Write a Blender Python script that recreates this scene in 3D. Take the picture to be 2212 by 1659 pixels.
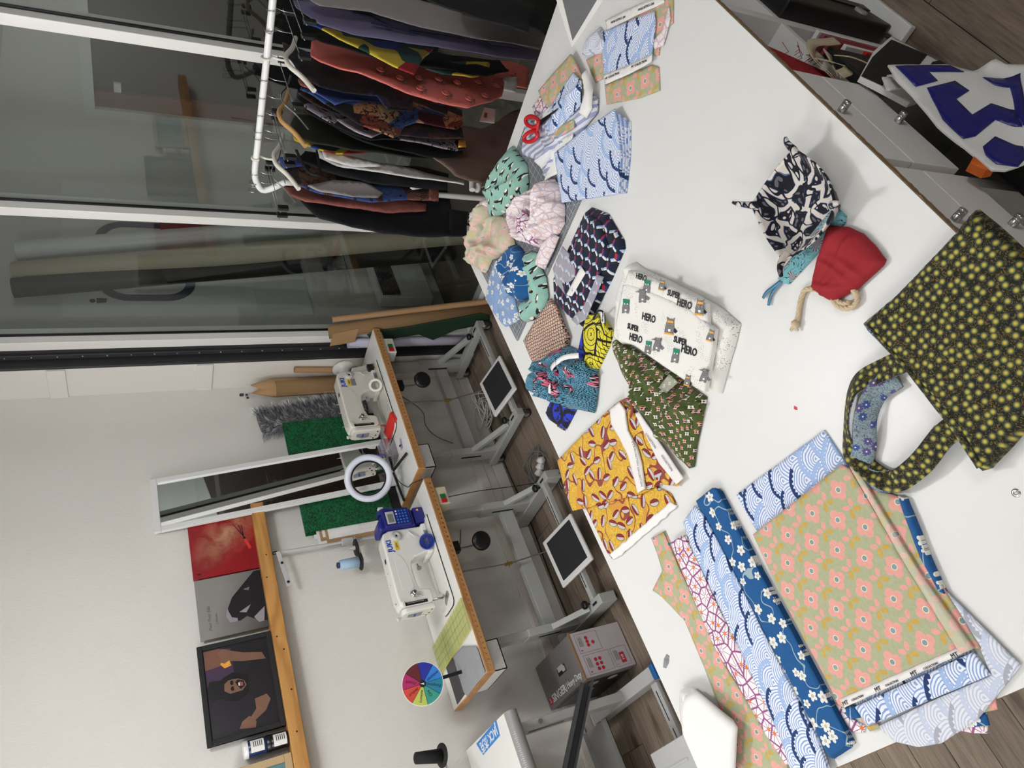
import bpy, bmesh, math, random
import numpy as np
from mathutils import Vector, Matrix, noise
from mathutils.geometry import delaunay_2d_cdt
for o in list(bpy.data.objects): bpy.data.objects.remove(o, do_unlink=True)
SC = bpy.context.scene
COL = SC.collection
PI = math.pi
random.seed(7)

# ------------------------------------------------------------------ camera
# metres; x runs along the long wall towards the glazing, y towards the long wall, z up
CAM_H = 2.08
F_PX, PW, PH = 1566.38, 2212.0, 1659.0
DOWN = Vector((-0.34097449, -0.33334423, -0.87898693))   # photo +x (the photo lies on its side)
RIGHT = Vector((0.76609248, -0.64043208, -0.0543053))    # photo -y
FWD = Vector((0.54482907, 0.691902, -0.47374351))
cam_d = bpy.data.cameras.new('camera')
cam_d.sensor_fit = 'HORIZONTAL'; cam_d.sensor_width = 36.0
cam_d.lens = 36.0 * F_PX / PW; cam_d.clip_start = 0.02
cam = bpy.data.objects.new('camera', cam_d); COL.objects.link(cam)
m = Matrix.Identity(4)
for i in range(3):
    m[i][0] = DOWN[i]; m[i][1] = RIGHT[i]; m[i][2] = -FWD[i]
m[0][3], m[1][3], m[2][3] = 0, 0, CAM_H
cam.matrix_world = m
SC.camera = cam

# ------------------------------------------------------------------ light
SC.view_settings.view_transform = 'Standard'
SC.view_settings.look = 'None'
SC.view_settings.exposure = 0.22
SC.view_settings.gamma = 1.0
SC.view_settings.use_curve_mapping = False
w = bpy.data.worlds.new('world'); SC.world = w; w.use_nodes = True
w.node_tree.nodes['Background'].inputs[0].default_value = (0.55, 0.6, 0.7, 1)
w.node_tree.nodes['Background'].inputs[1].default_value = 0.02
def globe_lamp(name, loc, radius, watts, col):
    l = bpy.data.lights.new(name, 'POINT'); l.shadow_soft_size = radius; l.energy = watts; l.color = col
    o = bpy.data.objects.new(name, l); COL.objects.link(o); o.location = loc
    return o
# globe pendants, place, radius, watts; second, third and last are added fill lamps
LAMPS = [((1.24, 1.72, 2.55), 0.12, 36, 'round globe lamp above the far corner of the cutting table'),
         ((-0.9, 2.3, 2.5), 0.3, 50, 'added fill lamp above the third sewing table'),  # added to lift the long wall and even out the contrast
         ((0.9, -1.2, 2.5), 0.3, 36, 'added fill lamp above the free floor side'),  # added as soft fill from the open side of the room
         ((-1.7, 0.5, 2.5), 0.22, 28, 'round globe lamp behind the photographer'),
         ((3.9, -0.5, 2.5), 0.1, 18, 'added lamp brightening the room behind the glazing')]  # added so the next room is not too dark through the glass
for p_, r_, w_, lb_ in LAMPS: globe_lamp('globe_lamp_light', p_, r_, w_, (0.96, 0.968, 1.0))

# ------------------------------------------------------------------ survey helpers: sight line of a photo point met with a real plane
def ray(x, y):
    a = (PH - y - PH / 2) / F_PX; b = (x - PW / 2) / F_PX
    return RIGHT * a + DOWN * b + FWD
def onz(x, y, z):
    d = ray(x, y); t = (z - CAM_H) / d.z; return Vector((d.x * t, d.y * t, z))
def ony(x, y, Y):
    d = ray(x, y); t = Y / d.y; return Vector((d.x * t, Y, CAM_H + d.z * t))
def onx(x, y, X):
    d = ray(x, y); t = X / d.x; return Vector((X, d.y * t, CAM_H + d.z * t))

# ------------------------------------------------------------------ node expressions
def lin(c):
    c = c / 255.0
    return c / 12.92 if c <= 0.04045 else ((c + 0.055) / 1.055) ** 2.4
def RGB(r, g, b): return (lin(r), lin(g), lin(b), 1.0)
class Ctx:
    def __init__(s, nt): s.nt = nt
    def node(s, t): return s.nt.nodes.new(t)
    def put(s, inp, v):
        if isinstance(v, X): s.nt.links.new(v.s, inp)
        elif hasattr(v, 'is_output'): s.nt.links.new(v, inp)
        else: inp.default_value = v
    def m(s, op, *a, clamp=False):
        n = s.node('ShaderNodeMath'); n.operation = op; n.use_clamp = clamp
        for i, v in enumerate(a): s.put(n.inputs[i], v)
        return X(s, n.outputs[0])
    def vec(s, x, y, z=0.0):
        n = s.node('ShaderNodeCombineXYZ')
        for i, v in enumerate((x, y, z)): s.put(n.inputs[i], v)
        return n.outputs[0]
    def sep(s, v):
        n = s.node('ShaderNodeSeparateXYZ'); s.nt.links.new(v, n.inputs[0])
        return [X(s, n.outputs[i]) for i in range(3)]
    def mix(s, f, a, b):
        n = s.node('ShaderNodeMix'); n.data_type = 'RGBA'
        s.put(n.inputs[0], f); s.put(n.inputs[6], a); s.put(n.inputs[7], b)
        return n.outputs[2]
    def noise(s, vec, scale, detail=2.0, dist=0.0, rough=0.5):
        n = s.node('ShaderNodeTexNoise'); s.nt.links.new(vec, n.inputs['Vector'])
        n.inputs['Scale'].default_value = scale; n.inputs['Detail'].default_value = detail
        n.inputs['Roughness'].default_value = rough; n.inputs['Distortion'].default_value = dist
        return X(s, n.outputs[0])
    def vor(s, vec, scale, feature='F1', rnd=1.0, dim='2D', metric='EUCLIDEAN'):
        n = s.node('ShaderNodeTexVoronoi'); n.voronoi_dimensions = dim; n.feature = feature
        if feature != 'DISTANCE_TO_EDGE': n.distance = metric
        s.nt.links.new(vec, n.inputs['Vector'])
        n.inputs['Scale'].default_value = scale; n.inputs['Randomness'].default_value = rnd
        return n
    def rnd(s, vec, k=0):
        n = s.node('ShaderNodeTexWhiteNoise'); n.noise_dimensions = '3D' ; s.nt.links.new(vec, n.inputs[0])
        return X(s, n.outputs[0]), n.outputs[1]
    def ramp(s, f, stops, const=True):
        n = s.node('ShaderNodeValToRGB'); s.put(n.inputs[0], f)
        n.color_ramp.interpolation = 'CONSTANT' if const else 'LINEAR'
        e = n.color_ramp.elements
        while len(e) > 1: e.remove(e[0])
        e[0].position = stops[0][0]; e[0].color = stops[0][1]
        for p, c in stops[1:]:
            k = e.new(p); k.color = c
        return n.outputs[0]
class X:
    def __init__(s, c, sock): s.c = c; s.s = sock
    def __add__(s, o): return s.c.m('ADD', s, o)
    __radd__ = __add__
    def __mul__(s, o): return s.c.m('MULTIPLY', s, o)
    __rmul__ = __mul__
    def __sub__(s, o): return s.c.m('SUBTRACT', s, o)
    def __rsub__(s, o): return s.c.m('SUBTRACT', o, s)
    def __truediv__(s, o): return s.c.m('DIVIDE', s, o)
    def __neg__(s): return s.c.m('MULTIPLY', s, -1.0)
    def lt(s, o): return s.c.m('LESS_THAN', s, o)
    def gt(s, o): return s.c.m('GREATER_THAN', s, o)
    def abs(s): return s.c.m('ABSOLUTE', s)
    def sin(s): return s.c.m('SINE', s)
    def cos(s): return s.c.m('COSINE', s)
    def fl(s): return s.c.m('FLOOR', s)
    def fr(s): return s.c.m('FRACT', s)
    def sq(s): return s.c.m('SQRT', s)
    def mn(s, o): return s.c.m('MINIMUM', s, o)
    def mx(s, o): return s.c.m('MAXIMUM', s, o)
    def at(s, o): return s.c.m('ARCTAN2', s, o)
def rotuv(u, v, a):
    ca, sa = math.cos(a), math.sin(a)
    return u * ca - v * sa, u * sa + v * ca
def length(x, y): return (x * x + y * y).sq()
def ell(x, y, cx, cy, a, b, ang=0.0):
    """inside-test value of an ellipse: < 1 is inside"""
    x, y = x - cx, y - cy
    if ang: x, y = rotuv(x, y, -ang)
    x, y = x / a, y / b
    return x * x + y * y
def seg(x, y, ax, ay, bx, by):
    """distance to a segment"""
    L = math.hypot(bx - ax, by - ay); dx, dy = (bx - ax) / L, (by - ay) / L
    px, py = x - ax, y - ay
    t = (px * dx + py * dy).mx(0.0).mn(L)
    return length(px - t * dx, py - t * dy)

MATS = {}
def new_mat(name):
    m = bpy.data.materials.new(name); m.use_nodes = True
    b = m.node_tree.nodes['Principled BSDF']; MATS[name] = m
    return m, m.node_tree, b
def uvctx(nt, src='UV'):
    c = Ctx(nt); n = c.node('ShaderNodeTexCoord')
    return c, n.outputs[src]
def plain(name, col, rough=0.5, metal=0.0, var=0.06, scale=6.0, bump=0.0, bscale=200.0, spec=None, coat=0.0, trans=0.0, emit=0.0, alpha=None):
    """a plain surface with a little procedural unevenness"""
    m, nt, b = new_mat(name)
    c, co = uvctx(nt, 'Object')
    n = c.noise(co, scale, 3.0)
    dark = tuple(x * (1 - var) for x in col[:3]) + (1,)
    lite = tuple(min(1, x * (1 + var)) for x in col[:3]) + (1,)
    nt.links.new(c.mix(n, dark, lite), b.inputs['Base Color'])
    b.inputs['Roughness'].default_value = rough; b.inputs['Metallic'].default_value = metal
    if spec is not None: b.inputs['Specular IOR Level'].default_value = spec
    if coat: b.inputs['Coat Weight'].default_value = coat; b.inputs['Coat Roughness'].default_value = 0.08
    if trans: b.inputs['Transmission Weight'].default_value = trans
    if emit:
        b.inputs['Emission Color'].default_value = col; b.inputs['Emission Strength'].default_value = emit
    if alpha is not None: b.inputs['Alpha'].default_value = alpha
    if bump:
        bn = c.node('ShaderNodeBump'); bn.inputs['Strength'].default_value = bump; bn.inputs['Distance'].default_value = 0.002
        c.put(bn.inputs['Height'], c.noise(co, bscale, 2.0)); nt.links.new(bn.outputs[0], b.inputs['Normal'])
    return m
def fabric(name, fn, rough=0.85, sheen=0.1, weave=0.25, spec=0.2, src='UV'):
    """fn(c, u, v, vec) -> colour socket; u, v in metres of cloth"""
    m, nt, b = new_mat(name)
    c, co = uvctx(nt, src)
    u, v, _ = c.sep(co)
    col = fn(c, u, v, co)
    c.put(b.inputs['Base Color'], col)
    b.inputs['Roughness'].default_value = rough
    b.inputs['Specular IOR Level'].default_value = spec
    b.inputs['Sheen Weight'].default_value = sheen; b.inputs['Sheen Roughness'].default_value = 0.5
    if weave:
        bn = c.node('ShaderNodeBump'); bn.inputs['Strength'].default_value = weave; bn.inputs['Distance'].default_value = 0.001
        h = (u * 4200.0).sin() * (v * 4200.0).sin() + c.noise(co, 60.0, 3.0) * 3.0
        c.put(bn.inputs['Height'], h); nt.links.new(bn.outputs[0], b.inputs['Normal'])
    return m

# ------------------------------------------------------------------ mesh builders
class MB:
    def __init__(s): s.v = []; s.f = []; s.mi = []; s.sm = []; s.uv = None; s.k = 0
    def add(s, vs, fs, smooth=False):
        n = len(s.v); s.v += [tuple(p) for p in vs]
        for f in fs: s.f.append([n + i for i in f]); s.mi.append(s.k); s.sm.append(smooth)
        return s
    def slot(s, k): s.k = k; return s
    def box(s, c, d, rot=None):
        hx, hy, hz = d[0] / 2, d[1] / 2, d[2] / 2
        vs = [Vector((x, y, z)) for x in (-hx, hx) for y in (-hy, hy) for z in (-hz, hz)]
        if rot is not None: vs = [rot @ p for p in vs]
        c = Vector(c)
        return s.add([p + c for p in vs], [(0, 1, 3, 2), (4, 6, 7, 5), (0, 4, 5, 1), (2, 3, 7, 6), (0, 2, 6, 4), (1, 5, 7, 3)])
    def bb(s, x0, x1, y0, y1, z0, z1): return s.box(((x0 + x1) / 2, (y0 + y1) / 2, (z0 + z1) / 2), (x1 - x0, y1 - y0, z1 - z0))
    def beam(s, p, q, w, h, up=(0, 0, 1)):
        p, q = Vector(p), Vector(q); d = q - p; L = d.length; d.normalize()
        u = Vector(up); r = d.cross(u)
        if r.length < 1e-4: r = d.cross(Vector((0, 1, 0)))
        r.normalize(); u = r.cross(d)
        R = Matrix((d, r, u)).transposed()
        return s.box((p + q) / 2, (L, w, h), R)
    def tube(s, pts, r, n=10, cap=True, closed=False):
        pts = [Vector(p) for p in pts]; N = len(pts)
        rs = r if isinstance(r, (list, tuple)) else [r] * N
        rings = []; prev = None
        for i, p in enumerate(pts):
            if closed: d = pts[(i + 1) % N] - pts[i - 1]
            else: d = pts[min(i + 1, N - 1)] - pts[max(i - 1, 0)]
            d.normalize()
            if prev is None:
                a = d.orthogonal().normalized()
            else:
                a = prev - d * prev.dot(d)
                a = a.normalized() if a.length > 1e-6 else d.orthogonal().normalized()
            prev = a; b = d.cross(a)
            rings.append([p + (a * math.cos(t) + b * math.sin(t)) * rs[i] for t in [2 * PI * k / n for k in range(n)]])
        vs = [q for rg in rings for q in rg]; fs = []
        for i in range(N if closed else N - 1):
            j = (i + 1) % N
            for k in range(n):
                l = (k + 1) % n; fs.append((i * n + k, i * n + l, j * n + l, j * n + k))
        s.add(vs, fs, True)
        if cap and not closed:
            s.add(rings[0], [tuple(reversed(range(n)))]); s.add(rings[-1], [tuple(range(n))])
        return s
    def lathe(s, prof, c, axis=(0, 0, 1), n=32, smooth=True, cap=True):
        """prof: list of (radius, height along axis)"""
        ax = Vector(axis).normalized(); a = ax.orthogonal().normalized(); b = ax.cross(a); c = Vector(c)
        vs = []; fs = []
        for r, h in prof:
            for k in range(n):
                t = 2 * PI * k / n; vs.append(c + ax * h + (a * math.cos(t) + b * math.sin(t)) * r)
        for i in range(len(prof) - 1):
            for k in range(n):
                l = (k + 1) % n; fs.append((i * n + k, i * n + l, (i + 1) * n + l, (i + 1) * n + k))
        s.add(vs, fs, smooth)
        if cap:
            if prof[0][0] > 1e-5: s.add(vs[:n], [tuple(reversed(range(n)))])
            if prof[-1][0] > 1e-5: s.add(vs[-n:], [tuple(range(n))])
        return s
    def prism(s, poly, o, ex, ey, depth):
        """polygon poly (2D) in the plane o + x*ex + y*ey, thickened by vector depth"""
        o, ex, ey, dv = Vector(o), Vector(ex), Vector(ey), Vector(depth)
        a = [o + ex * p[0] + ey * p[1] for p in poly]; b = [p + dv for p in a]; n = len(a)
        fs = [tuple(range(n)), tuple(reversed(range(n, 2 * n)))]
        fs += [(i, i + n, (i + 1) % n + n, (i + 1) % n) for i in range(n)]
        return s.add(a + b, fs)
    def flat(s, poly, o, ex, ey):
        o, ex, ey = Vector(o), Vector(ex), Vector(ey)
        return s.add([o + ex * p[0] + ey * p[1] for p in poly], [tuple(range(len(poly)))])
    def build(s, name, mats, parent=None, bevel=0.0, seg=2, uvs=None, recalc=True, subsurf=0, auto=False):
        me = bpy.data.meshes.new(name); me.from_pydata([tuple(p) for p in s.v], [], s.f)
        if not isinstance(mats, (list, tuple)): mats = [mats]
        for mm in mats: me.materials.append(MATS[mm] if isinstance(mm, str) else mm)
        me.polygons.foreach_set('material_index', s.mi); me.polygons.foreach_set('use_smooth', s.sm)
        if uvs is not None:
            l = me.uv_layers.new(name='UVMap')
            for i, lp in enumerate(me.loops): l.data[i].uv = uvs[lp.vertex_index]
        me.update()
        if recalc:
            bm = bmesh.new(); bm.from_mesh(me); bmesh.ops.recalc_face_normals(bm, faces=bm.faces); bm.to_mesh(me); bm.free()
        o = bpy.data.objects.new(name, me); COL.objects.link(o)
        if parent is not None: o.parent = parent; o.matrix_parent_inverse = parent.matrix_world.inverted()
        if bevel:
            b = o.modifiers.new('bevel', 'BEVEL'); b.width = bevel; b.segments = seg; b.limit_method = 'ANGLE'; b.angle_limit = 0.6
            b.harden_normals = False
            for p in me.polygons: p.use_smooth = True
            w = o.modifiers.new('wn', 'WEIGHTED_NORMAL'); w.keep_sharp = False
        if subsurf:
            q = o.modifiers.new('sub', 'SUBSURF'); q.levels = subsurf; q.render_levels = subsurf
        return o
def tag(o, label=None, cat=None, group=None, kind=None):
    if label: o['label'] = label
    if cat: o['category'] = cat
    if group: o['group'] = group
    if kind: o['kind'] = kind
    return o
def thing(name, label, cat, loc=(0, 0, 0), group=None):
    o = bpy.data.objects.new(name, None); COL.objects.link(o); o.location = loc; o.empty_display_size = 0.05
    o.matrix_world = Matrix.Translation(loc)
    return tag(o, label, cat, group)
def child_copy(src, parent, name=None):
    o = src.copy(); COL.objects.link(o); o.parent = parent; o.matrix_parent_inverse = parent.matrix_world.inverted() if parent else Matrix.Identity(4)
    return o
FONT = None
def text(name, body, size, o, ex, ey, mat, parent=None, align='CENTER', bold=0.0, depth=0.0004, sx=1.0, shear=0.0):
    cu = bpy.data.curves.new(name, 'FONT'); cu.body = body; cu.size = size; cu.align_x = align; cu.align_y = 'CENTER'
    cu.offset = bold; cu.extrude = depth; cu.resolution_u = 2; cu.shear = shear
    t = bpy.data.objects.new(name + '_c', cu); COL.objects.link(t)
    dg = bpy.context.evaluated_depsgraph_get()
    me = bpy.data.meshes.new_from_object(t.evaluated_get(dg)); me.name = name
    bpy.data.objects.remove(t, do_unlink=True); bpy.data.curves.remove(cu)
    ex, ey = Vector(ex).normalized() * sx, Vector(ey).normalized(); n = ex.normalized().cross(ey)
    M = Matrix.Identity(4)
    for i in range(3): M[i][0] = ex[i]; M[i][1] = ey[i]; M[i][2] = n[i]; M[i][3] = Vector(o)[i]
    me.transform(M); me.materials.clear(); me.materials.append(MATS[mat])
    for p in me.polygons: p.material_index = 0
    ob = bpy.data.objects.new(name, me); COL.objects.link(ob)
    if parent is not None: ob.parent = parent; ob.matrix_parent_inverse = parent.matrix_world.inverted()
    return ob

# ------------------------------------------------------------------ cloth on a horizontal plane
def nz(x, y, z=0.0): return noise.noise(Vector((x, y, z)))
def resample(pts, step, closed=True, wob=0.0, seed=0):
    out = []
    n = len(pts)
    for i in range(n if closed else n - 1):
        a, b = pts[i], pts[(i + 1) % n]; L = (b - a).length; k = max(1, int(round(L / step)))
        for j in range(k): out.append(a + (b - a) * (j / k))
    if not closed: out.append(pts[-1])
    if wob:
        out = [p + Vector((nz(p.x * 40 + seed, p.y * 40), nz(p.x * 40, p.y * 40 + 9 + seed))) * wob for p in out]
    return out
def inside_mask(P, poly):
    x, y = P[:, 0], P[:, 1]; ins = np.zeros(len(P), bool); n = len(poly)
    for i in range(n):
        x0, y0 = poly[i]; x1, y1 = poly[(i + 1) % n]
        if y0 == y1: continue
        c = ((y0 > y) != (y1 > y)) & (x < (x1 - x0) * (y - y0) / (y1 - y0) + x0); ins ^= c
    return ins
def edge_dist(P, poly):
    d = np.full(len(P), 1e9); n = len(poly)
    for i in range(n):
        a = np.array(poly[i]); b = np.array(poly[(i + 1) % n]); ab = b - a; L = ab @ ab
        if L < 1e-12: continue
        t = np.clip(((P - a) @ ab) / L, 0, 1); q = a + t[:, None] * ab; d = np.minimum(d, np.hypot(*(P - q).T))
    return d
def sheet2d(poly, step):
    """triangulated 2D region: boundary (list of 2D Vector, already fine) + inner grid"""
    pl = [(p.x, p.y) for p in poly]; A = np.array(pl)
    x0, y0 = A.min(0); x1, y1 = A.max(0)
    gx, gy = np.meshgrid(np.arange(x0, x1, step), np.arange(y0, y1, step * 0.87)); gx = gx + (np.arange(gx.shape[0]) % 2)[:, None] * step / 2
    G = np.stack([gx.ravel(), gy.ravel()], 1)
    if len(G):
        G = G[inside_mask(G, pl)]
        if len(G): G = G[edge_dist(G, pl) > step * 0.45]
    V = [Vector(p) for p in pl] + [Vector(p) for p in G]; n = len(pl)
    r = delaunay_2d_cdt(V, [(i, (i + 1) % n) for i in range(n)], [], 1, 1e-6)
    return [(p.x, p.y) for p in r[0]], [tuple(f) for f in r[2]], pl
def cloth(name, px, z, mat, label=None, cat='fabric', group=None, thick=0.002, wr=0.002, wf=9.0, ridge=0.0, dome=0.0, dwidth=0.05, rot=0.0, step=0.009, seed=0, parent=None,
          world=None, wob=0.0008, lift=None, uvd=0.0, uvs=1.0, back=None, kind=None, folds=None):
    """a lying cloth: outline in photo points met with the plane z (or given in world), real thickness, wrinkles and swelling"""
    base = [Vector((p[0], p[1])) for p in world] if world else [onz(p[0], p[1], z + dome * 0.4).xy for p in px]
    poly = resample(base, step, True, wob, seed)
    V, F, pl = sheet2d(poly, step)
    P = np.array(V); D = edge_dist(P, pl)
    FH = np.zeros(len(P))
    if folds:                                   # (count, height, half width): creased ridges running across the cloth
        rf_ = np.random.RandomState(seed * 7 + 11); lo, hi = P.min(0), P.max(0); dia = float(np.hypot(*(hi - lo)))
        for k in range(folds[0]):
            c_ = lo + (hi - lo) * (0.15 + 0.7 * rf_.rand(2)); an = rf_.rand() * PI; d_ = np.array([math.cos(an), math.sin(an)]); n_ = np.array([-d_[1], d_[0]])
            L_ = dia * (0.25 + 0.3 * rf_.rand()); q_ = P - c_; t_ = (q_ @ d_) / L_; bend = 0.25 * L_ * (rf_.rand() - 0.5) * t_ ** 2 * 4
            s_ = (q_ @ n_) - bend; w2 = folds[2] * (0.6 + 0.8 * rf_.rand())
            side = np.where(s_ > 0, w2, w2 * (0.35 + 0.4 * rf_.rand()))
            ridge_ = np.clip(1 - np.abs(s_) / side, 0, 1) ** 1.25 * np.clip(1 - t_ ** 2, 0, 1)
            FH = np.maximum(FH, ridge_ * folds[1] * (0.5 + 0.5 * rf_.rand())) + 0.25 * ridge_ * folds[1]
        FH *= np.clip(D / 0.012, 0.12, 1.0)
    top = []
    for (x, y), d, fh in zip(V, D, FH):
        h = thick + fh
        s = min(1.0, d / dwidth)
        s2 = s * s * (3 - 2 * s)
        h += dome * (math.sqrt(max(0.0, 1 - (1 - s) ** 2)))
        if wr: h += wr * (0.5 + 0.5 * nz(x * wf + seed * 3.1, y * wf, seed)) * (0.35 + 0.65 * s2)
        if ridge:
            r1 = 1 - abs(nz(x * wf * 0.8 + seed * 7, y * wf * 0.8 + 3, seed)) * 2.2
            r2 = 1 - abs(nz(x * wf * 1.9 + seed, y * wf * 1.9 + 5, seed + 2)) * 2.2
            h += ridge * (max(0, r1) * 0.75 + max(0, r2) * 0.3) * (0.15 + 0.85 * s2)
        if lift: h += lift(x, y)
        top.append((x, y, z + max(thick, h)))
    n = len(top); nb = len(pl)
    bot = [(x, y, (zt - thick) if (zt - thick - z) > 0.003 else max(z + 0.0002, zt - thick)) for x, y, zt in top]
    mb = MB()
    mb.v = top + bot
    for f in F: mb.f.append(list(f)); mb.mi.append(0); mb.sm.append(True)
    for f in F: mb.f.append([i + n for i in reversed(f)]); mb.mi.append(1 if back else 0); mb.sm.append(True)
    # boundary edges
    cnt = {}
    for f in F:
        for i in range(len(f)):
            a, b = f[i], f[(i + 1) % len(f)]; k = (min(a, b), max(a, b)); cnt.setdefault(k, []).append((a, b))
    for k, l in cnt.items():
        if len(l) == 1:
            a, b = l[0]; mb.f.append([a, a + n, b + n, b]); mb.mi.append(0); mb.sm.append(False)
    ca, sa = math.cos(rot), math.sin(rot)
    uv = []
    for x, y, zz in mb.v:
        dx = uvd * nz(x * 6 + seed, y * 6, 4.0); dy = uvd * nz(x * 6, y * 6 + seed, 8.0)
        X_, Y_ = x + dx, y + dy
        uv.append(((X_ * ca - Y_ * sa) * uvs + seed * 0.37, (X_ * sa + Y_ * ca) * uvs + seed * 0.21))
    ob = mb.build(name, [mat, back] if back else [mat], parent, uvs=uv, recalc=False)
    if parent is None: tag(ob, label, cat, group, kind)
    elif label: ob['label'] = label
    return ob
# ================================================================== materials
plain('wall_paint', RGB(226, 223, 216), 0.75, var=0.02, scale=1.5)
def wallpaper():
    m, nt, b = new_mat('wallpaper'); c, co = uvctx(nt, 'Object')
    x, y, z = c.sep(co)
    n = c.noise(co, 2.0, 3.0)
    nt.links.new(c.mix(n, RGB(221, 218, 211), RGB(230, 227, 220)), b.inputs['Base Color'])
    b.inputs['Roughness'].default_value = 0.7
    bn = c.node('ShaderNodeBump'); bn.inputs['Strength'].default_value = 0.5; bn.inputs['Distance'].default_value = 0.0015
    strk = c.noise(c.vec(x * 6.0, y * 20.0, z * 1.2), 30.0, 2.0)
    rib = ((x + z * 0.6) * 900.0).sin() * 0.25
    c.put(bn.inputs['Height'], strk + rib); nt.links.new(bn.outputs[0], b.inputs['Normal'])
wallpaper()
plain('ceiling_white', RGB(232, 230, 225), 0.85, var=0.02)
plain('frame_white', RGB(232, 231, 226), 0.35, var=0.02)
plain('frame_black', RGB(14, 14, 15), 0.4)
plain('metal_strip', RGB(62, 62, 64), 0.45, metal=0.3, var=0.2, scale=14)
plain('steel', RGB(175, 175, 175), 0.28, metal=1.0)
plain('chrome', RGB(200, 200, 200), 0.12, metal=1.0)
plain('dark_steel', RGB(70, 70, 72), 0.3, metal=0.9)
plain('trunking', RGB(222, 217, 208), 0.5, var=0.03)
plain('table_white', RGB(216, 216, 213), 0.38, var=0.015, scale=3, bump=0.08, bscale=350)
plain('machine_top_white', RGB(232, 232, 228), 0.3, var=0.015)
plain('cabinet_white', RGB(226, 225, 222), 0.4, var=0.02)
plain('cabinet_in', RGB(208, 206, 202), 0.5, var=0.02)
plain('machine_grey_frame', RGB(182, 184, 180), 0.42, var=0.04)
plain('machine_white', RGB(233, 232, 226), 0.22, var=0.012, coat=0.3)
plain('machine_cream', RGB(222, 219, 208), 0.25, var=0.015, coat=0.3)
plain('machine_grey', RGB(196, 195, 190), 0.35, var=0.02)
plain('logo_blue', RGB(25, 70, 175), 0.4)
plain('motor_blue', RGB(32, 38, 120), 0.35, var=0.05)
plain('dish_blue', RGB(30, 55, 140), 0.3)
plain('black_plastic', RGB(20, 20, 22), 0.32, var=0.1)
plain('black_matte', RGB(24, 24, 25), 0.7, var=0.15)
plain('rubber', RGB(38, 38, 39), 0.8, var=0.15, bump=0.4, bscale=400)
plain('grey_plastic', RGB(150, 150, 148), 0.45)
plain('grey_light', RGB(190, 190, 188), 0.45)
plain('white_plastic', RGB(230, 230, 228), 0.35, var=0.02)
plain('cream_plastic', RGB(214, 206, 180), 0.45)
plain('red_plastic', RGB(190, 30, 35), 0.35)
plain('green_plastic', RGB(30, 110, 60), 0.35)
plain('yellow_sticker', RGB(222, 190, 50), 0.5, var=0.1, scale=60)
plain('silver_sticker', RGB(150, 155, 165), 0.35, metal=0.3)
plain('paper_white', RGB(235, 233, 228), 0.8, var=0.02)
plain('paper_lilac', RGB(196, 192, 212), 0.8, var=0.03)
plain('ink', RGB(26, 26, 30), 0.8)
plain('ink_grey', RGB(110, 110, 112), 0.8)
plain('ink_navy', RGB(40, 50, 82), 0.7)
plain('ink_red', RGB(178, 40, 55), 0.7)
plain('ink_white', RGB(236, 236, 236), 0.7)
plain('cable_grey', RGB(120, 120, 118), 0.5)
plain('cable_black', RGB(26, 26, 27), 0.5)
plain('cable_white', RGB(205, 203, 196), 0.5)
plain('brass', RGB(170, 140, 70), 0.35, metal=0.9)
plain('tub_plastic', RGB(220, 221, 220), 0.4, trans=0.25)
plain('red_cloth', RGB(146, 18, 30), 0.8, var=0.08, scale=30, bump=0.3, bscale=900)
plain('red_bright', RGB(214, 52, 48), 0.6, var=0.06)
plain('rope', RGB(196, 178, 146), 0.9, var=0.15, scale=90)
plain('ribbon_blue', RGB(60, 120, 150), 0.4)
plain('linen', RGB(190, 176, 150), 0.9, var=0.08, scale=60)
plain('white_cloth', RGB(228, 226, 222), 0.75, var=0.03, bump=0.2, bscale=500)
plain('poly_white', RGB(226, 226, 224), 0.35, var=0.05, scale=20)
plain('poly_blue', RGB(28, 30, 112), 0.35, var=0.12, scale=20)
plain('orange_fabric', RGB(210, 100, 25), 0.6, var=0.15, scale=30)
plain('foam_white', RGB(232, 232, 230), 0.6, var=0.02)
plain('carpet', RGB(105, 98, 88), 0.95, var=0.35, scale=220, bump=0.6, bscale=300)
plain('kraft', RGB(172, 136, 96), 0.75, var=0.06, scale=10)
plain('kraft_dark', RGB(140, 108, 72), 0.8, var=0.08, scale=14)
plain('thread_blue', RGB(160, 188, 214), 0.6, var=0.08, scale=60)
plain('thread_black', RGB(16, 16, 17), 0.75)
plain('pin_metal', RGB(60, 60, 62), 0.3, metal=0.8)
plain('wood_hanger', RGB(190, 148, 92), 0.4, var=0.12, scale=16)
plain('tissue_grey', RGB(150, 152, 156), 0.7, var=0.1, scale=18, bump=0.5, bscale=30)
plain('board_grey', RGB(74, 75, 77), 0.75, var=0.06)
plain('charcoal_paper', RGB(112, 112, 114), 0.8, var=0.12, scale=9)
plain('skin_print', RGB(122, 86, 66), 0.5, var=0.2, scale=20)
plain('print_dark', RGB(34, 30, 36), 0.35, var=0.3, scale=9)
plain('print_purple', RGB(66, 48, 72), 0.35, var=0.3, scale=9)
plain('print_orange', RGB(226, 160, 60), 0.35, var=0.3, scale=12)
plain('print_blue', RGB(50, 70, 150), 0.35, var=0.2)
plain('print_hair', RGB(20, 16, 16), 0.35)
plain('print_pink', RGB(150, 80, 90), 0.35)
plain('print_grey', RGB(110, 108, 106), 0.4, var=0.2, scale=4)
plain('print_black', RGB(24, 20, 22), 0.4)
plain('print_lilac', RGB(150, 142, 150), 0.4)
plain('jar_blue', RGB(30, 52, 92), 0.3)
plain('frame_oak', RGB(186, 160, 118), 0.5, var=0.1, scale=12)
plain('teal_print', RGB(90, 130, 135), 0.4, var=0.3, scale=14)
plain('blue_cap', RGB(28, 100, 165), 0.4)
plain('sticker_blue', RGB(52, 130, 205), 0.45)
plain('carton_dark', RGB(116, 112, 112), 0.65, var=0.04)
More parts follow.
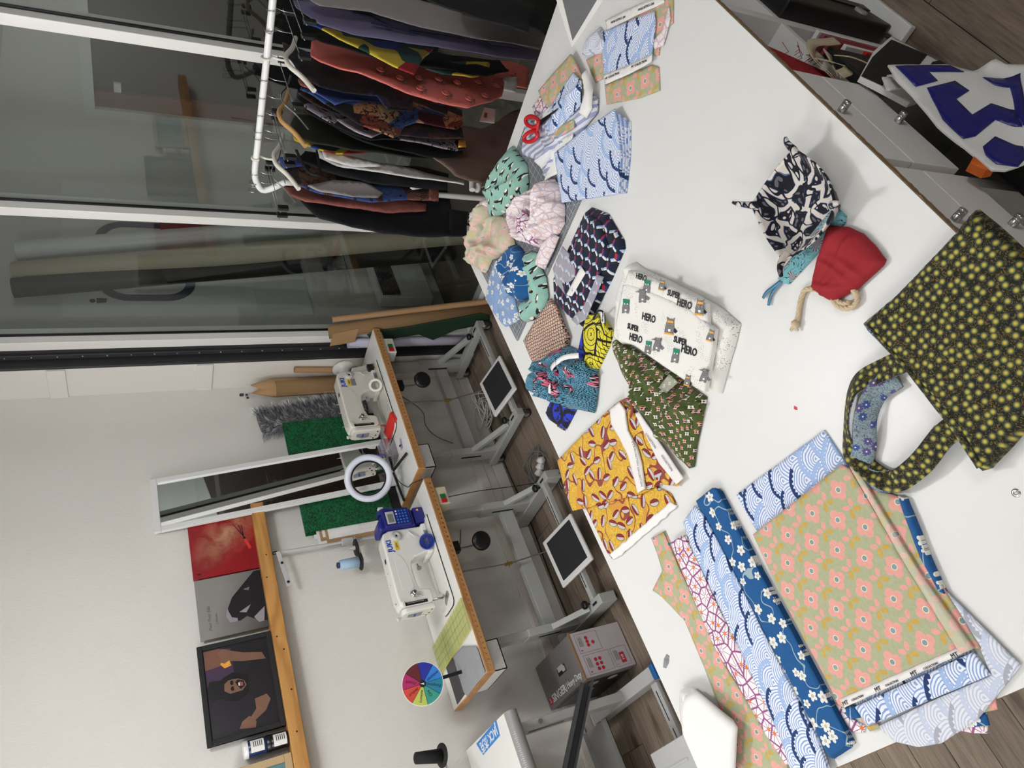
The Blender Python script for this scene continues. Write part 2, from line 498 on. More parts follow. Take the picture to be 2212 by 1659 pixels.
plain('carton_light', RGB(188, 180, 184), 0.65, var=0.03)
plain('screen_lcd', RGB(120, 130, 120), 0.2)
plain('warning', RGB(230, 180, 30), 0.5)
plain('glow_ring', RGB(218, 222, 234), 0.3, var=0.01)
plain('leather_black', RGB(20, 20, 21), 0.5, var=0.2)
plain('dark_wood', RGB(58, 34, 24), 0.6, var=0.3, scale=4)
plain('night_dark', RGB(26, 26, 28), 0.5, var=0.1)
plain('radiator_white', RGB(222, 222, 220), 0.4)
plain('roll_white', RGB(222, 222, 220), 0.35, var=0.03)
plain('roll_beige', RGB(186, 174, 150), 0.7, var=0.04)
plain('roll_black', RGB(26, 27, 28), 0.6, var=0.1)
plain('poster_red', RGB(150, 52, 56), 0.6)
plain('poster_brown', RGB(120, 78, 62), 0.6)
plain('green_hide', RGB(24, 52, 34), 0.6, var=0.25, scale=14)
plain('cut_mat_line', RGB(190, 192, 194), 0.7)
plain('chip_edge', RGB(132, 110, 82), 0.9, var=0.35, scale=160, bump=0.8, bscale=300)
plain('pencil_smear', RGB(128, 128, 130), 0.8, var=0.5, scale=150)
plain('red_dot', RGB(200, 70, 85), 0.8)
plain('coral', RGB(212, 112, 102), 0.9, var=0.12, scale=70, bump=0.9, bscale=260)
plain('olive_dark', RGB(34, 36, 24), 0.9, var=0.2)
plain('jeans_black', RGB(16, 18, 24), 0.9, var=0.2, scale=40)
plain('cloth_black', RGB(14, 14, 15), 0.9, var=0.2)
plain('brick_pink', RGB(140, 80, 70), 0.85, var=0.15, scale=25)
plain('taupe', RGB(112, 92, 82), 0.9, var=0.1, scale=12)
plain('rack_white', RGB(228, 228, 226), 0.3)
plain('hanger_white', RGB(222, 218, 205), 0.35)
plain('purple_paper', RGB(122, 116, 150), 0.85, var=0.06)
plain('grey_paper', RGB(158, 152, 150), 0.85, var=0.03)
plain('selvage', RGB(226, 222, 218), 0.85, var=0.02)
plain('denim_blue', RGB(60, 78, 140), 0.85, var=0.2, scale=30)

def glass_mat():
    m, nt, b = new_mat('pane_glass'); nt.nodes.remove(b)
    c = Ctx(nt); out = nt.nodes['Material Output']
    t = c.node('ShaderNodeBsdfTransparent'); t.inputs[0].default_value = (0.80, 0.83, 0.82, 1)
    g = c.node('ShaderNodeBsdfGlossy'); g.inputs['Roughness'].default_value = 0.0
    fr = c.node('ShaderNodeLayerWeight'); fr.inputs[0].default_value = 0.5
    k = c.m('POWER', X(c, fr.outputs['Facing']), 4.0) * 0.9 + 0.055
    mx = c.node('ShaderNodeMixShader'); c.put(mx.inputs[0], k); nt.links.new(t.outputs[0], mx.inputs[1]); nt.links.new(g.outputs[0], mx.inputs[2])
    nt.links.new(mx.outputs[0], out.inputs[0])
    m2, nt, b = new_mat('mirror_glass'); b.inputs['Base Color'].default_value = (0.86, 0.88, 0.88, 1); b.inputs['Metallic'].default_value = 1.0; b.inputs['Roughness'].default_value = 0.015
    m3, nt, b = new_mat('clear_plastic'); nt.nodes.remove(b)
    c = Ctx(nt); out = nt.nodes['Material Output']
    t = c.node('ShaderNodeBsdfTransparent'); t.inputs[0].default_value = (0.9, 0.88, 0.92, 1)
    g = c.node('ShaderNodeBsdfGlossy'); g.inputs['Roughness'].default_value = 0.08
    mx = c.node('ShaderNodeMixShader'); mx.inputs[0].default_value = 0.22; nt.links.new(t.outputs[0], mx.inputs[1]); nt.links.new(g.outputs[0], mx.inputs[2])
    nt.links.new(mx.outputs[0], out.inputs[0])
glass_mat()
def floor_wood():
    m, nt, b = new_mat('floor_wood'); c, co = uvctx(nt, 'Object')
    info = c.node('ShaderNodeObjectInfo'); r = X(c, info.outputs['Random'])
    x, y, z = c.sep(co)
    g = c.noise(c.vec(x * 3.0 + r * 37.0, y * 42.0, r * 11.0), 1.6, 6.0, 0.6, 0.65)
    g2 = c.noise(c.vec(x * 14.0 + r * 17.0, y * 160.0, 0.0), 1.0, 3.0)
    k = c.vor(c.vec(x * 1.6 + r * 13.0, y * 6.0), 1.0, 'F1'); knot = (1.0 - X(c, k.outputs['Distance']) * 5.0).mx(0.0)
    t = g * 0.75 + g2 * 0.3 - knot * 0.4 + (r - 0.5) * 0.22
    col = c.ramp(t, [(0.0, RGB(64, 53, 44)), (0.3, RGB(104, 90, 77)), (0.52, RGB(134, 119, 104)), (0.8, RGB(164, 149, 132))], False)
    nt.links.new(col, b.inputs['Base Color']); b.inputs['Roughness'].default_value = 0.55
    bn = c.node('ShaderNodeBump'); bn.inputs['Strength'].default_value = 0.3; bn.inputs['Distance'].default_value = 0.001
    c.put(bn.inputs['Height'], g2); nt.links.new(bn.outputs[0], b.inputs['Normal'])
floor_wood()
def pine(name, a, b_, sc=1.0):
    m, nt, b = new_mat(name); c, co = uvctx(nt, 'Object'); x, y, z = c.sep(co)
    w = c.noise(c.vec(x * 1.8, y * 9.0, z * 9.0), 1.0 * sc, 3.0, 0.4)
    ring = ((w * 26.0 + z * 90.0 * sc + y * 40.0).sin() * 0.5 + 0.5)
    kn = c.vor(c.vec(x * 2.0, z * 3.0), 1.6, 'F1'); kd = X(c, kn.outputs['Distance'])
    k = (1.0 - kd * 14.0).mx(0.0)
    col = c.mix(ring * 0.6 + k * 0.8, a, b_)
    nt.links.new(col, b.inputs['Base Color']); b.inputs['Roughness'].default_value = 0.45
pine('pine', RGB(202, 150, 84), RGB(158, 104, 50))
pine('beech_edge', RGB(196, 146, 92), RGB(176, 124, 72), 0.4)
def corrugated():
    m, nt, b = new_mat('corrugated'); c, co = uvctx(nt, 'UV'); u, v, _ = c.sep(co)
    w = (u * 2 * PI).sin() * 0.5 + 0.5
    n = c.noise(co, 3.0, 3.0)
    nt.links.new(c.mix(w * 0.55 + n * 0.2, RGB(142, 110, 72), RGB(186, 152, 110)), b.inputs['Base Color']); b.inputs['Roughness'].default_value = 0.85
    bn = c.node('ShaderNodeBump'); bn.inputs['Strength'].default_value = 0.8; bn.inputs['Distance'].default_value = 0.003
    c.put(bn.inputs['Height'], w); nt.links.new(bn.outputs[0], b.inputs['Normal'])
corrugated()
def marbled():
    m, nt, b = new_mat('marbled_green'); c, co = uvctx(nt, 'Object')
    n = c.noise(co, 95.0, 2.0, 1.5, 0.6)
    nt.links.new(c.ramp(n, [(0.0, RGB(10, 22, 16)), (0.47, RGB(14, 46, 30)), (0.5, RGB(18, 104, 58))], False), b.inputs['Base Color']); b.inputs['Roughness'].default_value = 0.45
marbled()
def smoke_red():
    m, nt, b = new_mat('smoke_red'); c, co = uvctx(nt, 'UV'); u, v, _ = c.sep(co)
    n = c.noise(co, 3.4, 6.0, 0.6, 0.6)
    d = length((u - 0.72) * 0.8, v - 0.45 - (u - 0.6) * -0.6)
    f = ((1.0 - d * 2.0).mx(0.0) * (n * 3.2 - 1.1)).mx(0.0).mn(0.85)
    base = c.mix(c.noise(co, 2.4, 3.0), RGB(98, 12, 22), RGB(176, 28, 34))
    nt.links.new(c.mix(f, base, RGB(202, 158, 120)), b.inputs['Base Color']); b.inputs['Roughness'].default_value = 0.3
smoke_red()
def concrete_photo():
    m, nt, b = new_mat('photo_grey'); c, co = uvctx(nt, 'UV'); u, v, _ = c.sep(co)
    f = (v * 0.9 + u * 0.3 + c.noise(co, 3.0, 2.0) * 0.2)
    nt.links.new(c.ramp(f, [(0.1, RGB(70, 66, 64)), (0.9, RGB(140, 136, 132))], False), b.inputs['Base Color']); b.inputs['Roughness'].default_value = 0.35
concrete_photo()
def fur_mat():
    m, nt, b = new_mat('fur'); c, co = uvctx(nt, 'UV'); u, v, _ = c.sep(co)
    nt.links.new(c.ramp(v, [(0.0, RGB(80, 82, 88)), (0.3, RGB(176, 178, 182)), (0.65, RGB(240, 240, 240))], False), b.inputs['Base Color']); b.inputs['Roughness'].default_value = 0.6
fur_mat()
plain('fur_base', RGB(96, 98, 104), 0.9, var=0.3, scale=40)

# ------------------------------------------------------------------ printed cottons
def p_flower(c, u, v, co, faded=0.0):
    a, b = rotuv(u, v, PI / 4 - 0.03); a, b = a / 0.0625, b / 0.0625
    x, y = a.fr() - 0.5, b.fr() - 0.5
    r = length(x, y); th = y.at(x)
    fl = length(x.abs() - 0.135, y.abs() - 0.135).lt(0.165).mx(r.lt(0.2))
    cx, cy = (a + 0.5).fr() - 0.5, (b + 0.5).fr() - 0.5
    lp = ell(cx, cy, 0.185, 0.05, 0.14, 0.085, 0.3).mn(ell(cx, cy, -0.05, 0.19, 0.14, 0.085, 1.85)).lt(1.0)
    lm = ell(cx, cy, -0.19, -0.04, 0.155, 0.085, 0.3).mn(ell(cx, cy, 0.04, -0.2, 0.155, 0.085, 1.85)).lt(1.0)
    n = c.noise(co, 140.0, 3.0)
    pk = c.mix(n, RGB(214, 150, 140), RGB(228, 168, 156)); mu = c.mix(n, RGB(184, 150, 74), RGB(202, 170, 92)); sg = c.mix(n, RGB(158, 162, 128), RGB(178, 180, 148))
    col = c.mix(lm, sg, mu); col = c.mix(lp, col, pk); col = c.mix(fl, col, pk)
    col = c.mix(r.lt(0.105), col, RGB(232, 222, 190)); col = c.mix(r.lt(0.082), col, RGB(126, 152, 156))
    if faded: col = c.mix(faded, col, RGB(214, 206, 190))
    return col
fabric('cotton_flower', p_flower)
fabric('cotton_flower_back', lambda c, u, v, co: p_flower(c, u, v, co, 0.4))
def p_wave(c, u, v, co, fade=0.0, S=0.098):
    du = (c.noise(co, 9.0, 2.0) - 0.5) * 0.03; dv = (c.noise(c.vec(u + 7.0, v + 3.0), 9.0, 2.0) - 0.5) * 0.03
    x = (u + du) / S; y = (v + dv) / S * 1.15
    n = (y * 3.0).fl()
    best = None; det = None; sel = None; idc = None
    for k in (0, 1, 2):
        j = n - float(k); yc = j / 3.0
        off = (j * 0.5).fr()
        xl = (x - off); ci = (xl + 0.5).fl(); lx = xl - ci
        d = length(lx, y - yc); ins = d.lt(0.52)
        rid, _ = c.rnd(c.vec(ci + off, j, 3.0))
        ang = (y - yc).at(lx)
        if best is None: best, sel, ida = d, ins, rid; an = ang
        else:
            best = best + (d - best) * ins; ida = ida + (rid - ida) * ins; an = an + (ang - an) * ins
    ring = (best * 88.0 + (c.noise(co, 55.0) - 0.5) * 4.0).sin()
    col = c.mix(ring.gt(0.3), RGB(226, 229, 236), RGB(132, 160, 208))
    bump = ((an * 13.0).sin().abs()) * 0.055
    crest = best.gt(0.43 - bump) * best.lt(0.515)
    col = c.mix(crest * ida.gt(0.45) * an.gt(0.5) * ida.lt(0.8), col, RGB(158, 182, 220))
    dk = crest * ida.lt(0.42) * an.gt(1.0) * best.gt(0.455 - bump)
    col = c.mix(dk, col, RGB(34, 58, 104))
    if fade: col = c.mix(fade, col, RGB(214, 213, 216))
    return col
fabric('cotton_wave', p_wave)
fabric('cotton_wave_back', lambda c, u, v, co: p_wave(c, u, v, co, 0.55))
def p_daisy(c, u, v, co, fade=0.0):
    vn = c.vor(co, 29.0, 'F1', 0.85); d = X(c, vn.outputs['Distance'])
    px, py, _ = c.sep(vn.outputs['Position'])
    lx, ly = u * 29.0 - px, v * 29.0 - py
    # position output is in texture units / scale
    n2 = c.vor(co, 29.0, 'DISTANCE_TO_EDGE', 0.85); e = X(c, n2.outputs['Distance'])
    lx, ly = u - px, v - py; th = ly.at(lx)
    pet = ((th * 4.0).sin().abs() * d).lt(0.085)
    line = e.lt(0.065).mx(pet * d.gt(0.1))
    col = c.mix(line, RGB(236, 230, 230), RGB(150, 84, 130))
    r, _ = c.rnd(vn.outputs['Position'])
    col = c.mix(d.lt(0.13) * r.gt(0.3), col, RGB(226, 122, 50))
    if fade: col = c.mix(fade, col, RGB(230, 218, 218))
    return col
fabric('cotton_daisy', p_daisy)
fabric('cotton_daisy_back', lambda c, u, v, co: p_daisy(c, u, v, co, 0.62))
def p_blossom(c, u, v, co, base=RGB(28, 84, 138), fade=0.0):
    S = 26.0
    vn = c.vor(co, S, 'F1', 0.9); px, py, _ = c.sep(vn.outputs['Position'])
    lx, ly = (u - px) * S, (v - py) * S
    r1, _ = c.rnd(vn.outputs['Position'])
    d = length(lx, ly); th = ly.at(lx) + r1 * 6.28
    R = 0.17 + (th * 5.0).cos().abs() * 0.0 + (th * 2.5).cos().abs() * 0.15
    fl = d.lt(R * (0.75 + r1 * 0.4)) * r1.gt(0.12)
    br = (c.noise(co, 13.0, 1.0) - 0.5).abs().lt(0.008)
    col = c.mix(br, base, RGB(150, 172, 178))
    n = c.noise(co, 300.0, 2.0)
    col = c.mix(fl, col, c.mix(n, RGB(206, 204, 192), RGB(240, 238, 232)))
    col = c.mix(fl * d.lt(0.1) * ((th * 9.0).sin().gt(0.2)), col, RGB(92, 100, 84))
    if fade: col = c.mix(fade, col, RGB(190, 202, 220))
    return col
fabric('cotton_blossom', p_blossom)
fabric('cotton_blossom_light', lambda c, u, v, co: p_blossom(c, u, v, co, RGB(122, 150, 190), 0.08))
def p_penguin(c, u, v, co):
    a, b = u / 0.036, v / 0.046
    row = b.fl(); a = a + (row * 0.5).fr()
    x, y = a.fr() - 0.5, b.fr() - 0.5
    r, _ = c.rnd(c.vec(a.fl(), row, 1.0))
    s = (r - 0.5).gt(0.0) * 2.0 - 1.0
    x, y = rotuv(x * s, y, 0.45)
    body = ell(x, y, 0.0, 0.0, 0.15, 0.32).mn(ell(x, y, 0.0, 0.3, 0.12, 0.12)).mn(ell(x, y, -0.2, 0.02, 0.07, 0.22, 0.5)).lt(1.0)
    belly = ell(x, y, 0.08, -0.03, 0.075, 0.22).lt(1.0)
    beak = ell(x, y, 0.13, 0.32, 0.07, 0.04).mn(ell(x, y, 0.02, -0.36, 0.07, 0.04)).lt(1.0)
    n = c.noise(co, 20.0, 2.0)
    col = c.mix(n, RGB(134, 178, 164), RGB(150, 192, 178))
    col = c.mix(body, col, RGB(28, 30, 34)); col = c.mix(belly, col, RGB(228, 230, 226)); return c.mix(beak, col, RGB(206, 110, 80))
fabric('cotton_penguin', p_penguin)
def p_ygeo(c, u, v, co, fade=0.0):
    S = 0.041; a = u / S; b = v / (S * 0.866)
    row = b.fl(); off = (row * 0.5).fr(); a = a + off
    x = a.fr() - 0.5; y = (b.fr() - 0.5) * 0.866
    r, _ = c.rnd(c.vec(a.fl(), row, 5.0))
    col = RGB(28, 34, 50)
    arms = [((0, 0), (0, 0.36), RGB(222, 220, 212)), ((0, 0), (-0.33, -0.2), RGB(158, 190, 222)), ((0, 0), (0.33, -0.2), RGB(40, 56, 130)),
            ((0.1, 0.1), (0.1, 0.4), RGB(150, 184, 220)), ((-0.12, 0.0), (-0.4, -0.16), RGB(226, 222, 214)), ((0.12, 0.02), (0.42, -0.14), RGB(168, 44, 54))]
    first = True
    for (p, q, k) in arms:
        h = seg(x, y, p[0], p[1], q[0], q[1]).lt(0.058)
        col = c.mix(h, col, k)
    if fade: col = c.mix(fade, col, RGB(184, 182, 192))
    return col
fabric('cotton_ygeo', p_ygeo)
fabric('cotton_ygeo_back', lambda c, u, v, co: p_ygeo(c, u, v, co, 0.66))
def p_brown(c, u, v, co):
    S = 90.0
    n2 = c.vor(c.vec(u, v * 0.85), S, 'DISTANCE_TO_EDGE', 0.35); e = X(c, n2.outputs['Distance'])
    k = ((u * 560.0).sin() * (v * 480.0).sin())
    col = c.mix(e.lt(0.09), RGB(206, 176, 156), RGB(46, 30, 30))
    return c.mix(k.gt(0.8), col, RGB(62, 30, 32))
fabric('cotton_brown', p_brown)
def p_waxblue(c, u, v, co, yel=True):
    S = 15.0
    dv = c.noise(co, 25.0, 2.0) * 0.02
    vc = c.vec(u + dv, v - dv)
    n2 = c.vor(vc, S, 'DISTANCE_TO_EDGE', 1.0); e = X(c, n2.outputs['Distance'])
    vn = c.vor(vc, S, 'F1', 1.0); r, _ = c.rnd(vn.outputs['Position'])
    px, py, _ = c.sep(vn.outputs['Position'])
    col = RGB(36, 54, 182)
    hole = c.noise(co, 55.0, 1.0).gt(0.56)
    col = c.mix(hole, col, RGB(16, 18, 40))
    if yel:
        st = ((u * 0.8 + v) * 900.0).sin().gt(0.8)
        y = c.mix(st, RGB(228, 216, 58), RGB(40, 36, 20))
        col = c.mix(r.gt(0.42), col, y)
        col = c.mix(e.lt(0.05), col, RGB(14, 14, 22))
        arcs = (length((u - px), (v - py)) * 420.0).sin().gt(0.86)
        col = c.mix(arcs * r.gt(0.42), col, RGB(20, 18, 18))
    else:
        col = c.mix(e.lt(0.12), col, RGB(16, 18, 40))
    return col
fabric('wax_blue_yellow', p_waxblue, 0.55)
fabric('wax_blue_black', lambda c, u, v, co: p_waxblue(c, u, v, co, False), 0.55)
def p_scale(c, u, v, co):
    big = c.noise(co, 16.0, 1.0).gt(0.56)
    a = c.vor(c.vec(u * 1.6, v), 170.0, 'DISTANCE_TO_EDGE', 0.9); b = c.vor(c.vec(u, v * 2.0), 62.0, 'DISTANCE_TO_EDGE', 0.9)
    ea, eb = X(c, a.outputs['Distance']), X(c, b.outputs['Distance'])
    f = c.vor(c.vec(u, v * 2.0), 62.0, 'F1', 0.9); r, _ = c.rnd(f.outputs['Position'])
    t = c.mix(ea.gt(0.13), RGB(14, 16, 20), RGB(98, 160, 186))
    p = c.mix(eb.gt(0.13), RGB(14, 14, 18), c.ramp(r, [(0.0, RGB(216, 110, 138)), (0.45, RGB(158, 60, 90)), (0.72, RGB(230, 150, 166)), (0.9, RGB(230, 226, 226))]))
    return c.mix(big, t, p)
fabric('wax_scale', p_scale, 0.7)
def p_yleaf(c, u, v, co):
    S = 21.0
    vn = c.vor(co, S, 'F1', 0.75); px, py, _ = c.sep(vn.outputs['Position'])
    r, _ = c.rnd(vn.outputs['Position'])
    lx, ly = (u - px) * S, (v - py) * S
    a = r * 3.1 - 0.9; ca, sa = a.cos(), a.sin()
    x, y = lx * ca - ly * sa, lx * sa + ly * ca
    q = (x / 0.40) * (x / 0.40) + (y / 0.21) * (y / 0.21)
    tex = c.noise(c.vec(u * 1.0, v * 1.6), 150.0, 2.0, 1.5)
    base = c.mix(tex.gt(0.52), RGB(196, 150, 44), RGB(222, 184, 72))
    base = c.mix(c.noise(co, 12.0, 1.0).gt(0.6), base, RGB(204, 146, 58))
    stem = (c.noise(co, 10.0, 1.0) - 0.5).abs().lt(0.011)
    col = c.mix(stem, base, RGB(140, 66, 56))
    red = c.mix((x * 46.0 + y * 20.0).sin().gt(0.55), RGB(150, 34, 44), RGB(52, 18, 26))
    wht = c.mix((x * 60.0 - y * 60.0).sin().gt(0.72), RGB(206, 204, 206), RGB(120, 112, 120))
    leaf = c.mix(y.gt(0.0), wht, red)
    col = c.mix(q.lt(1.18), col, RGB(40, 22, 30)); return c.mix(q.lt(0.92), col, leaf)
fabric('wax_yellow', p_yleaf, 0.6)
def p_greenflo(c, u, v, co):
    a, b = u / 0.017, v / 0.021; row = b.fl(); a = a + (row * 0.5).fr()
    x, y = a.fr() - 0.5, b.fr() - 0.5
    r, _ = c.rnd(c.vec(a.fl(), row, 2.0))
    x = x + (r - 0.5) * 0.15
    d = length(x, y); th = y.at(x)
    col = RGB(74, 88, 44)
    cres = length(x - 0.14, y + 0.05).lt(0.26)
    col = c.mix(cres * r.gt(0.5), col, RGB(196, 144, 60))
    col = c.mix(d.lt(0.31), col, RGB(24, 26, 24))
    col = c.mix(d.lt(0.25 + (th * 4.0).cos() * 0.06), col, c.mix(r.gt(0.45), RGB(226, 216, 206), RGB(214, 160, 160)))
    col = c.mix(d.lt(0.09), col, RGB(48, 28, 34))
    return col
fabric('cotton_green', p_greenflo)
fabric('cotton_green_back', lambda c, u, v, co: c.mix(0.6, p_greenflo(c, u, v, co), RGB(186, 188, 172)))
def p_hero(c, u, v, co):
    vn = c.vor(co, 210.0, 'F1', 1.0); d = X(c, vn.outputs['Distance'])
    msk = c.noise(co, 26.0, 1.0).gt(0.57)
    n = c.noise(co, 10.0, 3.0)
    return c.mix(d.lt(0.14) * msk, c.mix(n, RGB(226, 224, 217), RGB(236, 234, 228)), RGB(44, 44, 46))
fabric('cotton_hero', p_hero, 0.7)
def p_tote(c, u, v, co):
    S = 60.0
    vn = c.vor(co, S, 'F1', 0.5); d = X(c, vn.outputs['Distance'])
    n = c.noise(c.vec(u * 1.0, v * 1.0), 170.0, 2.0, 2.0)
    base = c.mix(n.gt(0.56), RGB(26, 27, 22), RGB(98, 84, 36))
    k = (d * 2.1).mn(1.0)
    dot = c.ramp(k, [(0.0, RGB(206, 180, 84)), (0.3, RGB(170, 158, 66)), (0.62, RGB(76, 86, 64)), (0.9, RGB(24, 28, 26))], False)
    return c.mix(k.lt(0.86), base, dot)
fabric('tote_print', p_tote, 0.75)
def p_lining(c, u, v, co):
    vn = c.vor(co, 42.0, 'F1', 0.9); d = X(c, vn.outputs['Distance']); r, _ = c.rnd(vn.outputs['Position'])
    px, py, _ = c.sep(vn.outputs['Position']); th = (v - py).at(u - px)
    n = c.noise(co, 90.0, 3.0, 2.0)
    base = c.mix((n * 34.0).sin().gt(0.55), RGB(142, 158, 164), RGB(84, 100, 112))
    fl = d.lt(0.32 + (th * 8.0).cos() * 0.05) * r.gt(0.35)
    col = c.mix(fl, base, c.mix(r.gt(0.7), RGB(90, 80, 130), RGB(66, 84, 140)))
    return c.mix(d.lt(0.07) * fl, col, RGB(214, 216, 222))
fabric('tote_lining', p_lining)
def p_paisley(c, u, v, co):
    S = 26.0
    dv = (c.noise(co, 18.0, 1.0) - 0.5) * 0.05; du = (c.noise(c.vec(u + 4.0, v + 9.0), 18.0, 1.0) - 0.5) * 0.05
    vc = c.vec(u + du, v + dv)
    n2 = c.vor(vc, S, 'DISTANCE_TO_EDGE', 0.95); e = X(c, n2.outputs['Distance'])
    vn = c.vor(vc, S, 'F1', 0.95); r, _ = c.rnd(vn.outputs['Position'])
    sm = c.vor(vc, S * 3.1, 'F1', 0.9); ds = X(c, sm.outputs['Distance'])
    col = c.mix(e.gt(0.16), RGB(212, 204, 194), RGB(20, 22, 32))
    col = c.mix(e.gt(0.13) * e.lt(0.16), col, RGB(86, 108, 150))
    col = c.mix(e.gt(0.24) * ds.lt(0.3), col, c.mix(r.gt(0.5), RGB(206, 200, 192), RGB(100, 100, 110)))
    st = ((c.noise(co, 22.0, 1.0) - 0.5).abs()).lt(0.02)
    return c.mix(st * e.lt(0.16), col, RGB(22, 24, 34))
fabric('bowl_print', p_paisley, 0.7)
fabric('bowl_print_tip', p_paisley, 0.7, src='Object')
def p_turq(c, u, v, co):
    n = c.noise(co, 24.0, 2.0, 1.2)
    vn = c.vor(co, 24.0, 'F1', 0.9); d = X(c, vn.outputs['Distance']); px, py, _ = c.sep(vn.outputs['Position']); th = (v - py).at(u - px); r, _ = c.rnd(vn.outputs['Position'])
    ln = ((n * 46.0).sin().abs()).lt(0.2)
    col = c.mix(ln, RGB(118, 178, 186), RGB(44, 50, 56))
    pet = d.lt(0.33 + (th * 3.0).cos() * 0.12) * r.gt(0.3)
    pc = c.mix(((th * 17.0).sin()).gt(0.4), RGB(172, 172, 176), RGB(66, 62, 70))
    return c.mix(pet, col, pc)
fabric('turquoise_print', p_turq)
def p_stripe(c, u, v, co):
    s = (u * 330.0).sin() ; w = (u * 48.0).sin()
    d = (v * 2600.0).sin().gt(-0.3)
    col = c.mix(s.gt(0.0) * d, RGB(214, 216, 224), RGB(82, 94, 158))
    return c.mix(w.gt(0.75), col, RGB(226, 226, 228))
fabric('stripe_blue', p_stripe)
def patch(name, cols, S=9.0, lines=True, noisy=0.25):
    def f(c, u, v, co):
        wv = c.noise(co, 4.0, 2.0) * 0.08
        vn = c.vor(c.vec(u + wv, v - wv), S, 'F1', 1.0, metric='CHEBYCHEV'); r, _ = c.rnd(vn.outputs['Position'])
        k = [(i / len(cols), cc) for i, cc in enumerate(cols)]
        col = c.ramp(r, k)
        n = c.noise(co, 60.0, 4.0)
        col = c.mix(n * noisy * 1.6, col, RGB(16, 14, 16))
        if lines:
            w = (c.noise(co, 14.0, 3.0, 1.0) - 0.5).abs().lt(0.018)
            col = c.mix(w, col, RGB(24, 20, 22))
        return col
    return fabric(name, f)
patch('patch_tan', [RGB(176, 128, 88), RGB(58, 90, 150), RGB(140, 66, 48), RGB(196, 158, 116), RGB(74, 20, 30), RGB(30, 26, 28), RGB(60, 96, 160)], 11.0)
patch('patch_brown', [RGB(92, 62, 50), RGB(60, 84, 146), RGB(60, 50, 50), RGB(128, 84, 66), RGB(84, 44, 46), RGB(110, 76, 62), RGB(70, 40, 40)], 9.0)
patch('patch_bright', [RGB(206, 176, 54), RGB(40, 66, 140), RGB(30, 66, 56), RGB(206, 182, 60), RGB(148, 36, 42), RGB(44, 76, 70)], 9.0, False, 0.1)
patch('patch_dark', [RGB(30, 24, 28), RGB(52, 36, 40), RGB(26, 30, 44), RGB(70, 44, 38), RGB(22, 22, 26), RGB(40, 46, 76), RGB(20, 18, 20)], 13.0)
patch('patch_black', [RGB(12, 12, 14), RGB(16, 15, 16), RGB(80, 26, 34), RGB(14, 13, 15), RGB(150, 140, 150), RGB(13, 12, 14), RGB(12, 12, 13)], 8.0)
# ================================================================== the room
WY = 3.52; GX = 2.98; HT = 0.79; ST = 0.76
XB, YR, CEIL = -2.6, -2.6, 2.75
def struct(o): o['kind'] = 'structure'; return o
fl = struct(MB().bb(XB, GX + 0.03, YR, WY, -0.06, -0.012).build('floor', 'dark_wood'))
W = 0.127; row = 0
plank_me = {}
y0 = 0.34 - 24 * W
rr = random.Random(3)
while y0 < WY:
    x = XB - rr.random() * 1.1
    a, b = max(y0, YR), min(y0 + W, WY)
    while x < GX + 0.03:
        xa, xb = max(x, XB), min(x + 1.2, GX + 0.03)
        if xb - xa > 0.01 and b - a > 0.01:
            key = (round(xb - xa, 3), round(b - a, 3))
            if key not in plank_me:
                ob = MB().bb(-key[0] / 2 + 0.0012, key[0] / 2 - 0.0012, -key[1] / 2 + 0.0012, key[1] / 2 - 0.0012, -0.012, 0.0).build('floor_plank', 'floor_wood', fl)
                plank_me[key] = ob.data
            else:
                ob = bpy.data.objects.new('floor_plank', plank_me[key]); COL.objects.link(ob); ob.parent = fl
            ob.location = ((xa + xb) / 2, (a + b) / 2, 0)
        x += 1.2
    y0 += W
wl = struct(MB().bb(XB, 2.875, WY, WY + 0.12, -0.06, CEIL).build('wall_left', 'wallpaper'))
wr_ = struct(MB().bb(2.875, 3.05, 3.30, WY + 0.12, -0.06, CEIL).build('wall_return', 'wall_paint'))
for z in (2.33, 1.62):
    MB().bb(2.862, 2.877, 3.30, WY, z, z + 0.085).build('wall_patch', 'wall_paint', wr_, bevel=0.004)
struct(MB().bb(XB - 0.12, XB, YR - 0.12, WY + 0.12, -0.06, CEIL).build('wall_back', 'wall_paint'))
# far side wall with dark night windows
wrt = struct(MB().bb(XB, GX + 0.05, YR - 0.12, YR, -0.06, 0.5).bb(XB, GX + 0.05, YR - 0.12, YR, 2.45, CEIL).bb(XB, -1.9, YR - 0.12, YR, 0.5, 2.45).bb(2.4, GX + 0.05, YR - 0.12, YR, 0.5, 2.45).build('wall_right', 'dark_wood'))
wn = struct(MB().bb(-1.9, 2.4, YR - 0.10, YR - 0.08, 0.5, 2.45).build('window_2', 'night_dark'))
for x in (-1.9, -0.5, 0.95, 2.36):
    MB().bb(x, x + 0.06, YR - 0.08, YR + 0.02, 0.5, 2.45).build('mullion', 'frame_white', wn)
MB().bb(-1.9, 2.42, YR - 0.08, YR + 0.02, 0.5, 0.56).build('sill', 'frame_white', wn)
MB().bb(-1.9, 2.42, YR - 0.08, YR + 0.02, 2.4, 2.46).build('head_rail', 'frame_white', wn)
struct(MB().bb(XB - 0.12, 6.2, YR - 0.12, WY + 0.12, CEIL, CEIL + 0.1).build('ceiling', 'ceiling_white'))
# skirting trunking along the long wall
bl = struct(MB().bb(XB, 2.875, WY - 0.018, WY, 0.0, 0.20).build('baseboard_left', 'trunking', bevel=0.003))
for z, h, d in ((0.0, 0.075, 0.030), (0.079, 0.055, 0.024), (0.138, 0.058, 0.034)):
    MB().bb(XB, 2.874, WY - d, WY - 0.005, z + 0.001, z + h).build('board', 'trunking', bl, bevel=0.003)

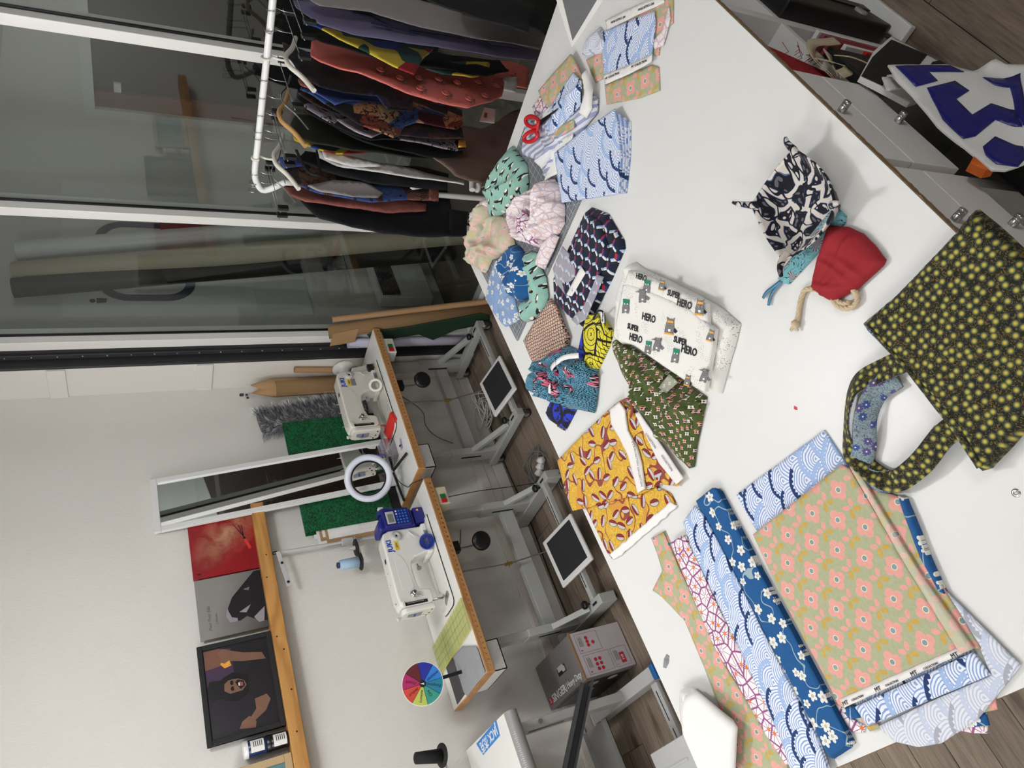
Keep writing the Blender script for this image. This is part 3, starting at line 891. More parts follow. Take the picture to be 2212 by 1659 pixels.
# ---- glazed partition
wg = struct(MB().bb(GX - 0.05, GX + 0.06, YR, 3.30, 0.0, 0.07).build('window_1', 'frame_white', bevel=0.003))
muls = [(-1.01, -0.965), (-0.175, -0.13), (0.66, 0.704), (1.490, 1.534), (2.322, 2.366), (3.155, 3.212)]
for a, b in muls:
    MB().bb(GX - 0.05, GX + 0.05, a, b, 0.07, CEIL).build('mullion', 'frame_white', wg, bevel=0.003)
    MB().bb(GX - 0.006, GX + 0.006, a - 0.008, a, 0.07, CEIL).bb(GX - 0.006, GX + 0.006, b, b + 0.008, 0.07, CEIL).build('gasket', 'frame_black', wg)
MB().bb(GX - 0.05, GX + 0.05, YR, 3.212, CEIL - 0.06, CEIL).build('head_rail', 'frame_white', wg)
edges = [YR] + [v for p in muls for v in p]
for i in range(0, len(edges) - 1, 2):
    MB().bb(GX - 0.002, GX + 0.002, edges[i] + 0.002, edges[i + 1] - 0.002, 0.07, CEIL - 0.06).build('pane', 'pane_glass', wg)
# riveted dark strips between the glazing and the wall
ms = struct(MB().bb(2.94, 3.0, 3.212, 3.30, 0.0, CEIL).build('trim_1', 'metal_strip'))
MB().bb(2.925, 2.94, 3.245, 3.275, 0.0, CEIL).build('strip', 'metal_strip', ms, bevel=0.002)
MB().bb(2.876, 2.94, 3.285, 3.3005, 0.0, CEIL).build('angle_strip', 'metal_strip', ms, bevel=0.002)
rv = None
for k in range(24):
    z = 0.12 + k * 0.112
    if rv is None:
        rv = MB().lathe([(0.005, 0), (0.0045, 0.003), (0.0, 0.004)], (0, 0, 0), (-1, 0, 0), 10).build('rivet', 'steel', ms)
        o = rv
    else:
        o = child_copy(rv, ms)
    o.location = (2.925, 3.26, z)

# ---- the next room, seen through the glass
FX = 4.69
struct(MB().bb(GX + 0.03, 6.2, YR, 3.42, -0.06, -0.002).build('floor_next_room', 'carpet'))
struct(MB().bb(3.05, FX + 0.12, 3.42, 3.54, -0.06, CEIL).build('wall_next_left', 'wall_paint'))
wf = struct(MB().bb(FX, FX + 0.14, 2.905, 3.42, -0.06, CEIL).bb(FX, FX + 0.14, YR, 2.905, 2.13, CEIL).build('wall_next_far', 'wall_paint'))
struct(MB().bb(FX, FX + 0.14, YR, 1.2, -0.06, 2.13).build('wall_next_panelled', 'dark_wood'))
MB().bb(FX - 0.012, FX, 2.905, 2.96, 0, 2.19).bb(FX - 0.012, FX, 1.2, 2.905, 2.13, 2.19).build('door_casing', 'frame_white', wf)
struct(MB().bb(6.1, 6.2, YR, 3.42, -0.06, CEIL).build('wall_beyond', 'grey_light'))
struct(MB().bb(3.05, FX, 3.405, 3.42, 0, 0.09).build('baseboard_next', 'frame_white'))
dk = struct(MB().bb(FX + 0.05, FX + 0.08, 1.2, 2.86, 0.0, 2.13).build('door_1', 'night_dark'))
MB().bb(FX + 0.02, FX + 0.05, 2.80, 2.905, 0.0, 2.13).build('jamb', 'poster_brown', dk)
MB().bb(FX + 0.03, FX + 0.05, 2.74, 2.80, 1.98, 2.02).build('hinge', 'white_plastic', dk)
# radiator on the left wall of the next room
rad = thing('radiator', 'white wall radiator with ribbed top grille behind the glazing', 'radiator', (3.75, 3.36, 0.2))
MB().bb(3.42, 4.2, 3.31, 3.40, 0.12, 0.5).build('body', 'radiator_white', rad, bevel=0.006)
for k in range(10):
    MB().bb(3.44, 4.18, 3.302, 3.312, 0.36 + k * 0.013, 0.367 + k * 0.013).build('grille_slat', 'black_matte', rad)
# tall rolls leaning in the next room
def lean_roll(name, label, p, q, r, mat, cat='fabric roll', group=None, cap=None):
    t = thing(name, label, cat, p, group)
    p, q = Vector(p), Vector(q); d = (q - p).normalized(); N = 14
    pts = [p + (q - p) * (k / N) for k in range(N + 1)]
    MB().tube(pts, [r * (1 + 0.01 * math.sin(k * 2.1)) for k in range(N + 1)], 28).build('roll', mat, t)
    MB().lathe([(r * 0.32, 0), (r * 0.32, 0.004), (r * 0.24, 0.004), (r * 0.24, -0.002)], q + d * 0.0005, d, 20).build('core', 'kraft_dark', t)
    return t
lean_roll('fabric_roll', 'tall white plastic wrapped roll leaning behind the glazing', onz(960, 470, 0.03), ony(38, 543, 3.345), 0.062, 'roll_white')
lean_roll('fabric_roll', 'tall beige roll leaning behind the glazing, between the white and the black roll', onz(1000, 507, 0.03), ony(30, 590, 3.34), 0.064, 'roll_beige')
lean_roll('fabric_roll', 'tall black roll leaning behind the glazing in front of the radiator', onz(975, 545, 0.03), ony(28, 622, 3.345), 0.056, 'roll_black')
# wall graphics of the next room
wp = thing('wall_panel', 'white wall panel with a big navy looped stroke behind the glazing', 'poster', (3.75, 3.415, 1.2))
MB().bb(3.36, 4.62, 3.412, 3.4195, 0.95, 2.35).build('board', 'paper_white', wp)
def ring_pts(cx, cz, w, h, rad, n=8):
    pts = []
    for (sx, sz, a0) in ((1, 1, 0), (-1, 1, PI / 2), (-1, -1, PI), (1, -1, 1.5 * PI)):
        for k in range(n + 1):
            a = a0 + PI / 2 * k / n
            pts.append((cx + sx * (w / 2 - rad) + rad * math.cos(a), cz + sz * (h / 2 - rad) + rad * math.sin(a)))
    return pts
xl_, xr_ = ony(320, 650, 3.41).x, ony(300, 480, 3.41).x; zt_, zb_ = ony(210, 640, 3.41).z, ony(427, 640, 3.41).z
ou, inn = ring_pts((xl_ + xr_) / 2, (zt_ + zb_) / 2, xr_ - xl_, zt_ - zb_, 0.17), ring_pts((xl_ + xr_) / 2, (zt_ + zb_) / 2, xr_ - xl_ - 0.11, zt_ - zb_ - 0.11, 0.115)
mb = MB(); n = len(ou)
for i in range(n):
    j = (i + 1) % n
    if i in (8, 26): continue
    mb.prism([ou[i], ou[j], inn[j], inn[i]], (0, 3.4115, 0), (1, 0, 0), (0, 0, 1), (0, -0.001, 0))
mb.build('navy_stroke', 'ink_navy', wp)
MB().lathe([(0.016, 0), (0.016, 0.001)], (3.49, 3.4115, 2.2), (0, -1, 0), 16).build('person_icon_head', 'ink', wp)
MB().prism([(-0.014, -0.07), (0.02, -0.075), (0.024, -0.02), (-0.02, -0.02)], (3.49, 3.4115, 2.2), (1, 0, 0), (0, 0, 1), (0, -0.001, 0)).build('person_icon_body', 'ink', wp)
pr = thing('poster', 'red and brown poster on the wall behind the glazing', 'poster', (4.2, 3.41, 1.6))
MB().bb(4.02, 4.42, 3.405, 3.4105, 1.56, 1.80).build('red_sheet', 'poster_red', pr)
MB().bb(4.02, 4.36, 3.405, 3.4105, 1.42, 1.56).build('brown_sheet', 'poster_brown', pr)
# lamps on the ceiling, the added fill lamps among them
for (x, y, z), r, w_, lb in LAMPS:
    t = thing('ceiling_lamp', lb, 'lamp', (x, y, CEIL), 'ceiling lamps')
    MB().lathe([(0.02, z + r + 0.004 - CEIL), (0.02, -0.02), (0.05, -0.015), (0.055, -0.001)], (x, y, CEIL), (0, 0, 1), 24).build('rose', 'white_plastic', t)
# ================================================================== cutting table and its cabinets
EDGE_Y0, EDGE_Y1 = 0.447, 1.806
ct = thing('cutting_table', 'large white cutting table board with raw chipboard edges, covered in fabrics', 'table', (1.0, 1.1, 0))
crn = [(-0.02, EDGE_Y0), (2.165, EDGE_Y0), (2.082, EDGE_Y1), (-0.02, EDGE_Y1)]
MB().prism(crn, (0, 0, HT - 0.002), (1, 0, 0), (0, 1, 0), (0, 0, 0.002)).build('tabletop', 'table_white', ct)
def rough_edge(p, q, n_out, seed):
    p, q, n_out = Vector(p), Vector(q), Vector(n_out); L = (q - p).length; k = int(L / 0.008); top = []; bot = []; ib = []; it = []
    for i in range(k + 1):
        a = p + (q - p) * (i / k); e = 0.0015 + 0.004 * max(0, nz(i * 0.35 + seed, seed)) + 0.0012 * nz(i * 1.9, seed + 4)
        top.append(a + n_out * e + Vector((0, 0, -0.0022))); bot.append(a + n_out * (0.001 + 0.002 * nz(i * 0.7, seed + 9)) + Vector((0, 0, -0.019)))
        it.append(a - n_out * 0.01 + Vector((0, 0, -0.0022))); ib.append(a - n_out * 0.01 + Vector((0, 0, -0.019)))
    vs = top + bot + it + ib; n = k + 1; fs = []
    for i in range(k):
        fs += [(i, i + 1, n + i + 1, n + i), (2 * n + i, 2 * n + i + 1, i + 1, i), (n + i, n + i + 1, 3 * n + i + 1, 3 * n + i)]
    return MB().add(vs, fs).build('chipboard_edge', 'chip_edge', ct)
MB().prism([(c[0] + (0.006 if c[0] < 1 else -0.006), c[1] + (0.006 if c[1] < 1 else -0.006)) for c in crn], (0, 0, HT - 0.0195), (1, 0, 0), (0, 1, 0), (0, 0, 0.0175)).build('core_board', 'chip_edge', ct)
C3 = [Vector((c[0], c[1], HT)) for c in crn]
rough_edge(C3[0], C3[1], (0, -1, 0), 1); rough_edge(C3[1], C3[2], (1, 0, 0), 2); rough_edge(C3[3], C3[2], (0, 1, 0), 3); rough_edge(C3[0], C3[3], (-1, 0, 0), 4)
# small marks on the top
MB().lathe([(0.0075, 0), (0.007, 0.0012), (0.003, 0.0012), (0.0025, 0.0004)], onz(2195, 1065, HT - 0.0002), (0, 0, 1), 20).build('screw', 'steel', ct)
q = onz(1440, 1426, HT)
MB().prism([(-0.02, -0.008), (0.0, -0.011), (0.024, -0.004), (0.03, 0.008), (0.004, 0.011), (-0.018, 0.004)], (q.x, q.y, HT), Vector((-0.55, 0.83, 0)), Vector((0.83, 0.55, 0)), (0, 0, 0.0003)).build('pencil_smear', 'pencil_smear', ct)
q = onz(1720, 881, HT)
MB().prism([(-0.006, 0), (0, -0.003), (0.007, 0.001), (0.003, 0.006), (-0.002, 0.005)], (q.x, q.y, HT), (1, 0, 0), (0, 1, 0), (0, 0, 0.0003)).build('red_mark', 'red_dot', ct)
# cube cabinets under the table; the front faces the room's free side
CY = 0.470; PT = 0.018; CD = 0.39
XS = [0.146, 0.495, 0.845, 1.195, 1.525, 1.875]
SH = 0.52
def cab(x0, x1, label, drawers):
    t = thing('cabinet', label, 'cabinet', ((x0 + x1) / 2, CY + CD / 2, 0), 'white cube cabinets under the cutting table')
    h = HT - 0.021
    MB().bb(x0, x0 + PT, CY, CY + CD, 0, h).build('side_panel', 'cabinet_white', t, bevel=0.001)
    MB().bb(x1 - PT, x1 - 0.0005, CY, CY + CD, 0, h).build('side_panel', 'cabinet_white', t, bevel=0.001)
    MB().bb(x0 + PT, x1 - PT, CY, CY + CD, 0, 0.03).build('bottom_panel', 'cabinet_white', t)
    MB().bb(x0 + PT, x1 - PT, CY, CY + CD, SH - 0.018, SH).build('shelf', 'cabinet_white', t)
    MB().bb(x0 + PT, x1 - PT, CY, CY + CD, h - 0.02, h).build('top_panel', 'cabinet_white', t)
    MB().bb(x0 + PT, x1 - PT, CY + CD - 0.008, CY + CD, 0.03, h - 0.02).build('back_panel', 'cabinet_in', t)
    if drawers:
        for z0, z1 in ((0.662, h), (0.505, 0.659)):
            d = MB().bb(x0 + 0.012, x1 - 0.014, CY - 0.018, CY, z0, z1).build('drawer_front', 'cabinet_white', t, bevel=0.0015)
            MB().bb(x0 + 0.025, x1 - 0.027, CY, CY + 0.3, z0 + 0.01, z1 - 0.02).build('drawer_box', 'cabinet_in', d)
            zc = z0 + 0.075 if z0 > 0.6 else z0 + 0.045
            MB().lathe([(0.0085, 0), (0.0085, 0.012), (0.0075, 0.0125), (0.0075, 0.0135), (0.0085, 0.014), (0.0085, 0.016), (0.0075, 0.0165), (0.0075, 0.0175), (0.0085, 0.018), (0.0085, 0.023), (0.0075, 0.0245)], ((x0 + x1) / 2, CY - 0.018, zc), (0, -1, 0), 20).build('knob', 'steel', d)
    return t
cab(XS[1], XS[2], 'white two drawer cabinet partly covered by the folded tote bag', True)
cab(XS[2], XS[3], 'white two drawer cabinet beside the open shelf of tape and notebooks', True)
cab(XS[3], XS[4], 'open white cabinet holding tape, red cloth and notebooks', False)
cab(XS[4], XS[5], 'open white cabinet holding a black machine at the far table end', False)
cab(XS[0], XS[1], 'white two drawer cabinet at the near end of the table', True)
# what lies in the open cabinets
def slab(name, label, cat, c, d, rot, mat, parts=None, group=None, bevel=0.002):
    t = thing(name, label, cat, c, group); R = rot.to_matrix() if hasattr(rot, 'to_matrix') else rot
    MB().box(c, d, R).build('cover', mat, t, bevel=bevel)
    return t, R
from mathutils import Euler
def polybox(name, px, Y, depth, mat, label, cat, bevel=0.002, parent=None, group=None):
    """an upright slab: outline in photo points met with the plane y = Y, with real depth"""
    p = [ony(a, b, Y) for a, b in px]
    ob = MB().prism([(v.x, v.z) for v in p], (0, Y, 0), (1, 0, 0), (0, 0, 1), (0, depth, 0)).build(name, mat, parent, bevel=bevel)
    if parent is None: tag(ob, label, cat, group)
    return ob
rc = thing('folded_red_cloth', 'dark red folded cloth with frayed edge inside the open shelf', 'fabric', (1.4, 0.55, 0.7))
MB().prism([(1.215, 0.66), (1.25, 0.525), (1.262, 0.525), (1.36, 0.70), (1.33, 0.745), (1.22, 0.745)], (0, 0.475, 0), (1, 0, 0), (0, 0, 1), (0, 0.2, 0)).build('cloth', 'red_cloth', rc, bevel=0.004)
rq = random.Random(4)
for k in range(12):
    a = 1.29 + 0.006 * k * rq.random(); z = 0.575 + 0.012 * k * rq.random()
    MB().tube([(a, 0.474, z), (a + 0.01 * rq.random(), 0.466, z - 0.01 - 0.012 * rq.random()), (a + 0.012 + 0.03 * rq.random(), 0.46, z - 0.015 - 0.02 * rq.random())], 0.0007, 5).build('fringe', 'red_cloth', rc)
tp = thing('cotton_tape', 'loose loops of cream cotton tape in the open shelf', 'tape', (1.27, 0.5, 0.53))
def ribbon(pts, w, up, th=0.0015):
    pts = [Vector(p) for p in pts]; up = [Vector(u) for u in up] if isinstance(up[0], (tuple, list, Vector)) else [Vector(up)] * len(pts)
    mb = MB(); vs = []; fs = []
    N = len(pts)
    for i, p in enumerate(pts):
        d = (pts[min(i + 1, N - 1)] - pts[max(i - 1, 0)]).normalized(); s = d.cross(up[i]).normalized(); n = s.cross(d).normalized()
        vs += [p - s * w / 2 - n * th / 2, p + s * w / 2 - n * th / 2, p + s * w / 2 + n * th / 2, p - s * w / 2 + n * th / 2]
    for i in range(N - 1):
        for k in range(4): fs.append((4 * i + k, 4 * i + (k + 1) % 4, 4 * i + 4 + (k + 1) % 4, 4 * i + 4 + k))
    fs += [(3, 2, 1, 0), (4 * N - 4, 4 * N - 3, 4 * N - 2, 4 * N - 1)]
    mb.add(vs, fs, True); return mb
def smoothpts(pts, n=6):
    pts = [Vector(p) for p in pts]; out = []
    for i in range(len(pts) - 1):
        p0, p1, p2, p3 = pts[max(i - 1, 0)], pts[i], pts[i + 1], pts[min(i + 2, len(pts) - 1)]
        for k in range(n):
            t = k / n
            out.append(0.5 * ((2 * p1) + (p2 - p0) * t + (2 * p0 - 5 * p1 + 4 * p2 - p3) * t * t + (3 * p1 - p0 - 3 * p2 + p3) * t ** 3))
    out.append(pts[-1]); return out
for pts in ([(1.225, 0.47, 0.565), (1.28, 0.455, 0.60), (1.34, 0.445, 0.565), (1.36, 0.44, 0.50), (1.375, 0.436, 0.45)], [(1.22, 0.48, 0.53), (1.26, 0.46, 0.58), (1.31, 0.462, 0.57), (1.33, 0.46, 0.53)], [(1.30, 0.46, 0.60), (1.27, 0.45, 0.545), (1.235, 0.445, 0.525), (1.22, 0.455, 0.56)], [(1.24, 0.47, 0.53), (1.29, 0.45, 0.54), (1.32, 0.448, 0.525)]):
    ribbon(smoothpts(pts), 0.028, (0, 1, 0.3)).build('tape', 'linen', tp)
nb = thing('notebooks', 'stack of upright notebooks with red and pink spines in the lower open shelf', 'books', (1.4, 0.55, 0.25))
for i, (x, z0, z1, mt) in enumerate([(1.50, 0.14, 0.40, 'paper_white'), (1.482, 0.14, 0.395, 'print_pink'), (1.462, 0.14, 0.38, 'poster_red'), (1.445, 0.12, 0.34, 'paper_white'), (1.43, 0.10, 0.27, 'red_plastic'), (1.412, 0.08, 0.25, 'cream_plastic')]):
    MB().bb(x - 0.014, x, 0.46, 0.66, 0.032, z1).build('notebook', mt, nb, bevel=0.002)
bk = tag(MB().bb(1.225, 1.375, 0.452, 0.50, 0.031, 0.47).build('black_folder', 'leather_black', bevel=0.004), 'black folder standing in the lower open shelf beside the cotton tape', 'folder')
kt = thing('kraft_tag', 'brown paper tag on frayed string hanging over the shelf edge', 'tag', (1.25, 0.44, 0.5))
MB().prism([(0, 0), (0.085, -0.01), (0.092, 0.012), (0.0, 0.022)], (1.245, 0.43, 0.45), Vector((-0.28, -0.1, -0.95)).normalized(), Vector((-0.95, 0, 0.28)).normalized(), (0, -0.0012, 0)).build('card', 'kraft', kt)
MB().tube(smoothpts([(1.30, 0.445, 0.52), (1.27, 0.43, 0.505), (1.255, 0.428, 0.47), (1.24, 0.429, 0.45)]), 0.0016, 6).build('string', 'rope', kt)
bmach = thing('black_machine', 'black glossy machine lying in the open cabinet at the far table end', 'machine', (1.65, 0.55, 0.2))
MB().prism([(1.545, 0.50), (1.70, 0.50), (1.72, 0.44), (1.70, 0.36), (1.68, 0.335), (1.675, 0.22), (1.64, 0.10), (1.56, 0.06), (1.545, 0.10)], (0, 0.42, 0), (1, 0, 0), (0, 0, 1), (0, 0.2, 0)).build('body', 'black_plastic', bmach, bevel=0.008)
MB().lathe([(0.02, 0), (0.02, 0.006), (0.012, 0.007)], (1.60, 0.42, 0.17), (0, -1, 0), 24).build('button', 'grey_plastic', bmach)
MB().bb(1.63, 1.665, 0.417, 0.42, 0.10, 0.30).build('panel', 'dark_steel', bmach)
MB().prism([(1.53, 0.005), (1.86, 0.005), (1.86, 0.03), (1.53, 0.03)], (0, 0.40, 0), (1, 0, 0), (0, 0, 1), (0, 0.05, 0)).build('foam_tray', 'foam_white', bmach, bevel=0.004)
def quad_slab(name, q, th, mat, parent, bevel=0.002):
    n = (q[1] - q[0]).cross(q[3] - q[0]).normalized() * th
    return MB().add([*q, *[v + n for v in q]], [(0, 1, 2, 3), (7, 6, 5, 4), (0, 4, 5, 1), (1, 5, 6, 2), (2, 6, 7, 3), (3, 7, 4, 0)]).build(name, mat, parent, bevel=bevel)
# leaning sheets: sight lines met with a plane that leans back, y = y0 + k * z
def onlean(x, y, y0, k):
    d = ray(x, y); t = (y0 + k * CAM_H) / (d.y - k * d.z); return Vector((d.x * t, d.y * t, CAM_H + d.z * t))
def leansheet(name, px, y0, k, mat, parent, th=0.004, amp=0.0, folds=0, off=0.0, seed=0, step=0.014, dmax=0.0):
    up = Vector((0, k, 1)).normalized(); nrm = Vector((0, -1, k)).normalized(); o0 = Vector((0, y0, 0))
    base = []
    for a_, b_ in px:
        p = onlean(a_, b_, y0, k); base.append(Vector((p.x, max(0.004, (p - o0).dot(up)))))
    V, F, pl = sheet2d(resample(base, step, True, 0.0), step); P_ = np.array(V)
    rs_ = np.random.RandomState(seed); FH = np.zeros(len(P_))
    for q in range(folds):
        c_ = np.array([0.65 + 0.6 * rs_.rand(), 0.4 * rs_.rand()]); an = rs_.rand() * PI; dd = np.array([math.cos(an), math.sin(an)]); nn_ = np.array([-dd[1], dd[0]])
        t_ = ((P_ - c_) @ dd) / (0.12 + 0.15 * rs_.rand()); s_ = np.abs((P_ - c_) @ nn_); FH += np.clip(1 - s_ / 0.04, 0, 1) ** 1.2 * np.clip(1 - t_ ** 2, 0, 1) * 0.03
    vs = []
    for (x_, h_), fh in zip(V, FH):
        vs.append(Vector((x_, 0, 0)) + o0 + up * h_ + nrm * (off + fh + amp * (0.5 + 0.5 * nz(x_ * 5.0, h_ * 5.0, 2.0))))
    n = len(vs); mb = MB(); mb.add(vs + [v - nrm * th for v in vs], [tuple(f) for f in F] + [tuple(i + n for i in reversed(f)) for f in F], True)
    cnt = {}
    for f in F:
        for i in range(3):
            p, q = f[i], f[(i + 1) % 3]; cnt.setdefault((min(p, q), max(p, q)), []).append((p, q))
    for l in cnt.values():
        if len(l) == 1: p, q = l[0]; mb.f.append([p, p + n, q + n, q]); mb.mi.append(0); mb.sm.append(False)
    return mb.build(name, mat, parent)
# portfolio with torn black print standing on the floor against the cabinets
pf = thing('portfolio', 'white portfolio with torn black print leaning on the cabinets', 'portfolio', (1.4, 0.38, 0))
leansheet('board', [(1926, 78), (2010, 122), (2095, 167), (2055, 195), (1965, 222), (1905, 190), (1858, 166), (1888, 110)], 0.38, 0.10, 'foam_white', pf, 0.012)
leansheet('black_print', [(1925, 86), (2003, 119), (1986, 140), (1955, 156), (1916, 162), (1906, 186), (1860, 165), (1884, 124)], 0.38, 0.10, 'black_matte', pf, 0.0008, off=0.0012)
leansheet('black_print', [(2003, 149), (2014, 134), (2030, 131), (2086, 163), (2060, 168), (2022, 162)], 0.38, 0.10, 'black_matte', pf, 0.0008, off=0.0012)
# blue and white woven carrier bag slumped against the cabinets
bag = thing('carrier_bag', 'white woven carrier bag with big navy letter shapes slumped against the cabinets', 'bag', (1.0, 0.25, 0))
BY, BK = 0.19, 0.42
leansheet('bag_front', [(1910, 160), (1975, 157), (2040, 152), (2095, 166), (2150, 146), (2180, 150), (2212, 170), (2240, 300), (2212, 372), (2160, 388), (2132, 385), (2080, 330), (2020, 283), (1965, 222), (1930, 192)], BY, BK, 'poly_white', bag, 0.004, amp=0.035, folds=7, seed=4)
for px in ([(1925, 164), (2000, 158), (2045, 156), (2075, 170), (2040, 170), (1998, 172), (2018, 190), (1970, 204)], [(1995, 205), (2055, 190), (2085, 212), (2058, 228), (2092, 262), (2130, 242), (2180, 262), (2192, 300), (2140, 276), (2100, 306), (2075, 310), (2030, 270)], [(2115, 182), (2190, 182), (2195, 300), (2180, 280), (2172, 205), (2140, 200)], [(2115, 330), (2140, 310), (2195, 340), (2200, 365), (2185, 382), (2140, 372), (2120, 350)]):
    leansheet('letter_shape', px, BY, BK, 'poly_blue', bag, 0.001, amp=0.035, folds=7, seed=4, off=0.0022)
MB().bb(0.74, 1.235, 0.395, 0.448, 0.01, 0.395).build('dark_contents', 'cloth_black', bag, bevel=0.02)  # dark bag contents, put in to keep the gap behind the rim dark
for k in range(7): MB().bb(0.80 + 0.03 * k, 0.806 + 0.03 * k, 0.39, 0.4, 0.25, 0.40).build('dark_slat', 'dark_wood', bag)
leansheet('inner_side', [(1906, 166), (1926, 166), (1948, 190), (1918, 196)], 0.36, 0.10, 'poly_white', bag, 0.003)
ob = thing('orange_cloth', 'orange cloth peeking out below the woven carrier bag', 'fabric', onz(2112, 375, 0.03))
leansheet('cloth', [(2084, 372), (2096, 350), (2134, 379), (2136, 386), (2116, 390)], 0.20, 0.42, 'orange_fabric', ob, 0.02, amp=0.02, off=0.014)
wb = thing('white_bag', 'white plastic bag with green print at the right frame edge', 'bag', onz(2195, 160, 0.02))
cloth('film', [(2168, 150), (2195, 146), (2230, 150), (2230, 180), (2185, 172)], 0.012, 'poly_white', dome=0.05, dwidth=0.04, wr=0.02, wf=12, parent=wb, seed=6)
cloth('green_print', [(2160, 152), (2175, 155), (2188, 164), (2180, 168), (2165, 160)], 0.072, 'green_plastic', thick=0.001, wr=0.004, parent=wb, seed=7)
# ================================================================== sewing tables
NUM = {}
def join_text(name, items, mat, parent):
    """several short texts in one printed layer; items: (text, size, origin, ex, ey)"""
    bm = bmesh.new()
    for body, size, o, ex, ey in items:
        if (body, size) not in NUM:
            t = text('tmp', body, size, (0, 0, 0), (1, 0, 0), (0, 1, 0), mat); NUM[(body, size)] = t.data
            bpy.data.objects.remove(t, do_unlink=True)
        me = NUM[(body, size)].copy(); ex, ey = Vector(ex).normalized(), Vector(ey).normalized(); n = ex.cross(ey); M = Matrix.Identity(4)
        for i in range(3): M[i][0] = ex[i]; M[i][1] = ey[i]; M[i][2] = n[i]; M[i][3] = Vector(o)[i]
        me.transform(M); bm.from_mesh(me); bpy.data.meshes.remove(me)
    me = bpy.data.meshes.new(name); bm.to_mesh(me); bm.free(); me.materials.clear(); me.materials.append(MATS[mat])
    ob = bpy.data.objects.new(name, me); COL.objects.link(ob); ob.parent = parent; ob.matrix_parent_inverse = parent.matrix_world.inverted()
    return ob
def caster(parent, x, y):
    c = MB().lathe([(0.012, -0.012), (0.028, -0.012), (0.03, -0.008), (0.03, 0.008), (0.028, 0.012), (0.012, 0.012)], (x, y, 0.03), (1, 0, 0), 24).build('caster', 'rubber', parent)
    MB().lathe([(0.017, -0.0135), (0.017, 0.0135)], (x, y, 0.03), (1, 0, 0), 18).build('hub', 'grey_plastic', c)
    MB().prism([(-0.022, 0.02), (0.012, 0.055), (0.028, 0.06), (0.028, 0.075), (-0.02, 0.075)], (x - 0.02, y, 0), (0, 1, 0), (0, 0, 1), (0.005, 0, 0)).prism([(-0.022, 0.02), (0.012, 0.055), (0.028, 0.06), (0.028, 0.075), (-0.02, 0.075)], (x + 0.015, y, 0), (0, 1, 0), (0, 0, 1), (0.005, 0, 0)).bb(x - 0.02, x + 0.02, y - 0.02, y + 0.028, 0.069, 0.077).build('fork', 'steel', c)
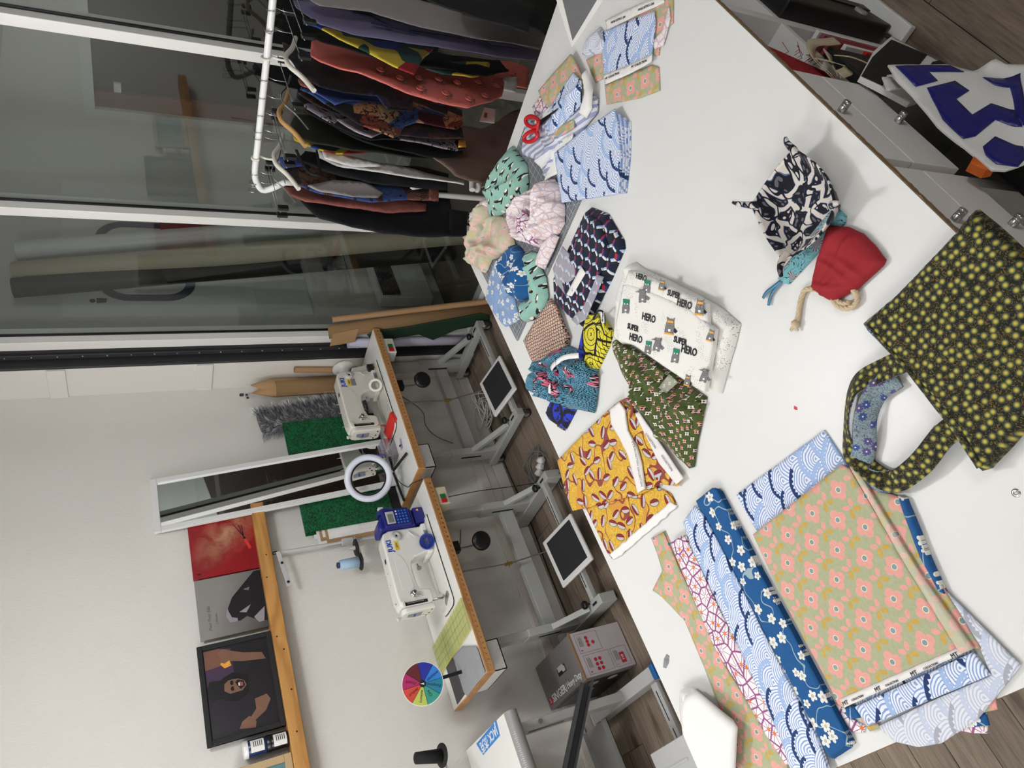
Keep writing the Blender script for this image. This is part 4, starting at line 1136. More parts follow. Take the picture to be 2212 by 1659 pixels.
def sew_table(x0, x1, y0, y1, xl, xr, yc, label, casters, ycol=None):
    t = thing('sewing_table', label, 'table', ((x0 + x1) / 2, (y0 + y1) / 2, 0), 'sewing machine tables along the wall')
    MB().bb(x0 + 0.006, x1 - 0.006, y0 + 0.006, y1, ST - 0.04, ST).build('tabletop', 'machine_top_white', t, bevel=0.002)
    MB().bb(x0, x1, y0, y0 + 0.007, ST - 0.042, ST - 0.001).build('edge_band', 'beech_edge', t, bevel=0.003)
    MB().bb(x0, x0 + 0.007, y0 + 0.007, y1, ST - 0.042, ST - 0.001).build('edge_band', 'beech_edge', t, bevel=0.002)
    MB().bb(x1 - 0.007, x1, y0 + 0.007, y1, ST - 0.042, ST - 0.001).build('edge_band', 'beech_edge', t, bevel=0.002)
    mb = MB(); nin = int((x1 - x0 - 0.02) / 0.0254); its = []
    for k in range(nin * 4 + 1):
        L = 0.012 if k % 4 == 0 else (0.009 if k % 2 == 0 else 0.006)
        x = x0 + 0.012 + k * 0.00635
        mb.bb(x - 0.0006, x + 0.0006, y0 - 0.0004, y0 + 0.001, ST - 0.009 - L, ST - 0.009)
        if k % 4 == 0 and k: its.append((str(k // 4), 0.011, (x - 0.007, y0 - 0.0006, ST - 0.026), (1, 0, 0), (0, 0, 1)))
    mb.build('ruler_ticks', 'ink', t)
    join_text('ruler_numbers', its, 'ink', t)
    for x in (xl, xr):
        s = 1 if x == xl else -1
        lg = MB().bb(x - 0.02, x + 0.02, yc - 0.045, yc + 0.045, 0.10, 0.40).build('leg', 'machine_grey_frame', t, bevel=0.003)
        MB().bb(x - 0.016, x + 0.016, yc - 0.038, yc + 0.038, 0.38, ST - 0.06).build('inner_tube', 'machine_grey_frame', lg, bevel=0.003)
        MB().bb(x - 0.0215, x - 0.0195, yc - 0.006, yc + 0.006, 0.2, 0.33).build('slot', 'black_matte', lg)
        MB().bb(x - 0.03, x + 0.03, y0 + 0.03, y1 - 0.04, ST - 0.062, ST - 0.042).build('top_bracket', 'machine_grey_frame', t, bevel=0.002)
        ft = MB().bb(x - 0.025, x + 0.025, y0 - 0.06, y1 - 0.04, 0.055 if casters else 0.012, 0.105).build('foot', 'machine_grey_frame', t, bevel=0.004)
        MB().bb(x - 0.006, x + 0.006, y0 - 0.02, y0 + 0.025, 0.1052, 0.106).build('slot', 'black_matte', ft)
        MB().lathe([(0.006, 0), (0.006, 0.02), (0.019, 0.02), (0.021, 0.026), (0.021, 0.036), (0.016, 0.04)], (x + 0.018 * s, y0 + 0.045, 0.106), (0, 0, 1), 20).build('knob', 'black_plastic', ft)
        MB().beam((x, yc - 0.03, 0.26), (x, y0 + 0.06, 0.105), 0.03, 0.03, (1, 0, 0)).build('brace', 'machine_grey_frame', t, bevel=0.003)
        if casters: caster(t, x, y0 - 0.035); caster(t, x, y1 - 0.07)
        else:
            MB().lathe([(0.018, 0), (0.018, 0.012)], (x, y0 - 0.03, 0), (0, 0, 1), 16).lathe([(0.018, 0), (0.018, 0.012)], (x, y1 - 0.07, 0), (0, 0, 1), 16).build('glide', 'black_plastic', ft)
    yb = y0 - 0.045 if casters else y0 - 0.0
    br = MB().bb(xl + 0.02, xr - 0.02, yb - 0.016, yb + 0.016, 0.085, 0.115).build('front_bar', 'machine_grey_frame', t, bevel=0.003)
    L = xr - xl
    for a, b in ((0.12, 0.3), (0.34, 0.46), (0.62, 0.86)):
        MB().bb(xl + L * a, xl + L * b, yb - 0.003, yb + 0.003, 0.1152, 0.1158).build('slot', 'black_matte', br)
    MB().bb(xl + 0.02, xr - 0.02, yc + 0.005, yc + 0.045, 0.20, 0.275).build('rear_bar', 'machine_grey_frame', t, bevel=0.003)
    return t
T2 = sew_table(0.785, 1.79, 3.0, 3.51, 0.97, 1.685, 3.24, 'white sewing table with the colour wheel and blue motor machine', False)
T1 = sew_table(1.863, 2.86, 3.02, 3.51, 2.13, 2.83, 3.36, 'white sewing table on casters with the ring light and leaning mirror', True)
def pedal(name, label, c, dx, dy, tilt):
    t = thing(name, label, 'pedal', (c[0], c[1], 0), 'foot pedals under the sewing tables')
    R = Euler((tilt, 0, 0.06)).to_matrix(); C = Vector(c)
    def q(x, y, z): return C + R @ Vector((x, y, z))
    MB().box(C, (dx, dy, 0.018), R).build('tray', 'white_plastic', t, bevel=0.007, seg=3)
    MB().box(q(0, -0.005, 0.0105), (dx - 0.05, dy - 0.055, 0.006), R).build('rubber_mat', 'rubber', t, bevel=0.002)
    MB().bb(c[0] - 0.012, c[0] + 0.012, c[1] - 0.03, c[1] + 0.03, 0.09, c[2] - 0.012).build('pivot', 'steel', t)
    MB().tube([q(dx / 2 - 0.05, dy / 2 + 0.004, 0.004), (c[0] + dx / 2 - 0.06, c[1] + 0.20, 0.36), (c[0] + dx / 2 - 0.05, c[1] + 0.21, 0.66)], 0.004, 8).build('rod', 'steel', t)
    jp = Vector((c[0] + dx / 2 - 0.06, c[1] + 0.20, 0.37))
    MB().lathe([(0.008, -0.02), (0.008, 0.02)], jp, (0, 0.2, 1), 12).lathe([(0.003, -0.016), (0.003, 0.016)], jp, (1, 0, 0), 8).build('rod_clamp', 'brass', t)
pedal('foot_pedal', 'white foot pedal with black mat under the colour wheel table', (1.262, 2.995, 0.135), 0.27, 0.27, 0.22)
pedal('foot_pedal', 'white foot pedal with black mat under the ring light table', (2.34, 2.985, 0.135), 0.27, 0.25, 0.22)
def knee(name, label, c):
    t = thing(name, label, 'knee lifter', c, 'knee lifter pads under the sewing tables'); x, y, z = c
    MB().lathe([(0.0, 0.012), (0.03, 0.011), (0.045, 0.006), (0.05, 0.0), (0.046, -0.006), (0.0, -0.01)], c, (-0.35, -0.92, 0.1), 32).build('pad', 'black_plastic', t)
    MB().tube(smoothpts([(x + 0.004, y + 0.02, z), (x + 0.005, y + 0.05, z + 0.03), (x + 0.005, y + 0.055, z + 0.11), (x + 0.02, y + 0.06, z + 0.17)]), 0.005, 10).build('rod', 'steel', t)
    MB().bb(x - 0.012, x + 0.045, y + 0.045, y + 0.085, z + 0.10, z + 0.135).build('clamp', 'dark_steel', t, bevel=0.003)
    MB().bb(x + 0.0, x + 0.03, y + 0.05, y + 0.1, z + 0.135, ST - 0.042).build('bracket', 'dark_steel', t)
knee('knee_lifter', 'black oval knee lifter pad under the blue motor machine', (1.455, 3.12, 0.51))
knee('knee_lifter', 'black oval knee lifter pad under the grey white machine', (2.53, 3.12, 0.517))
def switchbox(label, x0, x1, y, mat):
    t = thing('switch_box', label, 'switch', ((x0 + x1) / 2, y, 0.68), 'switch boxes under the sewing tables')
    MB().bb(x0, x1, y - 0.025, y + 0.06, 0.655, ST - 0.0425).build('housing', mat, t, bevel=0.004)
    w = x1 - x0
    MB().bb(x0 + w * 0.06, x0 + w * 0.28, y - 0.033, y - 0.024, 0.672, 0.70).build('off_button', 'red_plastic', t, bevel=0.002)
    MB().bb(x0 + w * 0.32, x0 + w * 0.54, y - 0.033, y - 0.024, 0.672, 0.70).build('on_button', 'green_plastic', t, bevel=0.002)
    MB().bb(x0 + w * 0.62, x0 + w * 0.92, y - 0.026, y - 0.024, 0.668, 0.705).build('label', 'cream_plastic', t)
switchbox('cream switch box with green and red buttons beside the blue motor machine', 1.635, 1.735, 3.035, 'cream_plastic')
switchbox('white switch box with green and red buttons at the far table corner', 2.675, 2.785, 3.055, 'white_plastic')
def tray(label, x0, x1, y):
    t = thing('hanging_tray', label, 'tray', ((x0 + x1) / 2, y, 0.66), 'white trays under the sewing tables')
    MB().bb(x0, x1, y, y + 0.28, 0.632, 0.637).build('bottom', 'white_plastic', t)
    for a in ((x0, x0 + 0.004, y, y + 0.28), (x1 - 0.004, x1, y, y + 0.28), (x0, x1, y, y + 0.004), (x0, x1, y + 0.276, y + 0.28)):
        MB().bb(*a, 0.632, 0.7175).build('side', 'white_plastic', t)
tray('white plastic tray under the near end of the colour wheel table', 0.80, 0.94, 3.06)
tray('white plastic tray under the near end of the ring light table', 1.90, 2.05, 3.08)

# ================================================================== sewing machines
def machine(ox, oy, label, blue):
    W_ = 'machine_white' if blue else 'machine_cream'
    t = thing('sewing_machine', label, 'sewing machine', (ox + 0.24, oy + 0.09, ST), 'industrial sewing machines')
    Z = ST + 0.002
    # bed with rounded left end
    bedp = [(0.03, 0.0), (0.476, 0.0), (0.476, 0.178), (0.03, 0.178), (0.012, 0.17), (0.003, 0.155), (0.0, 0.13), (0.0, 0.045), (0.004, 0.022), (0.014, 0.007)]
    MB().prism(bedp, (ox, oy, Z), (1, 0, 0), (0, 1, 0), (0, 0, 0.008)).build('bed', W_, t, bevel=0.003)
    MB().prism([(p[0] * 1.012 - 0.003, p[1] * 1.03 - 0.0027) for p in bedp], (ox, oy, Z - 0.0015), (1, 0, 0), (0, 1, 0), (0, 0, 0.002)).build('bed_gasket', 'dark_steel', t)
    Z += 0.008
    prof = [(0.445, 0), (0.445, 0.195), (0.432, 0.225), (0.40, 0.236), (0.10, 0.238), (0.06, 0.232), (0.045, 0.215), (0.045, 0.082), (0.06, 0.068), (0.108, 0.068), (0.118, 0.085), (0.124, 0.118), (0.16, 0.128), (0.22, 0.130), (0.262, 0.122), (0.286, 0.10), (0.297, 0.06), (0.305, 0.012), (0.32, 0.0)]
    MB().prism(prof, (ox, oy + 0.045, Z), (1, 0, 0), (0, 0, 1), (0, 0.092, 0)).build('arm', W_, t, bevel=0.016, seg=4)
    MB().prism([(0.29, 0), (0.452, 0), (0.452, 0.03), (0.285, 0.03)], (ox, oy + 0.03, Z - 0.001), (1, 0, 0), (0, 0, 1), (0, 0.125, 0)).build('column_foot', W_, t, bevel=0.01, seg=3)
    # recessed panel on the arm front
    MB().prism([(0.13, 0.205), (0.30, 0.205), (0.315, 0.19), (0.30, 0.165), (0.25, 0.15), (0.13, 0.145)], (ox, oy + 0.0445, Z), (1, 0, 0), (0, 0, 1), (0, -0.0015, 0)).build('front_panel', W_, t, bevel=0.001)
    # face cover at the left end
    fc = MB().prism([(0.0, 0.075), (0.006, 0.066), (0.08, 0.066), (0.092, 0.08), (0.092, 0.20), (0.085, 0.222), (0.07, 0.23), (0.02, 0.23), (0.004, 0.218), (0.0, 0.2)], (ox + 0.018, oy + 0.045, Z), (0, 1, 0), (0, 0, 1), (0.028, 0, 0)).build('face_cover', W_, t, bevel=0.008, seg=3)
    MB().prism([(0.025, 0.13), (0.062, 0.13), (0.07, 0.165), (0.055, 0.20), (0.028, 0.20)], (ox + 0.0175, oy + 0.045, Z), (0, 1, 0), (0, 0, 1), (-0.0012, 0, 0)).build('face_badge', 'silver_sticker', fc, bevel=0.0005)
    text('face_logo', 'JUKI', 0.013, (ox + 0.0155, oy + 0.045 + 0.045, Z + 0.165), (0, -1, 0), (0, 0, 1), 'logo_blue', fc, bold=0.0003)
    for k, (yy, zz) in enumerate(((0.02, 0.085), (0.055, 0.09), (0.078, 0.1))):
        MB().lathe([(0.006, 0), (0.005, 0.001)], (ox + 0.0185, oy + 0.045 + yy, Z + zz), (-1, 0, 0), 12).build('hole_cap', 'black_plastic', fc)
    # needle bar, foot, plate
    nx, ny = ox + 0.072, oy + 0.085
    MB().lathe([(0.006, 0), (0.006, -0.028), (0.0045, -0.03), (0.0045, -0.045), (0.001, -0.046), (0.0008, -0.066)], (nx, ny, Z + 0.068), (0, 0, 1), 14).build('needle_bar', 'chrome', t)
    pf_ = MB().lathe([(0.004, 0), (0.004, -0.05)], (nx, ny + 0.012, Z + 0.068), (0, 0, 1), 10).build('presser_bar', 'chrome', t)
    MB().prism([(-0.008, -0.018), (0.008, -0.018), (0.007, 0.012), (-0.007, 0.012)], (nx, ny, Z + 0.006), (1, 0, 0), (0, 1, 0), (0, 0, 0.003)).bb(nx - 0.004, nx + 0.004, ny + 0.004, ny + 0.014, Z + 0.008, Z + 0.02).build('presser_foot', 'chrome', pf_)
    MB().prism([(-0.035, 0.0), (-0.03, 0.012), (0.03, 0.02), (0.045, 0.012), (0.05, 0.0), (0.045, -0.014), (-0.03, -0.016)], (nx - 0.02, ny - 0.02, Z - 0.0005), (0.35, -0.93, 0), (0.93, 0.35, 0), (0, 0, 0.0012)).build('throat_plate', 'steel', t)
    # slot cover line on the bed
    MB().bb(ox + 0.11, ox + 0.30, oy + 0.128, oy + 0.1295, Z - 0.0004, Z + 0.0006).build('slide_gap', 'dark_steel', t)
    # tension discs, guides, take-up
    tn = MB().lathe([(0.004, 0), (0.004, 0.008), (0.016, 0.008), (0.017, 0.010), (0.016, 0.012), (0.006, 0.013), (0.006, 0.02), (0.011, 0.022), (0.011, 0.032), (0.007, 0.034)], (ox + 0.098, oy + 0.045, Z + 0.16), (0, -1, 0), 20).build('tension_dial', 'chrome', t)
    MB().tube(smoothpts([(ox + 0.098, oy + 0.035, Z + 0.18), (ox + 0.088, oy + 0.025, Z + 0.17), (ox + 0.088, oy + 0.026, Z + 0.14), (ox + 0.078, oy + 0.03, Z + 0.12)]), 0.0012, 6).build('check_spring', 'chrome', tn)
    MB().tube([(ox + 0.06, oy + 0.043, Z + 0.12), (ox + 0.058, oy + 0.034, Z + 0.16), (ox + 0.056, oy + 0.032, Z + 0.205)], 0.0022, 8).build('take_up_lever', 'chrome', t)
    MB().bb(ox + 0.05, ox + 0.066, oy + 0.0438, oy + 0.0452, Z + 0.10, Z + 0.215).build('take_up_slot', 'black_matte', t)
    MB().bb(ox + 0.046, ox + 0.074, oy + 0.036, oy + 0.0455, Z + 0.212, Z + 0.226).build('take_up_guard', W_, t, bevel=0.003)
    for gx, gz in ((0.085, 0.24), (0.18, 0.24), (0.24, 0.24)):
        MB().lathe([(0.004, 0), (0.003, 0.006), (0.0012, 0.007), (0.0012, 0.024), (0.0, 0.025)], (ox + gx, oy + 0.09, Z + gz - 0.003), (0, 0, 1), 10).build('thread_guide', 'steel', t)
    MB().lathe([(0.014, 0), (0.013, 0.001)], (ox + 0.30, oy + 0.08, Z + 0.236), (0, 0, 1), 18).lathe([(0.004, 0.001), (0.004, 0.0018)], (ox + 0.30, oy + 0.08, Z + 0.236), (0, 0, 1), 10).build('oil_window', 'black_plastic', t)
    MB().lathe([(0.004, 0), (0.004, 0.03), (0.012, 0.03), (0.012, 0.034)], (ox + 0.245, oy + 0.045, Z + 0.10), (-0.2, -0.1, 0.0), 14).build('bobbin_winder', 'steel', t)
    MB().lathe([(0.004, 0), (0.0035, 0.018), (0.009, 0.02), (0.009, 0.03)], (ox + 0.02, oy + 0.09, Z + 0.222), (-0.3, 0, 1), 12).build('pressure_screw', W_, t)
    # stitch dial, reverse lever, oil sight
    dl = [(0.022, 0), (0.022, 0.012)] if not blue else [(0.024, 0), (0.024, 0.014)]
    sd = MB().lathe(dl + [(0.018, 0.018), (0.008, 0.018), (0.006, 0.014)], (ox + 0.405, oy + 0.045, Z + 0.165), (0, -1, 0), 36).build('stitch_dial', 'machine_grey', t)
    MB().lathe([(0.005, 0), (0.005, 0.0005)], (ox + 0.405, oy + 0.0305, Z + 0.165), (0, -1, 0), 12).build('dial_centre', 'black_plastic', sd)
    MB().beam((ox + 0.425, oy + 0.036, Z + 0.098), (ox + 0.375, oy + 0.006, Z + 0.088), 0.007, 0.01).build('reverse_lever', 'white_plastic', t, bevel=0.003)
    # print
    text('logo', 'JUKI', 0.035, (ox + 0.362, oy + 0.0442, Z + 0.207), (1, 0, 0), (0, 0, 1), 'logo_blue', t, bold=0.0011)
    st = MB().bb(ox + 0.335, ox + 0.385, oy + 0.0438, oy + 0.0448, Z + 0.162, Z + 0.182).build('yellow_sticker', 'yellow_sticker', t)
    text('sticker_print', 'APW', 0.011, (ox + 0.36, oy + 0.0434, Z + 0.172), (1, 0, 0), (0, 0, 1), 'ink', st)
    if not blue: MB().bb(ox + 0.335, ox + 0.385, oy + 0.0438, oy + 0.0448, Z + 0.135, Z + 0.161).build('grey_sticker', 'silver_sticker', t)
    pl = MB().bb(ox + 0.365, ox + 0.41, oy + 0.0288, oy + 0.0302, Z + 0.005, Z + 0.024).build('rating_plate', 'silver_sticker', t)
    for k in range(3): MB().bb(ox + 0.369, ox + 0.405 - 0.006 * k, oy + 0.0282, oy + 0.0288, Z + 0.009 + 0.005 * k, Z + 0.011 + 0.005 * k).build('plate_text', 'ink', pl)
    MB().prism([(0, 0), (0.01, 0), (0.005, 0.009)], (ox + 0.0172, oy + 0.1, Z + 0.115), (0, 1, 0), (0, 0, 1), (-0.0006, 0, 0)).build('warning_mark', 'warning', fc)
    if blue:
        mh = MB().prism([(0.446, 0.045), (0.54, 0.045), (0.55, 0.06), (0.55, 0.17), (0.53, 0.21), (0.50, 0.235), (0.446, 0.24)], (ox, oy + 0.035, Z), (1, 0, 0), (0, 0, 1), (0, 0.115, 0)).build('motor_housing', 'motor_blue', t, bevel=0.016, seg=4)
        MB().lathe([(0.045, 0), (0.045, 0.02), (0.038, 0.03), (0.0, 0.031)], (ox + 0.548, oy + 0.09, Z + 0.17), (1, 0, 0), 32).build('handwheel', 'motor_blue', t)
        MB().bb(ox + 0.575, ox + 0.60, oy + 0.08, oy + 0.10, Z + 0.175, Z + 0.20).build('tag', 'paper_white', mh)
        cp = MB().prism([(0.452, 0.075), (0.545, 0.075), (0.545, 0.21), (0.452, 0.21)], (ox, oy + 0.012, Z), (1, 0, 0), (0, 0, 1), (0, 0.03, 0)).build('control_panel', 'motor_blue', t, bevel=0.005)
        sc = MB().bb(ox + 0.462, ox + 0.53, oy + 0.009, oy + 0.0125, Z + 0.155, Z + 0.198).build('bezel', 'grey_light', cp, bevel=0.002)
        MB().bb(ox + 0.468, ox + 0.515, oy + 0.0082, oy + 0.009, Z + 0.162, Z + 0.190).build('screen', 'screen_lcd', cp)
        for r_ in range(4):
            for k in range(5):
                mt = 'white_plastic' if (r_ == 0 and k > 2) else 'sticker_blue'
                MB().bb(ox + 0.46 + k * 0.016, ox + 0.468 + k * 0.016, oy + 0.0105, oy + 0.0125, Z + 0.138 - r_ * 0.016, Z + 0.146 - r_ * 0.016).build('button', mt, cp)
        MB().bb(ox + 0.46, ox + 0.545, oy + 0.03, oy + 0.12, Z - 0.006, Z + 0.046).build('belt_cover', 'motor_blue', t, bevel=0.005)
        MB().prism([(0, 0), (0.016, 0), (0.008, 0.014)], (ox + 0.52, oy + 0.0295, Z + 0.018), (1, 0, 0), (0, 0, 1), (0, -0.0006, 0)).build('warning_mark', 'warning', t)
    else:
        MB().lathe([(0.028, 0), (0.030, 0.03), (0.036, 0.045), (0.062, 0.05), (0.066, 0.058), (0.06, 0.068), (0.03, 0.072), (0.0, 0.073)], (ox + 0.446, oy + 0.09, Z + 0.165), (1, 0, 0), 40).build('handwheel', 'machine_grey', t)
        MB().bb(ox + 0.515, ox + 0.545, oy + 0.07, oy + 0.11, Z + 0.15, Z + 0.18).build('wheel_knob', 'machine_cream', t, bevel=0.006)
        MB().prism([(0.447, -0.005), (0.51, -0.005), (0.49, 0.06), (0.475, 0.13), (0.447, 0.14)], (ox, oy + 0.05, Z), (1, 0, 0), (0, 0, 1), (0, 0.08, 0)).build('belt_guard', 'machine_grey', t, bevel=0.01, seg=3)
        MB().bb(ox + 0.43, ox + 0.475, oy + 0.028, oy + 0.05, Z + 0.01, Z + 0.045).build('belt_opening', 'black_plastic', t)
    return t
machine(1.155, 3.092, 'white sewing machine with blue motor housing on the colour wheel table', True)
machine(2.205, 3.105, 'cream sewing machine with grey handwheel on the ring light table', False)

# ================================================================== thread stands
def thread_stand(label, bx, by, top, arm, spools):
    t = thing('thread_stand', label, 'thread stand', (bx, by, ST), 'thread stands behind the machines')
    MB().tube([(bx, by, ST + 0.001), (bx, by, top)], 0.007, 12).build('pole', 'grey_light', t)
    MB().lathe([(0.02, 0), (0.02, 0.008), (0.01, 0.01)], (bx, by, ST), (0, 0, 1), 16).build('pole_base', 'black_plastic', t)
    MB().lathe([(0.009, 0), (0.009, 0.02), (0.005, 0.022)], (bx, by, top), (0, 0, 1), 12).build('pole_cap', 'black_plastic', t)
    MB().box((bx - arm / 2, by - 0.01, top - 0.015), (arm, 0.003, 0.022), Euler((0, -0.12, 0)).to_matrix()).build('top_arm', 'grey_light', t, bevel=0.001)
    for k in (0.35, 0.9): MB().lathe([(0.006, 0), (0.006, 0.006), (0.003, 0.006)], (bx - arm * k, by - 0.0125, top - 0.015 - (k - 0.5) * arm * 0.12), (0, -1, 0), 12).build('eyelet', 'dark_steel', t)
    if spools:
        z = ST + 0.31
        MB().bb(bx - 0.014, bx + 0.014, by - 0.014, by + 0.014, z - 0.01, z + 0.05).build('clamp', 'grey_light', t, bevel=0.003)
        MB().beam((bx, by - 0.02, z - 0.012), (bx - 0.16, by - 0.06, z - 0.012), 0.05, 0.005).build('carrier_arm', 'grey_plastic', t)
        for (sx, sy) in ((-0.06, -0.035), (-0.15, -0.055)):
            d = MB().lathe([(0.0, 0), (0.042, 0), (0.045, 0.003), (0.043, 0.007), (0.0, 0.009)], (bx + sx, by + sy, z - 0.008), (0, 0, 1), 36).build('spool_disc', 'black_matte', t)
            MB().lathe([(0.012, 0), (0.008, 0.03), (0.002, 0.031), (0.002, 0.11), (0.0, 0.111)], (bx + sx, by + sy, z), (0, 0, 1), 14).build('spool_pin', 'grey_light', d)
    return t
thread_stand('grey thread stand with one pale blue spool behind the blue motor machine', 1.72, 3.42, 1.445, 0.19, True)
thread_stand('thread stand pole rising beside the grey faux fur roll', 2.775, 3.47, 1.46, 0.04, False)
sp = thing('thread_spool', 'pale blue thread cone on the thread stand', 'thread spool', (1.57, 3.365, ST + 0.312))
MB().lathe([(0.019, 0.001), (0.028, 0.004), (0.025, 0.095), (0.02, 0.1)], (1.57, 3.365, ST + 0.3125), (0, 0, 1), 30).build('thread', 'thread_blue', sp)
MB().lathe([(0.014, 0.1), (0.015, 0.112), (0.010, 0.114), (0.009, 0.1)], (1.57, 3.365, ST + 0.3125), (0, 0, 1), 24).build('cone', 'ink_navy', sp)
# ================================================================== long wall: shelf and pictures
SHZ = 1.53
sf = tag(MB().bb(-0.2, 2.02, WY - 0.098, WY - 0.001, SHZ - 0.062, SHZ).build('wall_shelf', 'pine', bevel=0.003), 'narrow pine plank shelf holding pictures on the long wall', 'shelf')
for x in (1.60, 1.30, 1.235, 1.05, 0.87, 1.72):
    MB().lathe([(0.004, 0), (0.0035, 0.0008)], (x, WY - 0.098, SHZ - 0.03 + 0.012 * math.sin(x * 40)), (0, -1, 0), 12).build('screw', 'dark_steel', sf)
def picture(name, label, x0, x1, h, mat, y=0.062, th=0.014, lean=0.02, frame=None, fw=0.022):
    """a picture standing on the shelf, leaning on the wall; returns root and a placing function for its print"""
    t = thing(name, label, 'picture', ((x0 + x1) / 2, WY - y, SHZ))
    up = Vector((0, lean, h)).normalized(); o = Vector((x0, WY - y, SHZ + 0.001)); ex = Vector((1, 0, 0)); n = Vector((0, -up.z, up.y))
    w = x1 - x0
    def P(a, b, d=0.0): return o + ex * (a * w) + up * (b * h) + n * d
    def poly(nm, pts, m_, d, par=None):
        mb = MB(); mb.add([P(a, b, d) for a, b in pts] + [P(a, b, d - 0.0006) for a, b in pts], [tuple(range(len(pts))), tuple(reversed(range(len(pts), 2 * len(pts))))] + [(i, i + len(pts), (i + 1) % len(pts) + len(pts), (i + 1) % len(pts)) for i in range(len(pts))])
        return mb.build(nm, m_, par if par is not None else t)
    sq = [(0, 0), (1, 0), (1, 1), (0, 1)]
    pr_ = MB()
    a = [P(p, q, 0) for p, q in sq]; b = [P(p, q, -th) for p, q in sq]
    pr_.add(a + b, [(0, 1, 2, 3), (7, 6, 5, 4), (0, 4, 5, 1), (1, 5, 6, 2), (2, 6, 7, 3), (3, 7, 4, 0)])
    pn = pr_.build('print', mat, t, uvs=[(0, 0), (1, 0), (1, 1), (0, 1)] * 2)
    if frame:
        fx, fy = fw / w, fw / h
        for r_ in ((0, 0, 1, fy), (0, 1 - fy, 1, 1), (0, fy, fx, 1 - fy), (1 - fx, fy, 1, 1 - fy)):
            mb = MB(); q = [(r_[0], r_[1]), (r_[2], r_[1]), (r_[2], r_[3]), (r_[0], r_[3])]
            mb.add([P(p, s, -th) for p, s in q] + [P(p, s, 0.012) for p, s in q], [(3, 2, 1, 0), (4, 5, 6, 7), (0, 1, 5, 4), (1, 2, 6, 5), (2, 3, 7, 6), (3, 0, 4, 7)])
            mb.build('frame_rail', frame, t, bevel=0.002)
    return t, P, poly, pn
# red smoke canvas
t, P, poly, pn = picture('canvas', 'red canvas of pale smoke around a small red stick', 1.675, 1.99, 0.30, 'smoke_red')
poly('stick_body', [(0.36, 0.07), (0.54, 0.13), (0.53, 0.175), (0.35, 0.115)], 'red_bright', 0.0012, pn)
poly('stick_tip', [(0.54, 0.135), (0.58, 0.15), (0.575, 0.18), (0.535, 0.17)], 'print_black', 0.0012, pn)
for a in ((0.585, 0.16, 0.83, 0.30), (0.585, 0.16, 0.80, 0.22), (0.585, 0.16, 0.80, 0.17)):
    poly('stroke', [(a[0], a[1]), (a[2], a[3]), (a[2], a[3] + 0.008), (a[0], a[1] + 0.012)], 'print_black', 0.0012, pn)
poly('signature', [(0.06, 0.88), (0.075, 0.95), (0.085, 0.9), (0.08, 0.87)], 'print_black', 0.0012, pn)
# grey photo of a hooded coat, signed
t, P, poly, pn = picture('photo_print', 'grey photo print of a dark hooded coat with handwriting', 1.372, 1.668, 0.298, 'photo_grey', th=0.006)
poly('coat', [(0.98, 0.0), (0.98, 0.10), (0.80, 0.28), (0.60, 0.48), (0.43, 0.56), (0.30, 0.58), (0.20, 0.53), (0.19, 0.40), (0.24, 0.30), (0.12, 0.12), (0.10, 0.0)], 'print_black', 0.0008, pn)
poly('hood_edge', [(0.44, 0.57), (0.30, 0.60), (0.19, 0.55), (0.19, 0.44), (0.24, 0.44), (0.27, 0.52), (0.36, 0.55)], 'print_lilac', 0.0016, pn)
poly('lapel', [(0.30, 0.30), (0.33, 0.40), (0.42, 0.22), (0.36, 0.26)], 'print_lilac', 0.0016, pn)
poly('panel', [(0.10, 0.14), (0.20, 0.20), (0.34, 0.02), (0.22, 0.04), (0.10, 0.06)], 'print_lilac', 0.0016, pn)
poly('panel', [(0.66, 0.22), (0.70, 0.30), (0.72, 0.2)], 'print_grey', 0.0016, pn)
E_ = (1, 0, 0); U_ = (0, 0.066, 0.998)
text('handwriting', 'Pour Pour Nat', 0.02, P(0.33, 0.84, 0.0012), E_, U_, 'ink_grey', pn, shear=0.3)
text('handwriting', 'J. Dorine', 0.014, P(0.30, 0.74, 0.0012), E_, U_, 'ink_grey', pn, shear=0.3)
# framed photo of a laughing person
t, P, poly, pn = picture('framed_photo', 'black framed photo of a laughing person in a black hat', 0.915, 1.345, 0.318, 'print_dark', frame='black_matte')
poly('haze', [(0.50, 0.56), (0.92, 0.56), (0.94, 0.92), (0.52, 0.92)], 'print_purple', 0.0006, pn)
poly('glow', [(0.76, 0.66), (0.94, 0.70), (0.94, 0.92), (0.74, 0.92)], 'poster_brown', 0.0009, pn)
poly('flower', [(0.735, 0.58), (0.80, 0.60), (0.82, 0.68), (0.77, 0.72), (0.72, 0.67)], 'print_orange', 0.0014, pn)
poly('vest', [(0.30, 0.08), (0.86, 0.08), (0.70, 0.34), (0.60, 0.42), (0.44, 0.44), (0.34, 0.34)], 'print_black', 0.001, pn)
poly('forearm', [(0.72, 0.12), (0.80, 0.16), (0.84, 0.40), (0.90, 0.60), (0.84, 0.66), (0.79, 0.62), (0.75, 0.42)], 'skin_print', 0.0013, pn)
poly('hand', [(0.80, 0.58), (0.90, 0.58), (0.93, 0.68), (0.89, 0.74), (0.83, 0.70), (0.79, 0.72), (0.77, 0.66)], 'skin_print', 0.0016, pn)
poly('arm', [(0.36, 0.18), (0.30, 0.14), (0.20, 0.22), (0.12, 0.40), (0.16, 0.44), (0.24, 0.34), (0.34, 0.34)], 'skin_print', 0.0013, pn)
poly('hand', [(0.06, 0.38), (0.12, 0.36), (0.19, 0.44), (0.15, 0.54), (0.09, 0.58)], 'skin_print', 0.0016, pn)
poly('hair', [(0.42, 0.40), (0.60, 0.38), (0.66, 0.58), (0.62, 0.72), (0.50, 0.80), (0.40, 0.72), (0.36, 0.56)], 'print_hair', 0.0014, pn)
